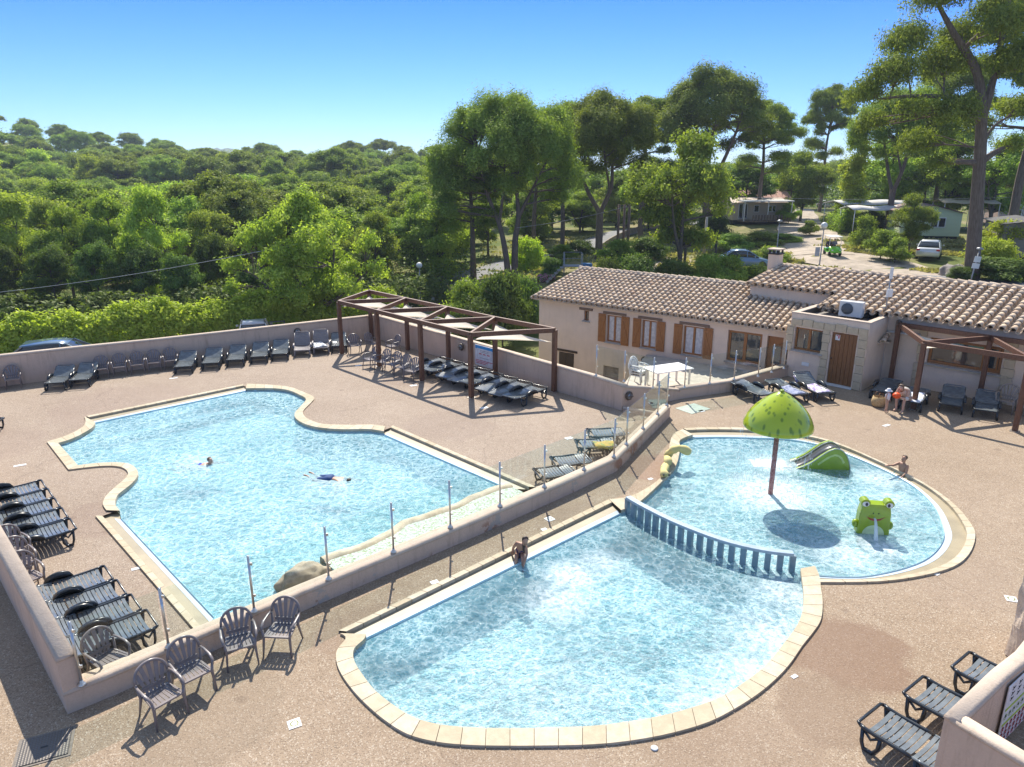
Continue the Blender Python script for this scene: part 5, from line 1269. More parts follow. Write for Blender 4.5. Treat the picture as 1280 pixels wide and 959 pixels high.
# woman seated on the lounger, bent forward
pw=G(1122,503)
person('woman in a white top sitting on a lounger and bending over the toddler',(13.52,23.42,0),R(-55),
 base(pelvis=(0,0,.46),belly=(0,-.12,.6),chest=(0,-.30,.72),neck=(0,-.43,.80),chin=(.0,-.53,.80),head=(0,-.56,.87),top=(0,-.56,.96),face=(0,-.8,-.6),
  shL=(-.16,-.34,.78),shR=(.16,-.34,.78),elL=(-.22,-.42,.52),elR=(.2,-.46,.52),wrL=(-.10,-.62,.56),wrR=(.08,-.64,.56),
  hpL=(-.1,-.02,.43),hpR=(.1,-.02,.43),knL=(-.14,-.44,.47),knR=(.12,-.44,.47),anL=(-.12,-.42,.08),anR=(.14,-.5,.08),toL=(-.13,-.56,.03),toR=(.15,-.64,.03)),
 SK2,[('white_top',['pelvis','belly','chest','shL','shR','elL','elR'],[('pelvis','belly'),('belly','chest'),('chest','shL'),('chest','shR')],.018,mat('white_cloth',(.62,.58,.52),.9))],HG,1.0,.05)
person('toddler in a white bodysuit and sun hat standing in front of the seated woman',(12.68,23.12,0),R(35),
 base(),SK2,[('bodysuit',['pelvis','belly','chest','hpL','hpR','shL','shR'],[('pelvis','belly'),('belly','chest'),('pelvis','hpL'),('pelvis','hpR'),('chest','shL'),('chest','shR')],.03,mat('white_suit',(.72,.72,.76),.9))],None,.47)
mb=MB(); mb.lathe([(.12,0),(.115,.012),(.075,.02),(.07,.06),(.05,.09),(.001,.1)],16); tag(mb.build('sun_hat',mat('hat_white',(.72,.72,.74),.9),None,(12.68,23.12,.755)),'white sun hat on the head of the toddler','hat')
mb=MB(); mb.ball((0,0,0),.13,10,(1,1,.8)); tag(mb.build('orange_ball',mat('orange_red',(.85,.10,.015),.5),None,(12.93,23.05,.62)),'bright orange beach toy between the toddler and the woman','toy')
bk=thing('woven_bag','round woven straw bag standing beside the toddler','bag',(12.72,23.75,0))
mb=MB(); mb.lathe([(.15,0),(.21,.06),(.23,.2),(.19,.36),(.17,.36),(.2,.2),(.001,.05)],18); mb.build('basket',pattern('straw',(.38,.25,.11),(.50,.36,.18),30),bk)
mb=MB()
for s in(-1,1): mb.tube([(-.1,s*.15,.34),(-.06,s*.1,.5),(.06,s*.1,.5),(.1,s*.15,.34)],.012,5)
mb.build('handle',mat('leather',(.16,.07,.03),.6),bk)
# swimmers
p=G(262,580,ZW)
person('swimmer with goggles and blue patterned swimsuit doing breaststroke in the left pool',(p.x,p.y,ZW-.12),R(0),
 base(pelvis=(-.55,0,.0),belly=(-.38,0,.03),chest=(-.18,0,.07),neck=(-.02,0,.15),chin=(.05,-.02,.20),head=(.04,0,.27),top=(.03,0,.36),face=(1,-.2,0),
  shL=(-.14,.15,.08),shR=(-.14,-.15,.08),elL=(.1,.3,.06),elR=(.05,-.32,.04),wrL=(.36,.22,.1),wrR=(.1,-.5,.04),
  hpL=(-.6,.09,.0),hpR=(-.6,-.09,-.02),knL=(-.95,.16,-.05),knR=(-.95,-.16,-.05),anL=(-1.3,.18,.06),anR=(-1.2,-.22,.05),toL=(-1.42,.2,.08),toR=(-1.32,-.25,.06)),
 SK2,[('swimsuit',['pelvis','belly','chest'],[('pelvis','belly'),('belly','chest')],.008,pattern('suit_blue',(.04,.08,.55),(.35,.4,.7),9))],HG,.84)
p=G(416,607,-.3)
person('swimmer in dark blue shorts gliding face down under the water of the left pool',(p.x,p.y,-.13),R(-14),
 base(pelvis=(-.12,0,.0),belly=(.08,0,.0),chest=(.28,0,.0),neck=(.42,0,.0),chin=(.5,0,-.02),head=(.56,0,.0),top=(.64,0,.02),face=(.3,0,-1),
  shL=(.33,.16,.0),shR=(.33,-.16,.0),elL=(.5,.3,-.02),elR=(.34,-.4,-.1),wrL=(.78,.22,0),wrR=(.42,-.58,-.12),
  hpL=(-.16,.09,0),hpR=(-.16,-.09,0),knL=(-.58,.13,-.05),knR=(-.58,-.1,-.05),anL=(-.86,.22,.05),anR=(-.92,-.02,.05),toL=(-1.0,.26,.06),toR=(-1.05,-.0,.06)),
 SK1,[('swim_shorts',['pelvis','hpL','hpR','knL','knR','belly'],[('pelvis','belly'),('pelvis','hpL'),('pelvis','hpR'),('hpL','knL'),('hpR','knR')],.022,mat('navy_shorts',(.03,.07,.20),.8))],HD,.82)
# ================= terrain =================
CPX=[(480,376,59),(560,353,68),(700,322,86),(840,284,115),(640,345,62),(745,325,71),(715,352,57),(930,334,62),(1040,319,62),(1160,324,60),(1165,302,70),(957,280,96),(1010,262,124),(1212,350,51),(1100,353,51),(1275,352,50),(1270,303,70),(860,350,57),(600,345,72),(880,300,86),(1060,290,80)]
CP=[tuple(D(*p)) for p in CPX]+[(-30,42,-2.9),(-10,42,-2.8),(-24,34,-1.55),(-15,41.6,-2.05),(-15.5,40,-2.1),(-8,46,-2.9),(-60,60,-3),(-20,60,-3.2),(-20,90,-3.5),(-60,100,-4),(-110,150,-2),(-70,140,-3),(-130,180,1),(-95,190,-.5),(-70,190,-1),(-45,190,-1),(-25,190,-1),(0,190,-2),(-60,260,3),(-213,300,18),(-170,300,11),(-130,300,5),(-90,300,4),(-47,300,8),(0,300,6),(-260,300,21),(-120,240,2),(-200,240,9),(-45,250,2),(-213,380,6),(-130,380,-4),(-47,380,-2),(40,180,-2),(80,180,-2),(130,120,3),(60,60,1.8),(0,260,-8),(100,300,-16),(-150,120,0),(-200,200,6),(40,48,.8),(24,40,.1),(30,30,.1),(8,40,-1.8),(0,45,-2.6),(60,20,.5),(60,-60,0),(-60,-60,-3),(-60,10,-3),(0,400,-30),(300,400,-30),(-300,600,-10),(60,240,-14),(200,200,0)]
CPn=np.array(CP)
def hgt(X,Y):
    X=np.asarray(X,float);Y=np.asarray(Y,float)
    d2=(X[...,None]-CPn[:,0])**2+(Y[...,None]-CPn[:,1])**2+9
    sc=1/(d2**1.6); z=(sc*CPn[:,2]).sum(-1)/sc.sum(-1)
    # hollow out the ground below the pool terrace and the house
    fl=smooth((.72*X+.70*Y-30.5)/-1.2)   # right of the house line
    inside=np.clip((34-Y*1.0-np.maximum(0,-X-6)*.52)/1.5,0,1)*np.clip((31.0-(.70*X+.715*Y))/1.5+((X<3)*(26.8<0)),0,1)
    lim=np.where((inside>0),z*(1-inside)+(-3.3)*inside,z)
    # around the low left part of the house and the wall behind the pergola
    k=np.clip(1-np.hypot(X-2,Y-33)/9,0,1)**.5; lim=lim*(1-k)+np.minimum(lim,-3.0)*k
    return lim
def smooth(t): t=np.clip(t,0,1); return t*t*(3-2*t)
def h1(x,y): return float(hgt(np.array([x]),np.array([y]))[0])
ax_=np.concatenate([-np.geomspace(1800,90,26),np.arange(-86,90,2.0),np.geomspace(92,1800,26)])
ay_=np.concatenate([np.linspace(-200,-14,8),np.arange(-10,150,2.0),np.geomspace(153,3000,34)])
GX,GY=np.meshgrid(ax_,ay_); GZ=hgt(GX,GY)
rngt=np.random.default_rng(3); GZ=GZ+np.where((GY>38),rngt.normal(0,.05,GZ.shape),0)
GZ=np.where(GY>420,GZ-(GY-420)*.03,GZ); GZ=np.maximum(GZ,-60)
nx=len(ax_); ny=len(ay_); Vt=np.stack([GX,GY,GZ],-1).reshape(-1,3)
ii=np.arange(nx*ny).reshape(ny,nx); Ft=np.stack([ii[:-1,:-1],ii[:-1,1:],ii[1:,1:],ii[1:,:-1]],-1).reshape(-1,4)
m,t=new('hillside_ground'); n1=t.noise(.12,6,.65); n2=t.noise(1.8,6,.7)
col=t.ramp(n1,[(.36,(.10,.14,.035)),(.5,(.19,.19,.07)),(.62,(.30,.25,.14))]); col=t.mix(t.ramp(n2,[(.35,.6),(.6,0.0)]),col,(.07,.10,.025)); t.L(col,t.b.inputs['Base Color']); t.b.inputs['Roughness'].default_value=.95; t.b.inputs['Specular IOR Level'].default_value=.1; t.bump(n2,.6,.1)
me=fastmesh('ground',Vt,Ft,[m],None,True); o=bpy.data.objects.new('ground',me); COL.objects.link(o); struct(o)
def ribbon(name,pts,w,m,dz=.07,kind=True):
    P=resample(catmull([Vector((p[0],p[1],0)) for p in pts],6),1.2); V=[];F=[];K=6
    ws=w if isinstance(w,list) else [w]*2
    for i,p in enumerate(P):
        d=(P[min(i+1,len(P)-1)]-P[max(i-1,0)]).normalized(); f=i/(len(P)-1); ww=np.interp(f,np.linspace(0,1,len(ws)),ws)
        for k in range(K+1):
            e=(k/K-.5)*ww*(1+.04*math.sin(i*.9+k)); x=p.x-d.y*e; y=p.y+d.x*e; V.append((x,y,0))
    V=np.array(V); V[:,2]=hgt(V[:,0],V[:,1])+dz
    F=[(i*(K+1)+k,i*(K+1)+k+1,(i+1)*(K+1)+k+1,(i+1)*(K+1)+k) for i in range(len(P)-1) for k in range(K)]
    me=fastmesh(name,V,np.array(F),[m],None,True); o=bpy.data.objects.new(name,me); COL.objects.link(o); return struct(o)
M_asph=mat('pale_asphalt',(.20,.20,.205),.9,.12,1.5,.2,60); M_grav=mat('gravel_track',(.40,.335,.265),.95,.2,1.2,.3,30); M_park=mat('parking_asphalt',(.20,.19,.19),.9,.15,1.2,.2,50)
def px(*l): return [tuple(D(*q).xy) for q in l]
ribbon('road',[(-34,37.5),(-20,40),(-11,44),(-3,50)]+px((480,376,59),(560,353,68),(700,322,86),(800,296,105))+[(40,130)],[7,7,6.5,5,5.5,5,5],M_asph)
ribbon('gravel_track',px((1120,345,52.5),(1085,332,58),(1040,317,62.5),(985,298,74),(925,292,82),(880,292,86)),[7.5,7.5,6,5,6,6],M_grav)
ribbon('gravel_track',px((1030,315,63),(1010,290,80),(1000,270,105),(990,260,125)),[5,6,6,6],M_grav,.10)
ribbon('road',px((1000,352,50),(1090,350,51.5),(1180,352,50.5),(1300,362,47)),[3.5,4.5,3.6,3.4],M_asph,.12)
ribbon('gravel_track',px((900,345,58),(860,335,60),(800,318,72)),[7,7,6],M_grav,.06)
# far hills
def farhill(name,Y,prof,c,dep=400):
    V=[];F=[]; n=len(prof)-1; P=catmull([Vector((D(x,y,Y).x,Y,D(x,y,Y).z)) for x,y in prof],8)
    rr_=random.Random(5)
    for i,p in enumerate(P):
        for k in range(7): 
            f=k/6; V.append((p.x,Y-dep*(1-f),p.z-(p.z+70)*(1-f)**1.3+ (rr_.uniform(-3,3) if k else 0)))
        V.append((p.x,Y+300,-80))
    F=[(i*8+k,(i+1)*8+k,(i+1)*8+k+1,i*8+k+1) for i in range(len(P)-1) for k in range(7)]
    mb=MB(); mb.add(V,F,True); return struct(mb.build(name,c))
mh_=mat('far_woodland',(.05,.09,.03),.95,.5,.03,.6,.2)
farhill('hills',1500,[(-200,215),(100,205),(240,188),(290,187),(330,196),(500,206),(700,218),(800,226),(900,232),(945,226),(985,232),(1100,220),(1500,200)],mh_)
# ================= foliage =================
M_bark=wood('pine_bark',(.09,.065,.05),(.22,.17,.14),3,.95); M_bark2=wood('oak_bark',(.06,.05,.04),(.17,.14,.11),4,.95)
M_pine=leafmat('pine_needles',(.13,.195,.035),(.36,.42,.08),.45)
M_leaf=leafmat('oak_leaves',(.15,.235,.035),(.40,.48,.09),.5)
M_leafb=leafmat('bright_leaves',(.24,.33,.04),(.50,.58,.12),.5)
M_leaf2=leafmat('deep_leaves',(.075,.125,.03),(.19,.26,.06),.45)
M_yel=leafmat('lime_leaves',(.30,.38,.035),(.55,.60,.10),.5)
M_dry=leafmat('dry_grass',(.20,.19,.07),(.42,.36,.18),.3)
def leaves(P,nrm,size,asp,rng,fold=0.0):
    """quads at P; nrm = preferred normal per leaf"""
    n=len(P); d=rng.normal(size=(n,3)); a=nrm+.9*d/np.linalg.norm(d,axis=1,keepdims=True); a/=np.linalg.norm(a,axis=1,keepdims=True)
    r=rng.normal(size=(n,3)); u=np.cross(a,r); u/=np.linalg.norm(u,axis=1,keepdims=True)+1e-9; v=np.cross(a,u)
    s=size*rng.uniform(.6,1.3,(n,1)); u=u*s*.5; v=v*s*.5*asp
    V=np.stack([P-u*.5-v,P+u*.5-v,P+u*.7+v*.2,P-u*.2+v],1).reshape(-1,3)
    V=np.stack([P-v,P+u*.8-v*.1,P+v,P-u*.8+v*.1],1).reshape(-1,3)
    return V
def crownmesh(name,blobs,nleaf,size,asp,m,seed,up=.3,shell=.55,droop=0):
    rng=np.random.default_rng(seed); B=np.array(blobs,float); w=B[:,3]*B[:,4]; w=w/w.sum()
    # small leaf clumps inside each blob
    ncl=max(40,nleaf//52); bi=rng.choice(len(B),ncl,p=w); d=rng.normal(size=(ncl,3)); d/=np.linalg.norm(d,axis=1,keepdims=True)
    d[:,2]=np.where(d[:,2]<-.35,-d[:,2]*.6,d[:,2])
    r=rng.uniform(shell,1.0,(ncl,1))*(1+.18*rng.normal(size=(ncl,1)).clip(-1.5,1.5))
    C=B[bi,:3]+d*r*np.stack([B[bi,3],B[bi,3],B[bi,4]],1)
    tc=rng.uniform(0,1,ncl)*.7
    ci=rng.integers(0,ncl,nleaf); cs=(B[bi,3]*.14)[ci][:,None]+.07
    P=C[ci]+rng.normal(size=(nleaf,3))*cs*np.array([1,1,.75 if up<.8 else 1.35])
    N=d[ci]+np.array([0,0,up]); V=leaves(P,N,size,asp,rng)
    T=(tc[ci]+rng.uniform(0,.3,nleaf))
    F=np.arange(nleaf*4).reshape(-1,4); return fastmesh(name,V,F,[m],T)
def limb(mb,a,b,r0,r1,rng,sag=.0,n=6,k=5):
    a=Vector(a);b=Vector(b); L_=(b-a).length; pts=[];rs=[]
    o=Vector((rng.uniform(-1,1),rng.uniform(-1,1),rng.uniform(-.5,.5)))*L_*.10
    for i in range(k+1):
        t_=i/k; p=a.lerp(b,t_)+o*math.sin(PI*t_)+Vector((0,0,-sag*L_*math.sin(PI*t_))); pts.append(p); rs.append(r0+(r1-r0)*t_)
    mb.tube(pts,rs,n,cap=False); return pts
def make_tree(name,blobs,forks,tr,nleaf,size,asp,m,mb_,seed,up=.3,shell=.55,cat='tree',lean=(0,0),subl=3):
    """forks: list of trunk polylines from the base; every blob gets a limb from the nearest trunk point below it"""
    rnd=random.Random(seed); th=thing(name,'x',cat); mb=MB(); nodes=[]
    for path,r0,r1 in forks:
        P=catmull([Vector(p) for p in path],5); n=len(P); mb.tube(P,[ (r0+(r1-r0)*i/(n-1))*(1.35 if i==0 else 1) for i in range(n)],9,cap=False)
        nodes+= [(p,r0+(r1-r0)*i/(n-1)) for i,p in enumerate(P)]
    for b in blobs:
        c=Vector(b[:3]); best=min(nodes,key=lambda q:(q[0]-c).length+(8 if q[0].z>c.z-.3*b[4] else 0))
        e=limb(mb,best[0],c,min(best[1]*.6,tr*.35),.03,rnd,-.05)
        for _ in range(subl):
            s=e[rnd.randint(1,3)]; d=Vector((rnd.uniform(-1,1)*b[3],rnd.uniform(-1,1)*b[3],rnd.uniform(-.4,.8)*b[4])); limb(mb,s,c+d*.85,.045,.012,rnd,0,4,3)
    mb.build('trunk',mb_,th)
    me=crownmesh('crown',blobs,nleaf,size,asp,m,seed,up,shell); o=bpy.data.objects.new('crown',me); COL.objects.link(o); o.parent=th
    return th
def dome(n,rx,z0,z1,rb,seed,flat=.6,inner=.35):
    """blobs on an umbrella dome"""
    r_=random.Random(seed); out=[]
    for i in range(n):
        a=i*2.399963+r_.uniform(-.3,.3); q=math.sqrt((i+.5)/n); x=rx*q*math.cos(a)*r_.uniform(.85,1.08); y=rx*q*math.sin(a)*r_.uniform(.85,1.08)
        z=z0+(z1-z0)*math.sqrt(max(0,1-q*q*.92))*r_.uniform(.82,1.06); b=rb*r_.uniform(.7,1.3); out.append((x,y,z,b,b*flat*r_.uniform(.8,1.2)))
        if q<.8 and r_.random()<inner: out.append((x*1.0,y*1.0,z0+(z-z0)*r_.uniform(.1,.55),b*.8,b*.5))
    return out
def cloud(n,rx,z0,z1,rb,seed,flat=.85,top=.55):
    r_=random.Random(seed); out=[]
    for i in range(n):
        z=r_.uniform(0,1); w=math.sin(PI*min(1,max(.08,z**top)))**.6; a=r_.uniform(0,2*PI); q=math.sqrt(r_.uniform(.12,1)); b=rb*r_.uniform(.6,1.35)
        out.append((rx*w*q*math.cos(a),rx*w*q*math.sin(a),z0+(z1-z0)*z,b,b*flat))
    return out
# prototypes (unit sized: height H, crown radius Rw) ------------------------------------------
PROT={}
def reg(k,th,H,Rw): PROT[k]=(th,H,Rw)
NL=1.0
reg('umbrella',make_tree('umbrella_pine',dome(44,6.1,6.6,14.3,1.25,11,.95,.75)+[(-6.4,.6,9.4,1.2,1.0),(-5.2,-.8,5.6,1.0,.6),(4.6,.6,6.6,1.1,.7),(-5.6,0,7.6,1.5,1.2),(-6.0,1,6.0,1.2,.9),(5.6,0,8.2,1.5,1.2)],
  [([(0,0,-.5),(-.3,0,2),(-.9,.1,4.5),(-2.2,.2,7.5),(-2.8,.3,10.5)],.34,.08),([(.55,.3,-.5),(.6,.3,3),(.9,.4,5),(.7,.5,8),(.9,.6,12)],.36,.08),([(.9,.4,5),(2.0,.5,7),(3.4,.6,9.5)],.2,.06),([(-.9,.1,4.5),(-.5,-.6,7),(-.3,-1,10)],.18,.05)],.5,190000,.10,2.3,M_pine,M_bark,21,.9,.45,subl=5),15.2,7.2)
reg('umbrella2',make_tree('umbrella_pine',dome(34,5.1,7.5,13.7,1.2,12,.85,.6),
  [([(0,0,-.5),(0,0,3.4),(0,0,4.4)],.38,.32),([(0,0,4.2),(-1.3,.2,6.2),(-2.6,.3,9),(-3.2,.3,11)],.24,.07),([(0,0,4.2),(1.0,0,6.5),(1.2,.4,9),(2.6,.5,11.5)],.26,.07),([(.9,0,6.2),(.2,-.6,9),(.0,-.8,11.5)],.14,.05)],.45,140000,.10,2.3,M_pine,M_bark,22,.9,.45,subl=5),14.5,6.0)
reg('tallpine',make_tree('aleppo_pine',dome(24,4.3,9.3,15.2,1.2,13,.75,.8)+[(-3.4,0,8.6,1.6,.9),(3.2,1,7.6,1.3,.8),(-2.0,-1,7.0,1.2,.7),(0,2.5,8.3,1.5,.8)],
  [([(0,0,-.5),(.1,0,4),(-.1,.1,8),(.3,.1,12),(.2,0,14)],.34,.07)],.4,110000,.10,2.3,M_pine,M_bark,23,.5,.45,subl=4),15.8,5.3)
reg('bigpine',make_tree('big_pine',[(x,y,z,r*.80,q*.78) for x,y,z,r,q in [(-8.3,0,11.2,1.9,1.2),(-6.6,-1,12.0,2.2,1.5),(-5.0,.5,13.6,2.1,1.5),(-3.5,-1,15.6,2.4,1.8),(-1.5,.5,17.5,2.8,2.1),(1.5,-.5,18.6,3,2.3),(4.5,0,17.2,2.8,2),(6.6,.5,14.6,2.5,1.8),(7.8,-.5,12,2,1.4),(-7.2,1,9.6,1.4,.8),(-5.2,-.6,10.0,1.6,.9),(-4.0,.8,8.2,1.8,1.1),(-2.6,-1.5,9.6,2,1.3),(-2.2,1.2,12.2,2.2,1.5),(1.8,-1,11.8,2.2,1.5),(3.4,.6,9.2,2,1.2),(5.4,-.5,10.4,1.9,1.1),(0,-2.6,13.6,2.1,1.5),(0,2.8,13.5,2.1,1.5),(2.2,1.8,14.6,2.1,1.5),(-3.0,-.2,7.0,1.2,.6),(2.6,0,7.4,1.4,.7)]],
  [([(0,0,-.6),(0,0,1.2),(.15,0,5),(.2,0,9),(-.2,.1,11.5),(-1.8,.2,13.6),(-3,.2,15.2)],.62,.12),([(.2,0,8.8),(1.1,.1,11.5),(1.7,.1,14.5),(2.2,0,17)],.30,.08),([(.1,0,9.4),(-2.2,-.2,10.4),(-5,-.2,10.8),(-7.2,-.2,10.9)],.18,.05),([(.2,0,7.5),(1.2,0,8.6),(3,0,9.2)],.12,.04)],.7,150000,.09,2.3,M_pine,M_bark,24,.5,.40,subl=7),20.5,10.2)
reg('frontoak',make_tree('broad_oak',cloud(46,4.6,1.9,8.0,1.15,31,.75,.7)+[(-5.0,0,4.2,1.1,.7),(-4.6,.6,5.6,1.0,.7),(5.0,0,3.9,1.1,.8),(4.5,.5,5.4,1.1,.8),(-5.4,-.5,2.8,.8,.5)],
  [([(0,0,-.5),(.05,0,.8),(-.3,0,2.2),(-.9,.1,4),(-1.2,.1,6)],.26,.06),([(.9,.2,-.5),(1.0,.2,1.3),(1.8,.2,3),(2.2,.3,5.2)],.24,.06),([(-.1,0,1.4),(-2,-.2,2.4),(-3.8,-.2,3.6)],.15,.05),([(1.1,.2,1.6),(3.0,0,2.6),(4.3,0,3.6)],.14,.05)],.35,52000,.15,1.5,M_leafb,M_bark2,32,.5,.3,subl=6),9.0,6.0)
reg('midleaf',make_tree('leafy_tree',cloud(30,3.8,2.2,8.6,1.35,33,.8,.65),
  [([(0,0,-.5),(0,0,2),(.3,.1,5),(.1,0,7.5)],.24,.06),([(0,0,1.6),(-1.2,.3,3.8),(-1.8,.4,6)],.16,.05)],.3,42000,.15,1.7,M_leaf,M_bark2,34,.5,.3,subl=4),9.6,5.0)
reg('darkleaf',make_tree('dense_tree',cloud(26,3.4,1.4,7.6,1.3,35,.8,.65),[([(0,0,-.5),(0,0,2),(.2,.1,6)],.22,.06)],.3,38000,.15,1.7,M_leaf2,M_bark2,36,.5,.35,subl=3),8.6,4.6)
reg('farleafA',make_tree('woodland_tree',cloud(22,3.7,1.5,8.5,1.4,41,.85,.65),[([(0,0,-.5),(0,0,2.5),(.2,.1,6.5)],.22,.05)],.3,26000,.2,1.5,M_leaf,M_bark2,42,.5,.4,subl=1),9.6,5.0)
reg('farleafB',make_tree('woodland_tree',cloud(26,3.9,1.2,9.2,1.3,43,.9,.6),[([(0,0,-.5),(0,0,2.5),(-.3,.1,7)],.22,.05)],.3,26000,.2,1.5,M_leafb,M_bark2,44,.5,.4,subl=1),10.2,5.1)
reg('farpineA',make_tree('hillside_pine',dome(16,3.6,4.2,10,1.45,45,.75,.6),[([(0,0,-.5),(0,0,4),(.3,.1,9)],.22,.05)],.3,30000,.18,1.8,M_pine,M_bark,46,.6,.5,subl=1),10.8,4.9)
reg('farpineB',make_tree('hillside_pine',dome(12,3.9,6.5,9.6,1.3,47,.6,.2),[([(0,0,-.5),(.2,0,4),(.5,.1,8)],.2,.05)],.3,26000,.18,1.8,M_pine,M_bark,48,.6,.5,subl=1),10.2,5.0)
reg('bush',make_tree('rounded_bush',cloud(16,1.1,.35,1.8,.55,51,.85,.8),[([(0,0,-.3),(0,0,.5),(.1,0,1.2)],.06,.02)],.1,20000,.085,1.7,M_leaf,M_bark2,52,.5,.4,'bush',subl=1),2.3,1.6)
reg('darkbush',make_tree('laurel_bush',cloud(16,1.1,.35,1.8,.55,53,.85,.8),[([(0,0,-.3),(0,0,.5),(.1,0,1.2)],.06,.02)],.1,20000,.085,1.7,M_leaf2,M_bark2,54,.5,.4,'bush',subl=1),2.3,1.6)
reg('limebush',make_tree('lime_bush',cloud(16,1.1,.35,1.8,.55,55,.85,.8),[([(0,0,-.3),(0,0,.5),(.1,0,1.2)],.06,.02)],.1,20000,.085,1.7,M_yel,M_bark2,56,.5,.4,'bush',subl=1),2.3,1.6)
reg('poplar',make_tree('slender_tree',cloud(18,1.3,1.8,7.6,.75,57,1.3,.6),[([(0,0,-.5),(0,0,3),(0,0,6.5)],.13,.03)],.15,18000,.14,1.7,M_yel,M_bark2,58,.6,.35,subl=2),8.4,2.0)
CATS={'umbrella':'pine','umbrella2':'pine','tallpine':'pine','bigpine':'pine','farpineA':'pine','farpineB':'pine','bush':'bush','darkbush':'bush','limebush':'bush'}
def tree(k,pxx,Y,ytop,wpx,label,grp=None,rz=None,dz=0,minh=None):
    th,H_,Rw=PROT[k]; p=D(pxx,ytop,Y); z=h1(p.x,p.y)
    p.x=(pxx-640)/CF*(Y*CT+(CH-z)*ST); z=h1(p.x,p.y)+dz; hh=p.z-z
    if minh: hh=max(hh,minh)
    dep=Y*CT+(CH-z)*ST; w=wpx*dep/CF/2; s=w/Rw
    o=place(th,(p.x,p.y,z),rz if rz is not None else random.uniform(0,6.28),label,grp or 'single trees and bushes',sc=(s,s,hh/H_)); o['category']=CATS.get(k,'tree')
    if grp is None and 'group' in o: del o['group']
    return o
# ---- individually recognisable trees
tree('umbrella',636,62,110,190,'tall umbrella pine with forked trunks rising left of the poolside house',rz=0)
tree('umbrella2',748,71,113,150,'umbrella pine with a trunk forking in a V just behind the tiled roof',rz=0)
tree('tallpine',592,66,185,135,'leaning ivy-clad pine with bare lower limbs left of the forked umbrella pine',rz=2.0)
tree('tallpine',702,84,128,105,'straight pine between the two large umbrella pines',rz=.7)
tree('tallpine',668,92,150,100,'pine farther back between the large umbrella pines, slimmer trunk',rz=3.7)
tree('tallpine',800,92,122,115,'pine behind the right side of the V-forked umbrella pine',rz=4.4)
tree('midleaf',848,57,158,150,'bright leafy tree with ivy-covered stems standing behind the middle of the tiled roof',rz=1.0)
tree('umbrella2',880,90,84,150,'big round-crowned pine behind the leafy tree, left of the pale mobile home',rz=2.4)
tree('tallpine',947,98,126,95,'pine with a lower crown just above the pale mobile home',rz=1.9)
tree('tallpine',1024,118,106,72,'tall far pine beside the gravel track, seen against the sky',rz=.4)
tree('umbrella2',1108,78,108,125,'pine with a straight grey trunk above the white awnings',rz=5.0)
tree('bigpine',1214,51,-150,330,'huge pine with a thick trunk at the top right of the photo',rz=0).rotation_euler.y=R(-8)
tree('tallpine',1262,72,-20,190,'pine partly behind the huge one, cut by the right edge',rz=2.2)
tree('tallpine',1165,96,70,110,'pine far back to the left of the huge trunk',rz=3.1)
tree('frontoak',388,46.5,232,196,'large loose-leaved light green tree standing behind the silver parked car',rz=0)
tree('poplar',1062,84,168,52,'slender yellow-green tree beside the gravel track',rz=0)
tree('midleaf',1135,64,240,62,'small open tree between the golf cart and the white car')
tree('midleaf',1000,104,185,80,'light green tree far back beside the track, left of the slender one')
tree('darkleaf',985,112,190,80,'dark leafy tree behind the pale mobile home')
tree('darkleaf',930,104,200,90,'dark tree rising over the left end of the pale mobile home')
tree('midleaf',1105,92,170,120,'bright leafy tree behind the green mobile home')
tree('midleaf',1180,88,165,110,'leafy tree between the green mobile home and the huge pine')
tree('darkleaf',1150,98,150,120,'dark green tree in the shade behind the green mobile home')
tree('midleaf',1235,84,170,110,'leafy tree behind the yellowish bushes on the right')
tree('darkleaf',1275,95,150,120,'dark tree at the right edge behind the grey mobile home')
tree('farpineA',305,72,236,95,'dense dark umbrella pine in the wood behind the large light green tree')
tree('midleaf',470,62,262,80,'pale olive-green tree right of the large light green tree')
tree('farleafA',530,70,240,90,'feathery young tree beside the white road')
tree('farleafB',560,80,225,100,'feathery tree behind the leaning pine')
for i,(x,Y,yt,w,k) in enumerate([(-30,56,250,95,'farleafA'),(35,58,240,100,'farleafB'),(95,56,255,90,'midleaf'),(150,58,240,95,'midleaf'),(205,56,232,95,'farleafB'),(255,60,262,75,'midleaf'),(270,54,290,70,'darkleaf'),(10,52,300,80,'darkleaf'),(75,51,305,80,'darkleaf'),(130,51,300,75,'darkleaf'),(185,52,305,80,'darkleaf'),(235,51,315,70,'darkleaf'),(320,52,330,70,'darkleaf'),(-60,52,290,80,'darkleaf'),(450,56,310,60,'darkleaf')]):
    tree(k,x,Y,yt,w,('dark low tree' if k=='darkleaf' else 'light green tree')+' behind the hedge, '+['outermost at the far left','far left','above the blue car','left of centre','centre of the front row','right end of the front row','beside the big light green tree','low, above the left end of the hedge','low, above the blue car','low, right of the blue car','low, middle of the hedge','low, right part of the hedge','low, behind the big light green tree','lowest at the left edge','low, near the pergola end'][i],'front row of the wood')
for i,(x,Y,yt,w,k) in enumerate([(610,86,235,70,'midleaf'),(655,100,240,70,'farleafA'),(690,108,232,80,'darkleaf'),(725,104,238,70,'midleaf'),(770,112,225,80,'farleafB'),(810,104,240,70,'darkleaf'),(640,118,215,80,'farpineA'),(745,124,212,90,'farleafA'),(830,120,212,80,'farpineB'),(585,98,222,80,'farleafB')]):
    tree(k,x,Y,yt,w,('pine' if 'pine' in k else 'leafy tree')+' in the gap behind the umbrella pines, '+['left of the forked trunks','behind the yellow-green bush','dark, left of the V trunk','right behind the V trunk','right of the wooden poles','dark, behind the leafy tree','far, left','far, centre','far, right','outermost left'][i],'trees behind the umbrella pines')
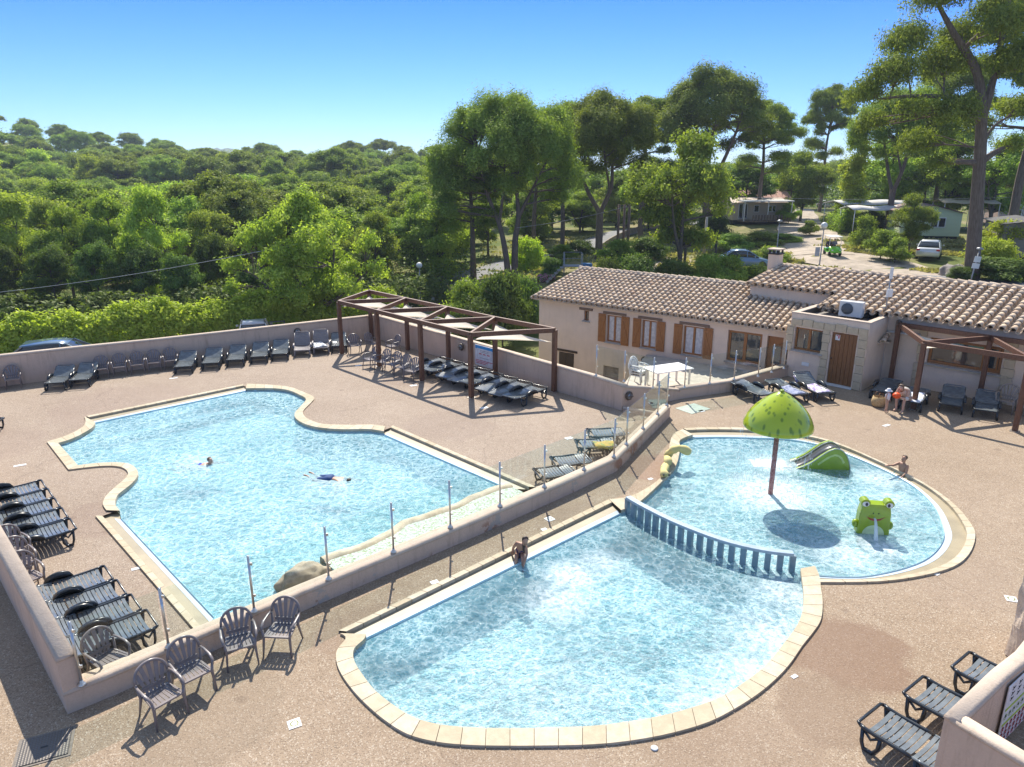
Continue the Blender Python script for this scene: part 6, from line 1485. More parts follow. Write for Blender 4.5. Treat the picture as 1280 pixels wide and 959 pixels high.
for i,(x,Y,yt,w,k) in enumerate([(690,60,322,40,'darkbush'),(770,66,300,60,'bush'),(810,70,296,55,'darkbush'),(725,80,300,45,'darkbush'),(700,74,306,40,'bush')]):
    tree(k,x,Y,yt,w,'low shrub among the pine trunks, '+['beside the platform','right of the wooden poles','below the leafy tree','behind the V trunk','left of the V trunk'][i],'shrubs among the pine trunks')
# bushes
tree('limebush',657,66,290,50,'rounded yellow-green bush beside the forked pine trunks')
tree('darkbush',628,43,338,75,'dark oleander bush with pink flowers at the corner of the house')
tree('bush',580,44,352,70,'bright green climbing bush behind the pergola')
tree('darkbush',600,42,372,90,'lower dark bush right behind the pergola wall')
tree('darkbush',655,46,345,60,'dark bush touching the gable corner of the house')
for i,(x,yt,w,k) in enumerate([(758,322,45,'darkbush'),(795,318,60,'darkbush'),(838,322,60,'darkbush'),(880,318,70,'bush'),(912,320,65,'bush'),(946,330,36,'darkbush')]):
    tree(k,x,52,yt,w,('dark' if k=='darkbush' else 'light')+' green shrub behind the ridge of the house roof, '+['leftmost','second from the left','third from the left','fourth from the left','fifth from the left','rightmost beside the chimney'][i],'shrubs behind the roof ridge')
for i,(x,Y,yt,w,k,l) in enumerate([(1243,60,268,75,'limebush','big yellowish bush right of the huge pine trunk'),(1235,56,292,60,'limebush','lower yellowish bush beside the huge pine trunk'),(1250,50.5,322,100,'darkbush','dark shrub bed by the road at the right edge'),(1200,50.5,333,34,'darkbush','small dark shrub at the foot of the huge pine'),(1012,78,276,26,'bush','lavender-flowered shrub in the fork of the tracks'),(1100,60,288,50,'bush','bush left of the white car'),(1118,58,298,40,'bush','low bush in front of the white car'),(1080,66,270,40,'bush','bush left of the little open tree'),(1055,86,255,50,'bush','hedge-like bush below the white awnings'),(1090,80,262,50,'darkbush','dark bush under the white awnings'),(975,76,292,50,'bush','weedy bush on the bank beside the street lamp'),(945,74,290,60,'bush','weedy bush on the bank below the pale mobile home'),(910,72,292,60,'bush','weedy bush at the left end of the bank'),(960,62,308,50,'bush','weedy bush behind the blue car'),(890,80,262,50,'darkbush','dark bush left of the pale mobile home'),(985,96,255,30,'bush','bush right of the pale mobile home')]):
    tree(k,x,Y,yt,w,l,'bushes on the right-hand slope')
# hedge: one clipped climbing hedge
def hedge(name,label,path,w,h,n,m,size,seed,cat='hedge',zf=None):
    rng=np.random.default_rng(seed); P=resample([Vector((p[0],p[1],0)) for p in path],.5); P=np.array([[p.x,p.y] for p in P]); k=len(P)
    i=rng.integers(0,k-1,n//20); f=rng.uniform(0,1,(len(i),1)); C=P[i]*(1-f)+P[i+1]*f; d=P[i+1]-P[i]; d/=np.linalg.norm(d,axis=1,keepdims=True); nn=np.stack([-d[:,1],d[:,0]],1)
    a=rng.uniform(-.1*PI,1.1*PI,len(i)); hv=h*(1+.10*np.sin(C[:,0]*1.1)+.07*np.sin(C[:,0]*2.7+1)); off=np.cos(a)*w/2*rng.uniform(.8,1.1,len(i)); zz=hv*np.clip(.28+.72*np.sin(a),0,1)*rng.uniform(.75,1.04,len(i))
    zz=np.where(np.abs(np.cos(a))>.75,rng.uniform(0,.8,len(i))*hv,zz)
    X=C[:,0]+nn[:,0]*off; Y=C[:,1]+nn[:,1]*off; Z=hgt(X,Y)+zz; Q=np.stack([X,Y,Z],1); N=np.stack([nn[:,0]*np.cos(a),nn[:,1]*np.cos(a),np.sin(a)+.4],1); t_=rng.uniform(0,.75,len(i))
    ci=rng.integers(0,len(i),n); PP=Q[ci]+rng.normal(size=(n,3))*.16; V=leaves(PP,N[ci],size,1.6,rng)
    me=fastmesh(name,V,np.arange(n*4).reshape(-1,4),[m],t_[ci]+rng.uniform(0,.25,n)); o=bpy.data.objects.new(name,me); COL.objects.link(o); return tag(o,label,cat)
hedge('hedge','long bright yellow-green hedge running behind the parked cars',[(-40,38.0),(-27,40.0),(-19,42.6),(-13,46.5),(-8,50)],1.7,2.35,80000,M_yel,.15,5)
hedge('hedge','dark ivy bank at the edge of the wood under the trees',[(-50,46),(-28,47.5),(-14,51),(-6,56)],5,2.2,60000,M_leaf2,.22,6)
hedge('hedge','clipped green hedge below the white awnings beside the track',[tuple(D(1045,275,84).xy),tuple(D(1062,285,78).xy)],1.8,2.2,9000,M_leaf,.14,7)
# far woodland: everything that reads as one mass
rng=np.random.default_rng(9)
def scatter(n,ymin,ymax,pmin,pmax,sep,seed):
    r_=random.Random(seed); out=[]
    tries=0
    while len(out)<n and tries<n*60:
        tries+=1; Y=math.exp(r_.uniform(math.log(ymin),math.log(ymax))); x=r_.uniform(pmin,pmax); X=(x-640)/CF*(Y*CT+3)
        s=sep*(1+ (Y-ymin)/220)
        if all((X-a)**2+(Y-b)**2>s*s for a,b in out): out.append((X,Y))
    return out
SC=scatter(235,66,165,-60,560,4.6,1)+scatter(200,165,318,-60,700,6.8,4); SC+= scatter(40,98,220,540,900,7.5,2); SC+=scatter(26,118,230,900,1330,8,3)
hl={'farleafA':'light green rounded tree','farleafB':'tall bright green tree','farpineA':'dense dark pine','farpineB':'flat-topped pine'}
ordn=lambda i: str(i)+({1:'st',2:'nd',3:'rd'}.get(i%10,'th') if i%100 not in (11,12,13) else 'th')
zone=lambda Y: 'low on' if Y<100 else 'halfway up' if Y<150 else 'at the top of'
cnt={}
for X,Y in sorted(SC,key=lambda q:q[0]/q[1]):
    far=Y>120; k=random.choices(['farleafA','farleafB','farpineA','farpineB'],[.18,.12,.4,.3] if far else [.36,.34,.2,.1])[0]
    th,H_,Rw=PROT[k]; z=h1(X,Y); s=random.uniform(.66,1.0); 
    if Y>160: s*=1.28
    key=(k,zone(Y)); cnt[key]=cnt.get(key,0)+1; lab=hl[k]+' '+zone(Y)+' the wooded slope, '+ordn(cnt[key])+' such from the left'
    o=place(th,(X,Y,z-.3),random.uniform(0,6.28),lab,hl[k]+'s',sc=(s*1.05,s*1.05,s*random.uniform(.85,1.05))); o['category']=CATS.get(k,'tree')
n=230000; Yr=np.exp(rng.uniform(np.log(60),np.log(330),n//30)); Xr=(rng.uniform(-120,1400,n//30)-640)/CF*Yr
ok=(Xr<-.12*Yr+4)|(Yr>125); Xr=Xr[ok];Yr=Yr[ok]; Zr=hgt(Xr,Yr)+rng.uniform(.5,5.0,len(Xr))*np.where(Yr>90,1.0,.5)
ci=rng.integers(0,len(Xr),n); sp=np.clip(Yr/90,.8,2.5)[ci][:,None]
PP=np.stack([Xr,Yr,Zr],1)[ci]+rng.normal(size=(n,3))*sp*np.array([1.1,1.1,.55]); 
V=leaves(PP,np.tile([0,-.2,1.0],(n,1)),.24*sp,1.3,rng)
me=fastmesh('woodland_undergrowth',V,np.arange(n*4).reshape(-1,4),[M_leaf2],rng.uniform(0,1,n)); o=bpy.data.objects.new('woodland_undergrowth',me); COL.objects.link(o); tag(o,'green undergrowth and tree mass filling the wooded slopes','undergrowth',kind='stuff')
# grass tufts on the verges
n=26000; pts=[]
for (x0,x1,Y0,Y1) in ((880,1060,55,76),(1060,1290,50,66),(440,560,58,72),(600,880,58,100),(1060,1200,62,74)):
    k=n//5; Yg=rng.uniform(Y0,Y1,k); Xg=(rng.uniform(x0,x1,k)-640)/CF*(Yg*CT+2.5); pts.append(np.stack([Xg,Yg],1))
pts=np.concatenate(pts); 
nz=np.sin(pts[:,0]*.9)+np.sin(pts[:,1]*1.3+pts[:,0]*.4); pts=pts[nz>-.2]
TR=np.array([tuple(D(*q).xy) for q in [(1120,345,52.5),(1085,332,58),(1060,324,60),(1040,317,62.5),(1010,307,68),(985,298,74),(955,295,78),(925,292,82),(1010,290,80),(1160,325,60),(1180,352,50.5),(1090,350,51.5),(1010,352,50.5),(480,376,59),(520,364,63),(560,353,68)]]+[tuple(D(640+20*i,338-5*i,77+3*i).xy) for i in range(8)])
dm=np.sqrt(((pts[:,None,:]-TR[None])**2).sum(-1)).min(1); pts=pts[dm>3.4]
Z=hgt(pts[:,0],pts[:,1]); PP=np.column_stack([pts,Z+.12]); V=leaves(PP,np.tile([0,-1.0,.1],(len(PP),1)),.34,1.4,rng)
me=fastmesh('verge_grass',V,np.arange(len(PP)*4).reshape(-1,4),[M_dry],rng.uniform(0,1,len(PP))); o=bpy.data.objects.new('verge_grass',me); COL.objects.link(o); tag(o,'dry grass and weeds on the banks beside the tracks','grass',kind='stuff')
# ================= vehicles =================
def carpaint(n,c): 
    m,t=new(n); t.b.inputs['Base Color'].default_value=(*c,1); t.b.inputs['Metallic'].default_value=.25; t.b.inputs['Roughness'].default_value=.28; t.b.inputs['Coat Weight'].default_value=.8; return m
M_cg=mat('car_glass',(.02,.025,.03),.06,.05,3,spec=1.0); M_tyre=mat('tyre',(.02,.02,.02),.8); M_rim=mat('wheel_rim',(.45,.45,.46),.35,.05,5,metal=.6); M_tail=mat('tail_light',(.45,.01,.01),.25); M_head=mat('head_light',(.75,.77,.8),.12)
def loft(mb,secs):
    n=len(secs[0]); V=[p for s in secs for p in s]; F=[(i*n+j,i*n+(j+1)%n,(i+1)*n+(j+1)%n,(i+1)*n+j) for i in range(len(secs)-1) for j in range(n)]
    F+=[tuple(reversed(range(n))),tuple(range((len(secs)-1)*n,len(secs)*n))]; mb.add(V,F,True)
def car(label,loc,rz,paint,Lc=4.2,Wc=1.76,est=False,open_door=False):
    """front towards -y"""
    th=thing('parked_car',label,'car',loc,rz); h=Wc/2
    body=[(-Lc/2,.28,.52,.80),(-Lc/2+.12,.24,.66,.93),(-Lc/2+.6,.22,.78,.99),(-Lc/2+1.15,.2,.90,1.0),(-Lc/2+1.8,.2,.94,1.0),(.4,.2,.95,1.0),(Lc/2-.8,.2,.97,1.0),(Lc/2-.25,.24,.97,.97),(Lc/2-.05,.3,.90,.92),(Lc/2,.36,.74,.88)]
    S_=[]
    for y,zb,zt,wf in body:
        w=h*wf; S_.append([(-w*.93,y,zb),(-w,y,zb+.12),(-w,y,(zb+zt)/2+.05),(-w*.94,y,zt-.04),(-w*.8,y,zt),(w*.8,y,zt),(w*.94,y,zt-.04),(w,y,(zb+zt)/2+.05),(w,y,zb+.12),(w*.93,y,zb)])
    mb=MB(); loft(mb,S_); mb.build('body',paint,th,recalc=True)
    yr=Lc/2-(.12 if est else .45)
    cab=[(-Lc/2+1.1,.90,.90),(-Lc/2+1.85,.93,1.38),(-Lc/2+2.3,.93,1.46),(.55,.93,1.47),(yr-.45,.94,1.40),(yr+.12,.95,.96)]
    S_=[]
    for y,z0,z1 in cab:
        w=h*.90; wt=h*.90-(z1-z0)*.30; S_.append([(-w,y,z0-.03),(-wt,y,z1-.03),(-wt*.85,y,z1),(wt*.85,y,z1),(wt,y,z1-.03),(w,y,z0-.03)])
    mb=MB(); loft(mb,S_); mb.build('glasshouse',M_cg,th,recalc=True)
    S_=[]
    for y,z1 in [(-Lc/2+1.9,1.40),(-Lc/2+2.3,1.475),(.55,1.485),(yr-.40,1.415)]:
        wt=h*.90-(z1-.94)*.29; S_.append([(-wt*1.0,y,z1-.05),(-wt*.86,y,z1+.012),(wt*.86,y,z1+.012),(wt*1.0,y,z1-.05)])
    mb=MB(); loft(mb,S_); mb.build('roof',paint,th,recalc=True)
    for s in(-1,1):
        for (ya,za,yb,zb) in ((-Lc/2+1.12,.93,-Lc/2+1.9,1.39),(-.05,.95,.0,1.45),(yr-.5,1.40,yr+.1,.97)):
            mb=MB(); wa=h*.9-(za-.93)*.30+.008; wb=h*.9-(zb-.93)*.30+.008; mb.bar((s*wa,ya,za),(s*wb,yb,zb),.05,.07); mb.build('pillar',paint,th)
    for s in(-1,1):
        for y in (-Lc/2+.82,Lc/2-.85):
            M_=Matrix.Translation((s*(h-.10),y,.32))@Matrix.Rotation(PI/2*s,4,'Y')
            mb=MB(); mb.lathe([(.18,-.09),(.30,-.10),(.325,-.06),(.325,.08),(.30,.115),(.2,.11)],20,M=M_); w_=mb.build('tyre',M_tyre,th)
            mb=MB(); mb.lathe([(.2,.05),(.2,.105),(.17,.09),(.05,.10),(.001,.11)],12,M=M_); mb.build('rim',M_rim,w_)
        mb=MB(); mb.box(s*(h*.80),Lc/2-.06,.80,.26,.12,.15); mb.build('tail_light',M_tail,th,bevel=.02)
        mb=MB(); mb.box(s*(h*.72),-Lc/2+.10,.62,.34,.14,.13); mb.build('headlight',M_head,th,bevel=.02)
        mb=MB(); mb.box(s*(h+.08),-Lc/2+1.45,.98,.16,.1,.12); mb.build('mirror',paint,th,bevel=.02)
    mb=MB(); mb.box(0,Lc/2-.0,.62,.5,.02,.11); mb.build('number_plate',M_wht,th)
    if open_door:
        mb=MB(); mb.box(-h-.42,-.35,.62,.9,.06,.7); mb.box(-h-.42,-.35,1.15,.9,.05,.06); mb.box(-h-.84,-.35,1.05,.05,.05,.3); mb.build('open_door',mat('door_dark',(.10,.11,.12),.4),th)
    return th
def cz(X,Y): return h1(X,Y)+.1
q=G(67,432,-.0); car('dark blue-grey estate car half hidden behind the hedge wall at the far left',(-21.7,33.9,-1.52),R(108),carpaint('paint_bluegrey',(.10,.16,.22)),4.4,est=True)
car('silver car with an open door seen from behind, parked in front of the hedge',(-15.2,41.6,h1(-15.2,41.6)+.07),R(198),carpaint('paint_silver',(.45,.46,.48)),4.2,open_door=True)
p=D(1160,322,60.5); car('white hatchback parked on the grass below the green mobile home',(p.x,p.y,h1(p.x,p.y)+.1),R(148),carpaint('paint_white',(.72,.72,.70)),4.3)
p=D(931,331,61); car('light blue car mostly hidden behind the shrubs left of the chimney',(p.x,p.y,h1(p.x,p.y)+.1),R(80),carpaint('paint_blue',(.16,.26,.38)),4.2)
p=D(1045,248,140); car('far dark car parked under the pines at the end of the track, left one',(p.x-8,p.y,h1(p.x-8,p.y)),R(90),carpaint('paint_grey',(.2,.21,.22)),4.2)
p=D(1040,247,140); car('far pale van-like car under the pines at the end of the track, right one',(p.x,p.y+1,h1(p.x,p.y)),R(80),carpaint('paint_pale',(.5,.5,.5)),4.4)
# golf cart
p=D(1040,317,62); gz=h1(p.x,p.y)+.1
gc=thing('golf_cart','lime green golf cart with a white canopy driving down the gravel track','golf cart',(p.x,p.y,gz),R(-6)); gc.scale=(.82,.82,.82)
M_gc=carpaint('paint_lime',(.16,.60,.02))
mb=MB(); loft(mb,[[(-.5*w,y,.3),(-.58*w,y,zt-.12),(-.45*w,y,zt),(.45*w,y,zt),(.58*w,y,zt-.12),(.5*w,y,.3)] for y,zt,w in ((-1.25,.55,.85),(-1.1,.74,1.0),(-.6,.92,1.02),(-.5,.95,1.0))]); mb.build('front_body',M_gc,gc,recalc=True)
mb=MB(); mb.box(0,.25,.34,1.15,1.7,.1); mb.box(0,.75,.5,1.15,.7,.3); mb.build('chassis',M_gc,gc,bevel=.03)
mb=MB(); mb.box(0,.45,.78,1.0,.5,.12); mb.box(0,.72,1.02,1.0,.1,.45); mb.build('seat',M_drk,gc,bevel=.03)
mb=MB(); mb.box(0,.1,1.92,1.25,2.0,.06); mb.build('canopy',M_wht,gc,bevel=.025)
for sx in(-1,1):
    for y0,y1,z0 in ((-.62,-.7,.9),(.95,.95,.5)): mb=MB(); mb.bar((sx*.55,y0,z0),(sx*.56,y1,1.9),.035); mb.build('canopy_post',M_wht,gc)
    for y in(-.85,.8):
        mb=MB(); mb.lathe([(.1,-.09),(.22,-.1),(.24,-.05),(.24,.07),(.2,.1),(.001,.08)],14,M=Matrix.Translation((sx*.52,y,.23))@Matrix.Rotation(PI/2*sx,4,'Y')); mb.build('wheel',M_tyre,gc)
    mb=MB(); mb.box(sx*.38,-1.2,.6,.16,.08,.1); mb.build('headlight',M_head,gc)
mb=MB(); mb.tube([(-.25,-.3,1.0),(-.25,-.42,.9)],.015,5); mb.lathe([(.16,0),(.17,.01),(.15,.02)],12,(-.25,-.3,1.0)); mb.build('steering_wheel',M_drk,gc)
sit=dict(pelvis=(0,0,.88),belly=(0,.02,1.02),chest=(0,.05,1.2),neck=(0,.04,1.36),chin=(0,0,1.44),head=(0,.02,1.52),top=(0,.03,1.61),shL=(-.17,.05,1.28),shR=(.17,.05,1.28),elL=(-.22,-.05,1.04),elR=(.22,-.05,1.04),wrL=(-.2,-.3,1.05),wrR=(.16,-.28,1.0),hpL=(-.09,-.02,.85),hpR=(.09,-.02,.85),knL=(-.12,-.42,.88),knR=(.12,-.42,.88),anL=(-.12,-.5,.46),anR=(.12,-.5,.46),toL=(-.12,-.62,.42),toR=(.12,-.62,.42))
tops=[['pelvis','belly','chest','shL','shR','elL','elR'],[('pelvis','belly'),('belly','chest'),('chest','shL'),('chest','shR'),('shL','elL'),('shR','elR')]]
for sx,l,c in ((-.27,'person in dark clothes sitting on the left in the golf cart','cloth_dark'),(.27,'person in grey clothes sitting on the right in the golf cart','cloth_grey')):
    v=Matrix.Rotation(R(-6),3,'Z')@Vector((sx*.82,.34,0)); person(l,(p.x+v.x,p.y+v.y,gz),R(-6),base(**sit),SK1,[('shirt',tops[0],tops[1],.02,mat(c,(.05,.05,.07) if c=='cloth_dark' else (.2,.22,.26),.9))],HD,.82,0,False)
# ================= buildings on the slope =================
def siding(n,c):
    m,t=new(n); w=t.N('ShaderNodeTexWave',wave_type='BANDS',bands_direction='Z'); w.inputs['Scale'].default_value=2.6; t.L(t.pos(),w.inputs['Vector'])
    t.L(t.mix(t.ramp(w.outputs['Fac'],[(.0,.5),(.18,0.0)]),c,tuple(x*.6 for x in c)),t.b.inputs['Base Color']); t.b.inputs['Roughness'].default_value=.7; t.bump(w.outputs['Fac'],.4,.03); return m
def cabin(name,label,loc,rz,Wc,Dc,Hw,rise,mw,mr,wins,gable_front=True,overhang=.25,cat='mobile home',floor=.45):
    """front face towards -y; gable_front: ridge runs along y"""
    th=thing(name,label,cat,loc,rz); mb=MB(); z0,z1=floor,floor+Hw
    mb.box(0,Dc/2,(z0+z1)/2,Wc,Dc,Hw)
    if gable_front: mb.add([(-Wc/2,0,z1),(Wc/2,0,z1),(0,0,z1+rise),(-Wc/2,Dc,z1),(Wc/2,Dc,z1),(0,Dc,z1+rise)],[(0,1,2),(5,4,3)])
    else: mb.add([(-Wc/2,0,z1),(-Wc/2,Dc,z1),(-Wc/2,Dc/2,z1+rise),(Wc/2,0,z1),(Wc/2,Dc,z1),(Wc/2,Dc/2,z1+rise)],[(2,1,0),(3,4,5)])
    mb.build('wall',mw,th)
    o=overhang; mb=MB(); k=.06
    if gable_front:
        s=rise/(Wc/2)
        for sx in(-1,1): mb.add([(0,-o,z1+rise+.02),(sx*(Wc/2+o),-o,z1-s*o+.02),(sx*(Wc/2+o),Dc+o,z1-s*o+.02),(0,Dc+o,z1+rise+.02),(0,-o,z1+rise+.02+k),(sx*(Wc/2+o),-o,z1-s*o+.02+k),(sx*(Wc/2+o),Dc+o,z1-s*o+.02+k),(0,Dc+o,z1+rise+.02+k)],[(0,1,2,3),(4,5,6,7),(0,1,5,4),(1,2,6,5),(2,3,7,6)])
    else:
        s=rise/(Dc/2)
        for a,b in ((-o,Dc/2),(Dc+o,Dc/2)):
            za=z1-s*o+.02; zb=z1+rise+.02; mb.add([(-Wc/2-o,a,za),(Wc/2+o,a,za),(Wc/2+o,b,zb),(-Wc/2-o,b,zb),(-Wc/2-o,a,za+k),(Wc/2+o,a,za+k),(Wc/2+o,b,zb+k),(-Wc/2-o,b,zb+k)],[(0,1,2,3),(4,5,6,7),(0,1,5,4),(1,2,6,5),(3,0,4,7)])
    mb.build('roof',mr,th,recalc=True)
    mb=MB(); mb.box(0,Dc/2,floor/2-.3,Wc*.96,Dc*.96,floor+.6); mb.build('plinth',M_drk,th)
    for (x,z,w,h_,kind) in wins:
        mb=MB(); mb.box(x,-.03,z,w,.06,h_); f=mb.build('door' if kind=='door' else 'window',M_wht,th)
        n=2 if w>.8 else 1
        for i in range(n): mb=MB(); mb.box(x+w*((i+.5)/n-.5),-.066,z,w/n-.14,.012,h_-.14); mb.build('pane',M_cg,f)
    return th
p=D(1162,299,71); z=h1(p.x,p.y)
cabin('green_mobile_home','pale green mobile home with a dark red gabled roof and a white double window',(p.x,p.y,z),R(-14),5.0,8.0,2.2,.65,siding('siding_green',(.60,.66,.40)),mat('roof_plum',(.14,.06,.07),.6,.2,4),[(.5,1.75,1.3,.95,'w')])
p=D(957,279,97); z=h1(p.x,p.y)
ph=cabin('pale_mobile_home','beige mobile home with a covered wooden veranda beside the gravel track',(p.x-1,p.y,z),R(4),7.0,4.0,2.2,.5,siding('siding_beige',(.56,.45,.33)),mat('roof_beige',(.55,.45,.36),.7,.2,3),[(-2.2,1.6,1.2,1.9,'door'),(-.4,1.9,.7,.9,'w'),(1.7,1.9,1.0,.8,'w')],gable_front=False)
mb=MB(); mb.box(.3,-1.1,2.95,6.6,2.4,.14); mb.build('awning',M_wht,ph)
mb=MB(); mb.box(.3,-1.1,.4,6.4,2.2,.12); mb.build('deck_floor',M_old,ph)
for x in(-2.8,.3,3.4): mb=MB(); mb.box(x,-2.1,1.65,.1,.1,2.5); mb.build('veranda_post',M_wht,ph)
mb=MB()
for i in range(14): mb.box(-1.6+i*.38,-2.15,.85,.24,.03,.75)
mb.build('veranda_railing',M_old,ph)
p2=D(962,245,106); cabin('tiled_cabin','cabin with a pinkish tiled roof just behind the beige mobile home',(p2.x-.5,p2.y,h1(p2.x,p2.y)+.6),R(4),7.2,5,2.3,1.1,M_house,mat('roof_pink',(.50,.28,.22),.8,.25,3),[],False,cat='cabin')
p=D(1292,305,58); z=h1(p.x,p.y)
cabin('grey_mobile_home','grey-brown clad mobile home with a dark roof cut by the right edge',(p.x,p.y,z),R(-22),4.4,7,2.5,.3,siding('siding_grey',(.25,.22,.19)),mat('roof_dark',(.07,.065,.06),.6),[(.4,1.9,1.2,1.1,'w')])
p=D(1300,262,92); cabin('far_mobile_home','white and pink mobile home glimpsed at the right edge behind the trees',(p.x,p.y,h1(p.x,p.y)),R(-10),9,5,2.3,.5,siding('siding_pink',(.60,.45,.42)),mat('roof_rosy',(.5,.3,.25),.7),[(-2,1.8,1.2,1.1,'w'),(0,1.8,.9,.9,'w')],False)
def awning(label,px_,py_,Y,w,d,h,rz,m=None,grp='white awnings on the camping pitches'):
    p=D(px_,py_,Y); z=h1(p.x,p.y); th=thing('awning',label,'awning',(p.x,p.y,z),rz,grp); mb=MB(); V=[];F=[];n=6
    for i in range(n+1):
        for j in range(3): V.append(((i/n-.5)*w,(j/2-.5)*d,h+.35*(1-abs(j-1))+.08*math.sin(i*2)))
    F=[(i*3+j,(i+1)*3+j,(i+1)*3+j+1,i*3+j+1) for i in range(n) for j in range(2)]
    mb.add(V,F,True); o=mb.build('canopy',m or M_sailw,th); md=o.modifiers.new('s','SOLIDIFY'); md.thickness=.05
    for sx in(-1,1):
        for sy in(-1,1): mb=MB(); mb.tube([(sx*w/2*.95,sy*d/2*.95,0),(sx*w/2*.95,sy*d/2*.95,h)],.04,6); mb.build('pole',M_wht,th)
    return th
M_sailw=mat('awning_white',(.62,.60,.57),.7,.08,2)
awning('long white awning left of the huge pine, the farther one',1085,272,84,9,4,3.0,R(8)); awning('white awning in front of the farther one, above the hedge',1096,282,78,7,3.2,2.6,R(2))
awning('cream lean-to awning behind the green mobile home',1205,268,84,6,3.4,3.3,R(-8),mat('awning_cream',(.5,.42,.3),.8))
awning('small pale awning behind the yellowish bushes on the right',1245,262,88,5,3,2.8,R(-12))
# stone walls
for i,(x,y,Y,sx) in enumerate([(985,322,57,.5),(993,324,56.6,.55),(1001,325,56.2,.5),(1009,327,55.9,.6),(1017,328,55.6,.5),(1025,330,55.3,.55),(1033,331,55,.6),(989,318,57.5,.4),(1005,320,57,.45),(1021,323,56.4,.45)]):
    p=D(x,y,Y); rock('boulder',['small','pale','rounded','large','flat','broad','end','back left','back middle','back right'][i]+' grey boulder in the dry stone row beside the globe lamp',(p.x,p.y,h1(p.x,p.y)+.15),sx,(1,.8,.7),i,mat('grey_rock',(.30,.27,.24),.95,.3,2,.5,8),'boulders of the dry stone row')
for i,(x,y,Y,sx) in enumerate([(1193,336,52.5,.9),(1188,328,54,.6),(1197,343,51.5,.7)]):
    p=D(x,y,Y); rock('boulder','big rock at the foot of the huge pine, '+['largest','behind','nearest the road'][i],(p.x,p.y,h1(p.x,p.y)+.15),sx,(1,.9,.8),20+i,mat('grey_rock',(.30,.27,.24)))
# retaining wall along the upper road
P=px((625,352,66),(700,332,79),(760,312,93),(830,290,112))
th=thing('retaining_wall','low brown retaining wall following the road behind the pines','wall',(P[0][0],P[0][1],0))
V=[];F=[]
for i,q in enumerate(resample([Vector((*a,0)) for a in P],2)):
    z=h1(q.x,q.y); V+=[(q.x-P[0][0],q.y-P[0][1]-1.2,z-.4),(q.x-P[0][0],q.y-P[0][1]-1.2,z+.7),(q.x-P[0][0],q.y-P[0][1]-.9,z+.7),(q.x-P[0][0],q.y-P[0][1]-.9,z-.4)]
n=len(V)//4
for i in range(n-1):
    for j in range(4): F.append((i*4+j,i*4+(j+1)%4,i*4+4+(j+1)%4,i*4+4+j))
mb=MB(); mb.add(V,F); mb.build('stonework',mat('retaining_stone',(.38,.30,.22),.9,.2,2),th)
# ================= lamps, poles, cable =================
def street_lamp(label,pxx,ytop,Y,globe=True,curve=False):
    p=D(pxx,ytop,Y); z=h1(p.x,p.y); h=p.z-z; th=thing('street_lamp',label,'street lamp',(p.x,p.y,z),0,None)
    mb=MB(); mb.tube([(0,0,0),(0,0,.5),(0,0,h-.25)],[.07,.05,.04],8); mb.build('pole',M_metal,th)
    mb=MB()
    if globe: mb.ball((0,0,h-.05),.24,10); mb.build('globe',M_wht,th)
    else: mb.lathe([(.08,0),(.22,.05),(.2,.14),(.05,.2),(.001,.22)],12,(0,0,h-.25)); mb.build('lamp_head',M_metal,th)
    return th
street_lamp('street lamp with a small cap head behind the chimney',975,274,58,False)
l=street_lamp('street lamp with a white globe and sign beside the golf cart',1030.5,281,56)
mb=MB(); mb.box(-.28,0,1.6,.35,.03,.7); mb.build('sign',mat('sign_plain',(.45,.45,.45),.5),l)
l=street_lamp('street lamp leaning slightly in front of the huge pine, with two white plates',1221,308,49.5,False); l.rotation_euler=(0,R(6),0)
mb=MB(); mb.box(0,-.07,1.2,.5,.03,.35); mb.box(0,-.07,1.65,.45,.03,.4); mb.build('sign',M_wht,l)
street_lamp('street lamp beside the white road behind the pergola',524,331,57)
p=D(884,268,72); z=h1(p.x,p.y); th=thing('utility_pole','pale concrete utility pole behind the leafy tree','pole',(p.x,p.y,z)); mb=MB(); mb.tube([(0,0,0),(0,0,p.z-z)],[.16,.12],8); mb.build('shaft',mat('pole_pale',(.45,.40,.34),.8),th); mb=MB(); mb.box(0,0,p.z-z-.2,.7,.08,.08); mb.build('crossbar',M_metal,th)
for i,(x,Y) in enumerate([(774,74),(781,73),(787,72)]):
    p=D(x,256,Y); z=h1(p.x,p.y); th=thing('wooden_pole','dark wooden pole in the group of three behind the roof, '+['left','middle','right'][i],'pole',(p.x,p.y,z),0,'group of three wooden poles'); mb=MB(); mb.tube([(0,0,0),(0,0,p.z-z)],[.15,.12],7); mb.build('shaft',M_old,th)
for i,(x,Y) in enumerate([(858,63),(896,63)]):
    p=D(x,296,Y); z=h1(p.x,p.y); th=thing('gate_post','dark gate post behind the shrubs, '+['left','right'][i],'post',(p.x,p.y,z),0,'gate posts'); mb=MB(); mb.tube([(0,0,0),(0,0,p.z-z)],.12,7); mb.build('shaft',M_drk,th)
def cable(label,a,b,sag=.5,r=.018):
    a=Vector(a);b=Vector(b); pts=[a.lerp(b,i/14)-a-Vector((0,0,sag*math.sin(PI*i/14))) for i in range(15)]; mb=MB(); mb.tube(pts,r,5); return tag(mb.build('cable',mat('cable_pale',(.40,.40,.40),.5),None,tuple(a)),label,'cable')
cable('pale overhead cable crossing in front of the wood on the left',D(-60,372,46),D(372,305,44.5),.3)
cable('pale overhead cable running from the wooden poles across the umbrella pines',D(646,285,60),D(784,258,72),.2)
cable('thin overhead cable crossing above the track on the right',D(784,240,78),D(1300,246,80),.5,.012)
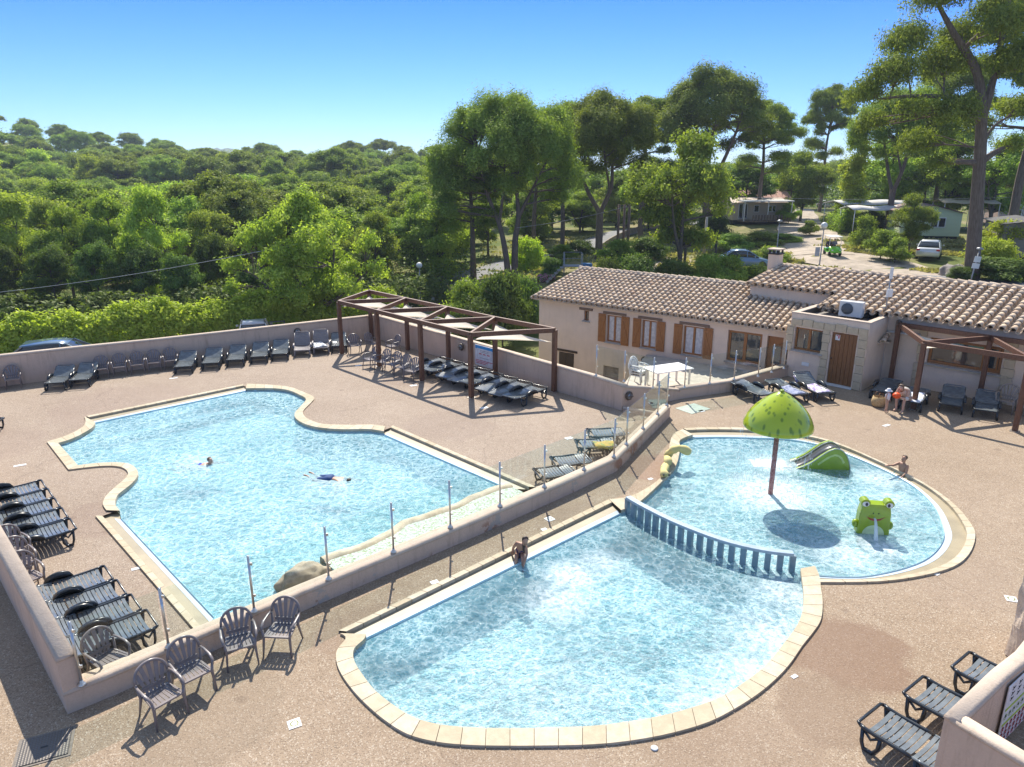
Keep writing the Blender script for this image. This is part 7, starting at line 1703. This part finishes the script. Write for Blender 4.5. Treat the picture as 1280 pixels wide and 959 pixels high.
# stair platform behind the ridge
p=D(716,338,57); z=h1(p.x,p.y)
th=thing('stair_platform','small metal platform with railing and steps behind the left end of the roof','platform',(p.x,p.y,z))
mb=MB(); mb.box(0,0,1.3,1.5,1.2,.06); mb.build('deck',M_gry,th)
mb=MB()
for sx in(-.7,.7):
    for sy in(-.55,.55): mb.tube([(sx,sy,0),(sx,sy,2.3)],.03,5)
for zz in(1.8,2.3): mb.tube([(-.7,-.55,zz),(-.7,.55,zz),(.7,.55,zz),(.7,-.55,zz)],.025,5)
mb.build('railing',M_metal,th)
mb=MB()
for i in range(6): mb.box(-.9-.22*i,-.2,1.2-.22*i,.24,.8,.04)
mb.bar((-.75,-.6,1.3),(-2.1,-.6,0),.05); mb.bar((-.75,.2,1.3),(-2.1,.2,0),.05); mb.build('steps',M_metal,th)
p=D(733,345,62); tag(MB().box(0,0,.5,.9,.7,1.0).build('blue_bin',mat('bin_blue',(.05,.22,.45),.5),None,(p.x,p.y,h1(p.x,p.y)),bevel=.04),'blue bin behind the metal platform','bin')
p=D(683,350,58); mb=MB()
for k in range(6): mb.ball((random.uniform(-.5,.5),random.uniform(-.3,.3),.2+random.uniform(0,.15)),.3,6)
tag(mb.build('flower_clump',pattern('flowers_pink',(.5,.15,.3),(.08,.12,.03),9),None,(p.x,p.y,h1(p.x,p.y))),'low clump of pink flowers beside the metal platform','flowers')
p=D(1078,289,72); z=h1(p.x,p.y); th=thing('notice_post','small grey stone post with a plate beside the track','post',(p.x,p.y,z)); mb=MB(); mb.box(0,0,.7,.5,.3,1.4); mb.build('shaft',mat('grey_rock',(.3,.27,.24)),th,bevel=.04)
mb=MB(); mb.prism([(-30.5,34.6),(-29,34.6),(-29,36),(-30.5,36)],-2,.2)
p=G(2,432); tag(MB().box(0,0,.55,.3,.1,1.3).build('red_sign_post',mat('post_red',(.42,.10,.04),.6),None,(-25.0,32.4,-.55),R(20),bevel=.01),'small red-brown sign post behind the wall at the left edge','sign')

# ================= air =================
m,t=new('haze_air'); t.n.remove(t.b); pv=t.N('ShaderNodeVolumePrincipled'); pv.inputs['Color'].default_value=(.72,.84,1,1); pv.inputs['Density'].default_value=.0003; pv.inputs['Anisotropy'].default_value=.2; t.L(pv.outputs[0],t.out.inputs['Volume'])
mb=MB(); mb.box(0,1050,-15,4200,2900,120); hz=mb.build('haze',m); hz['kind']='stuff'
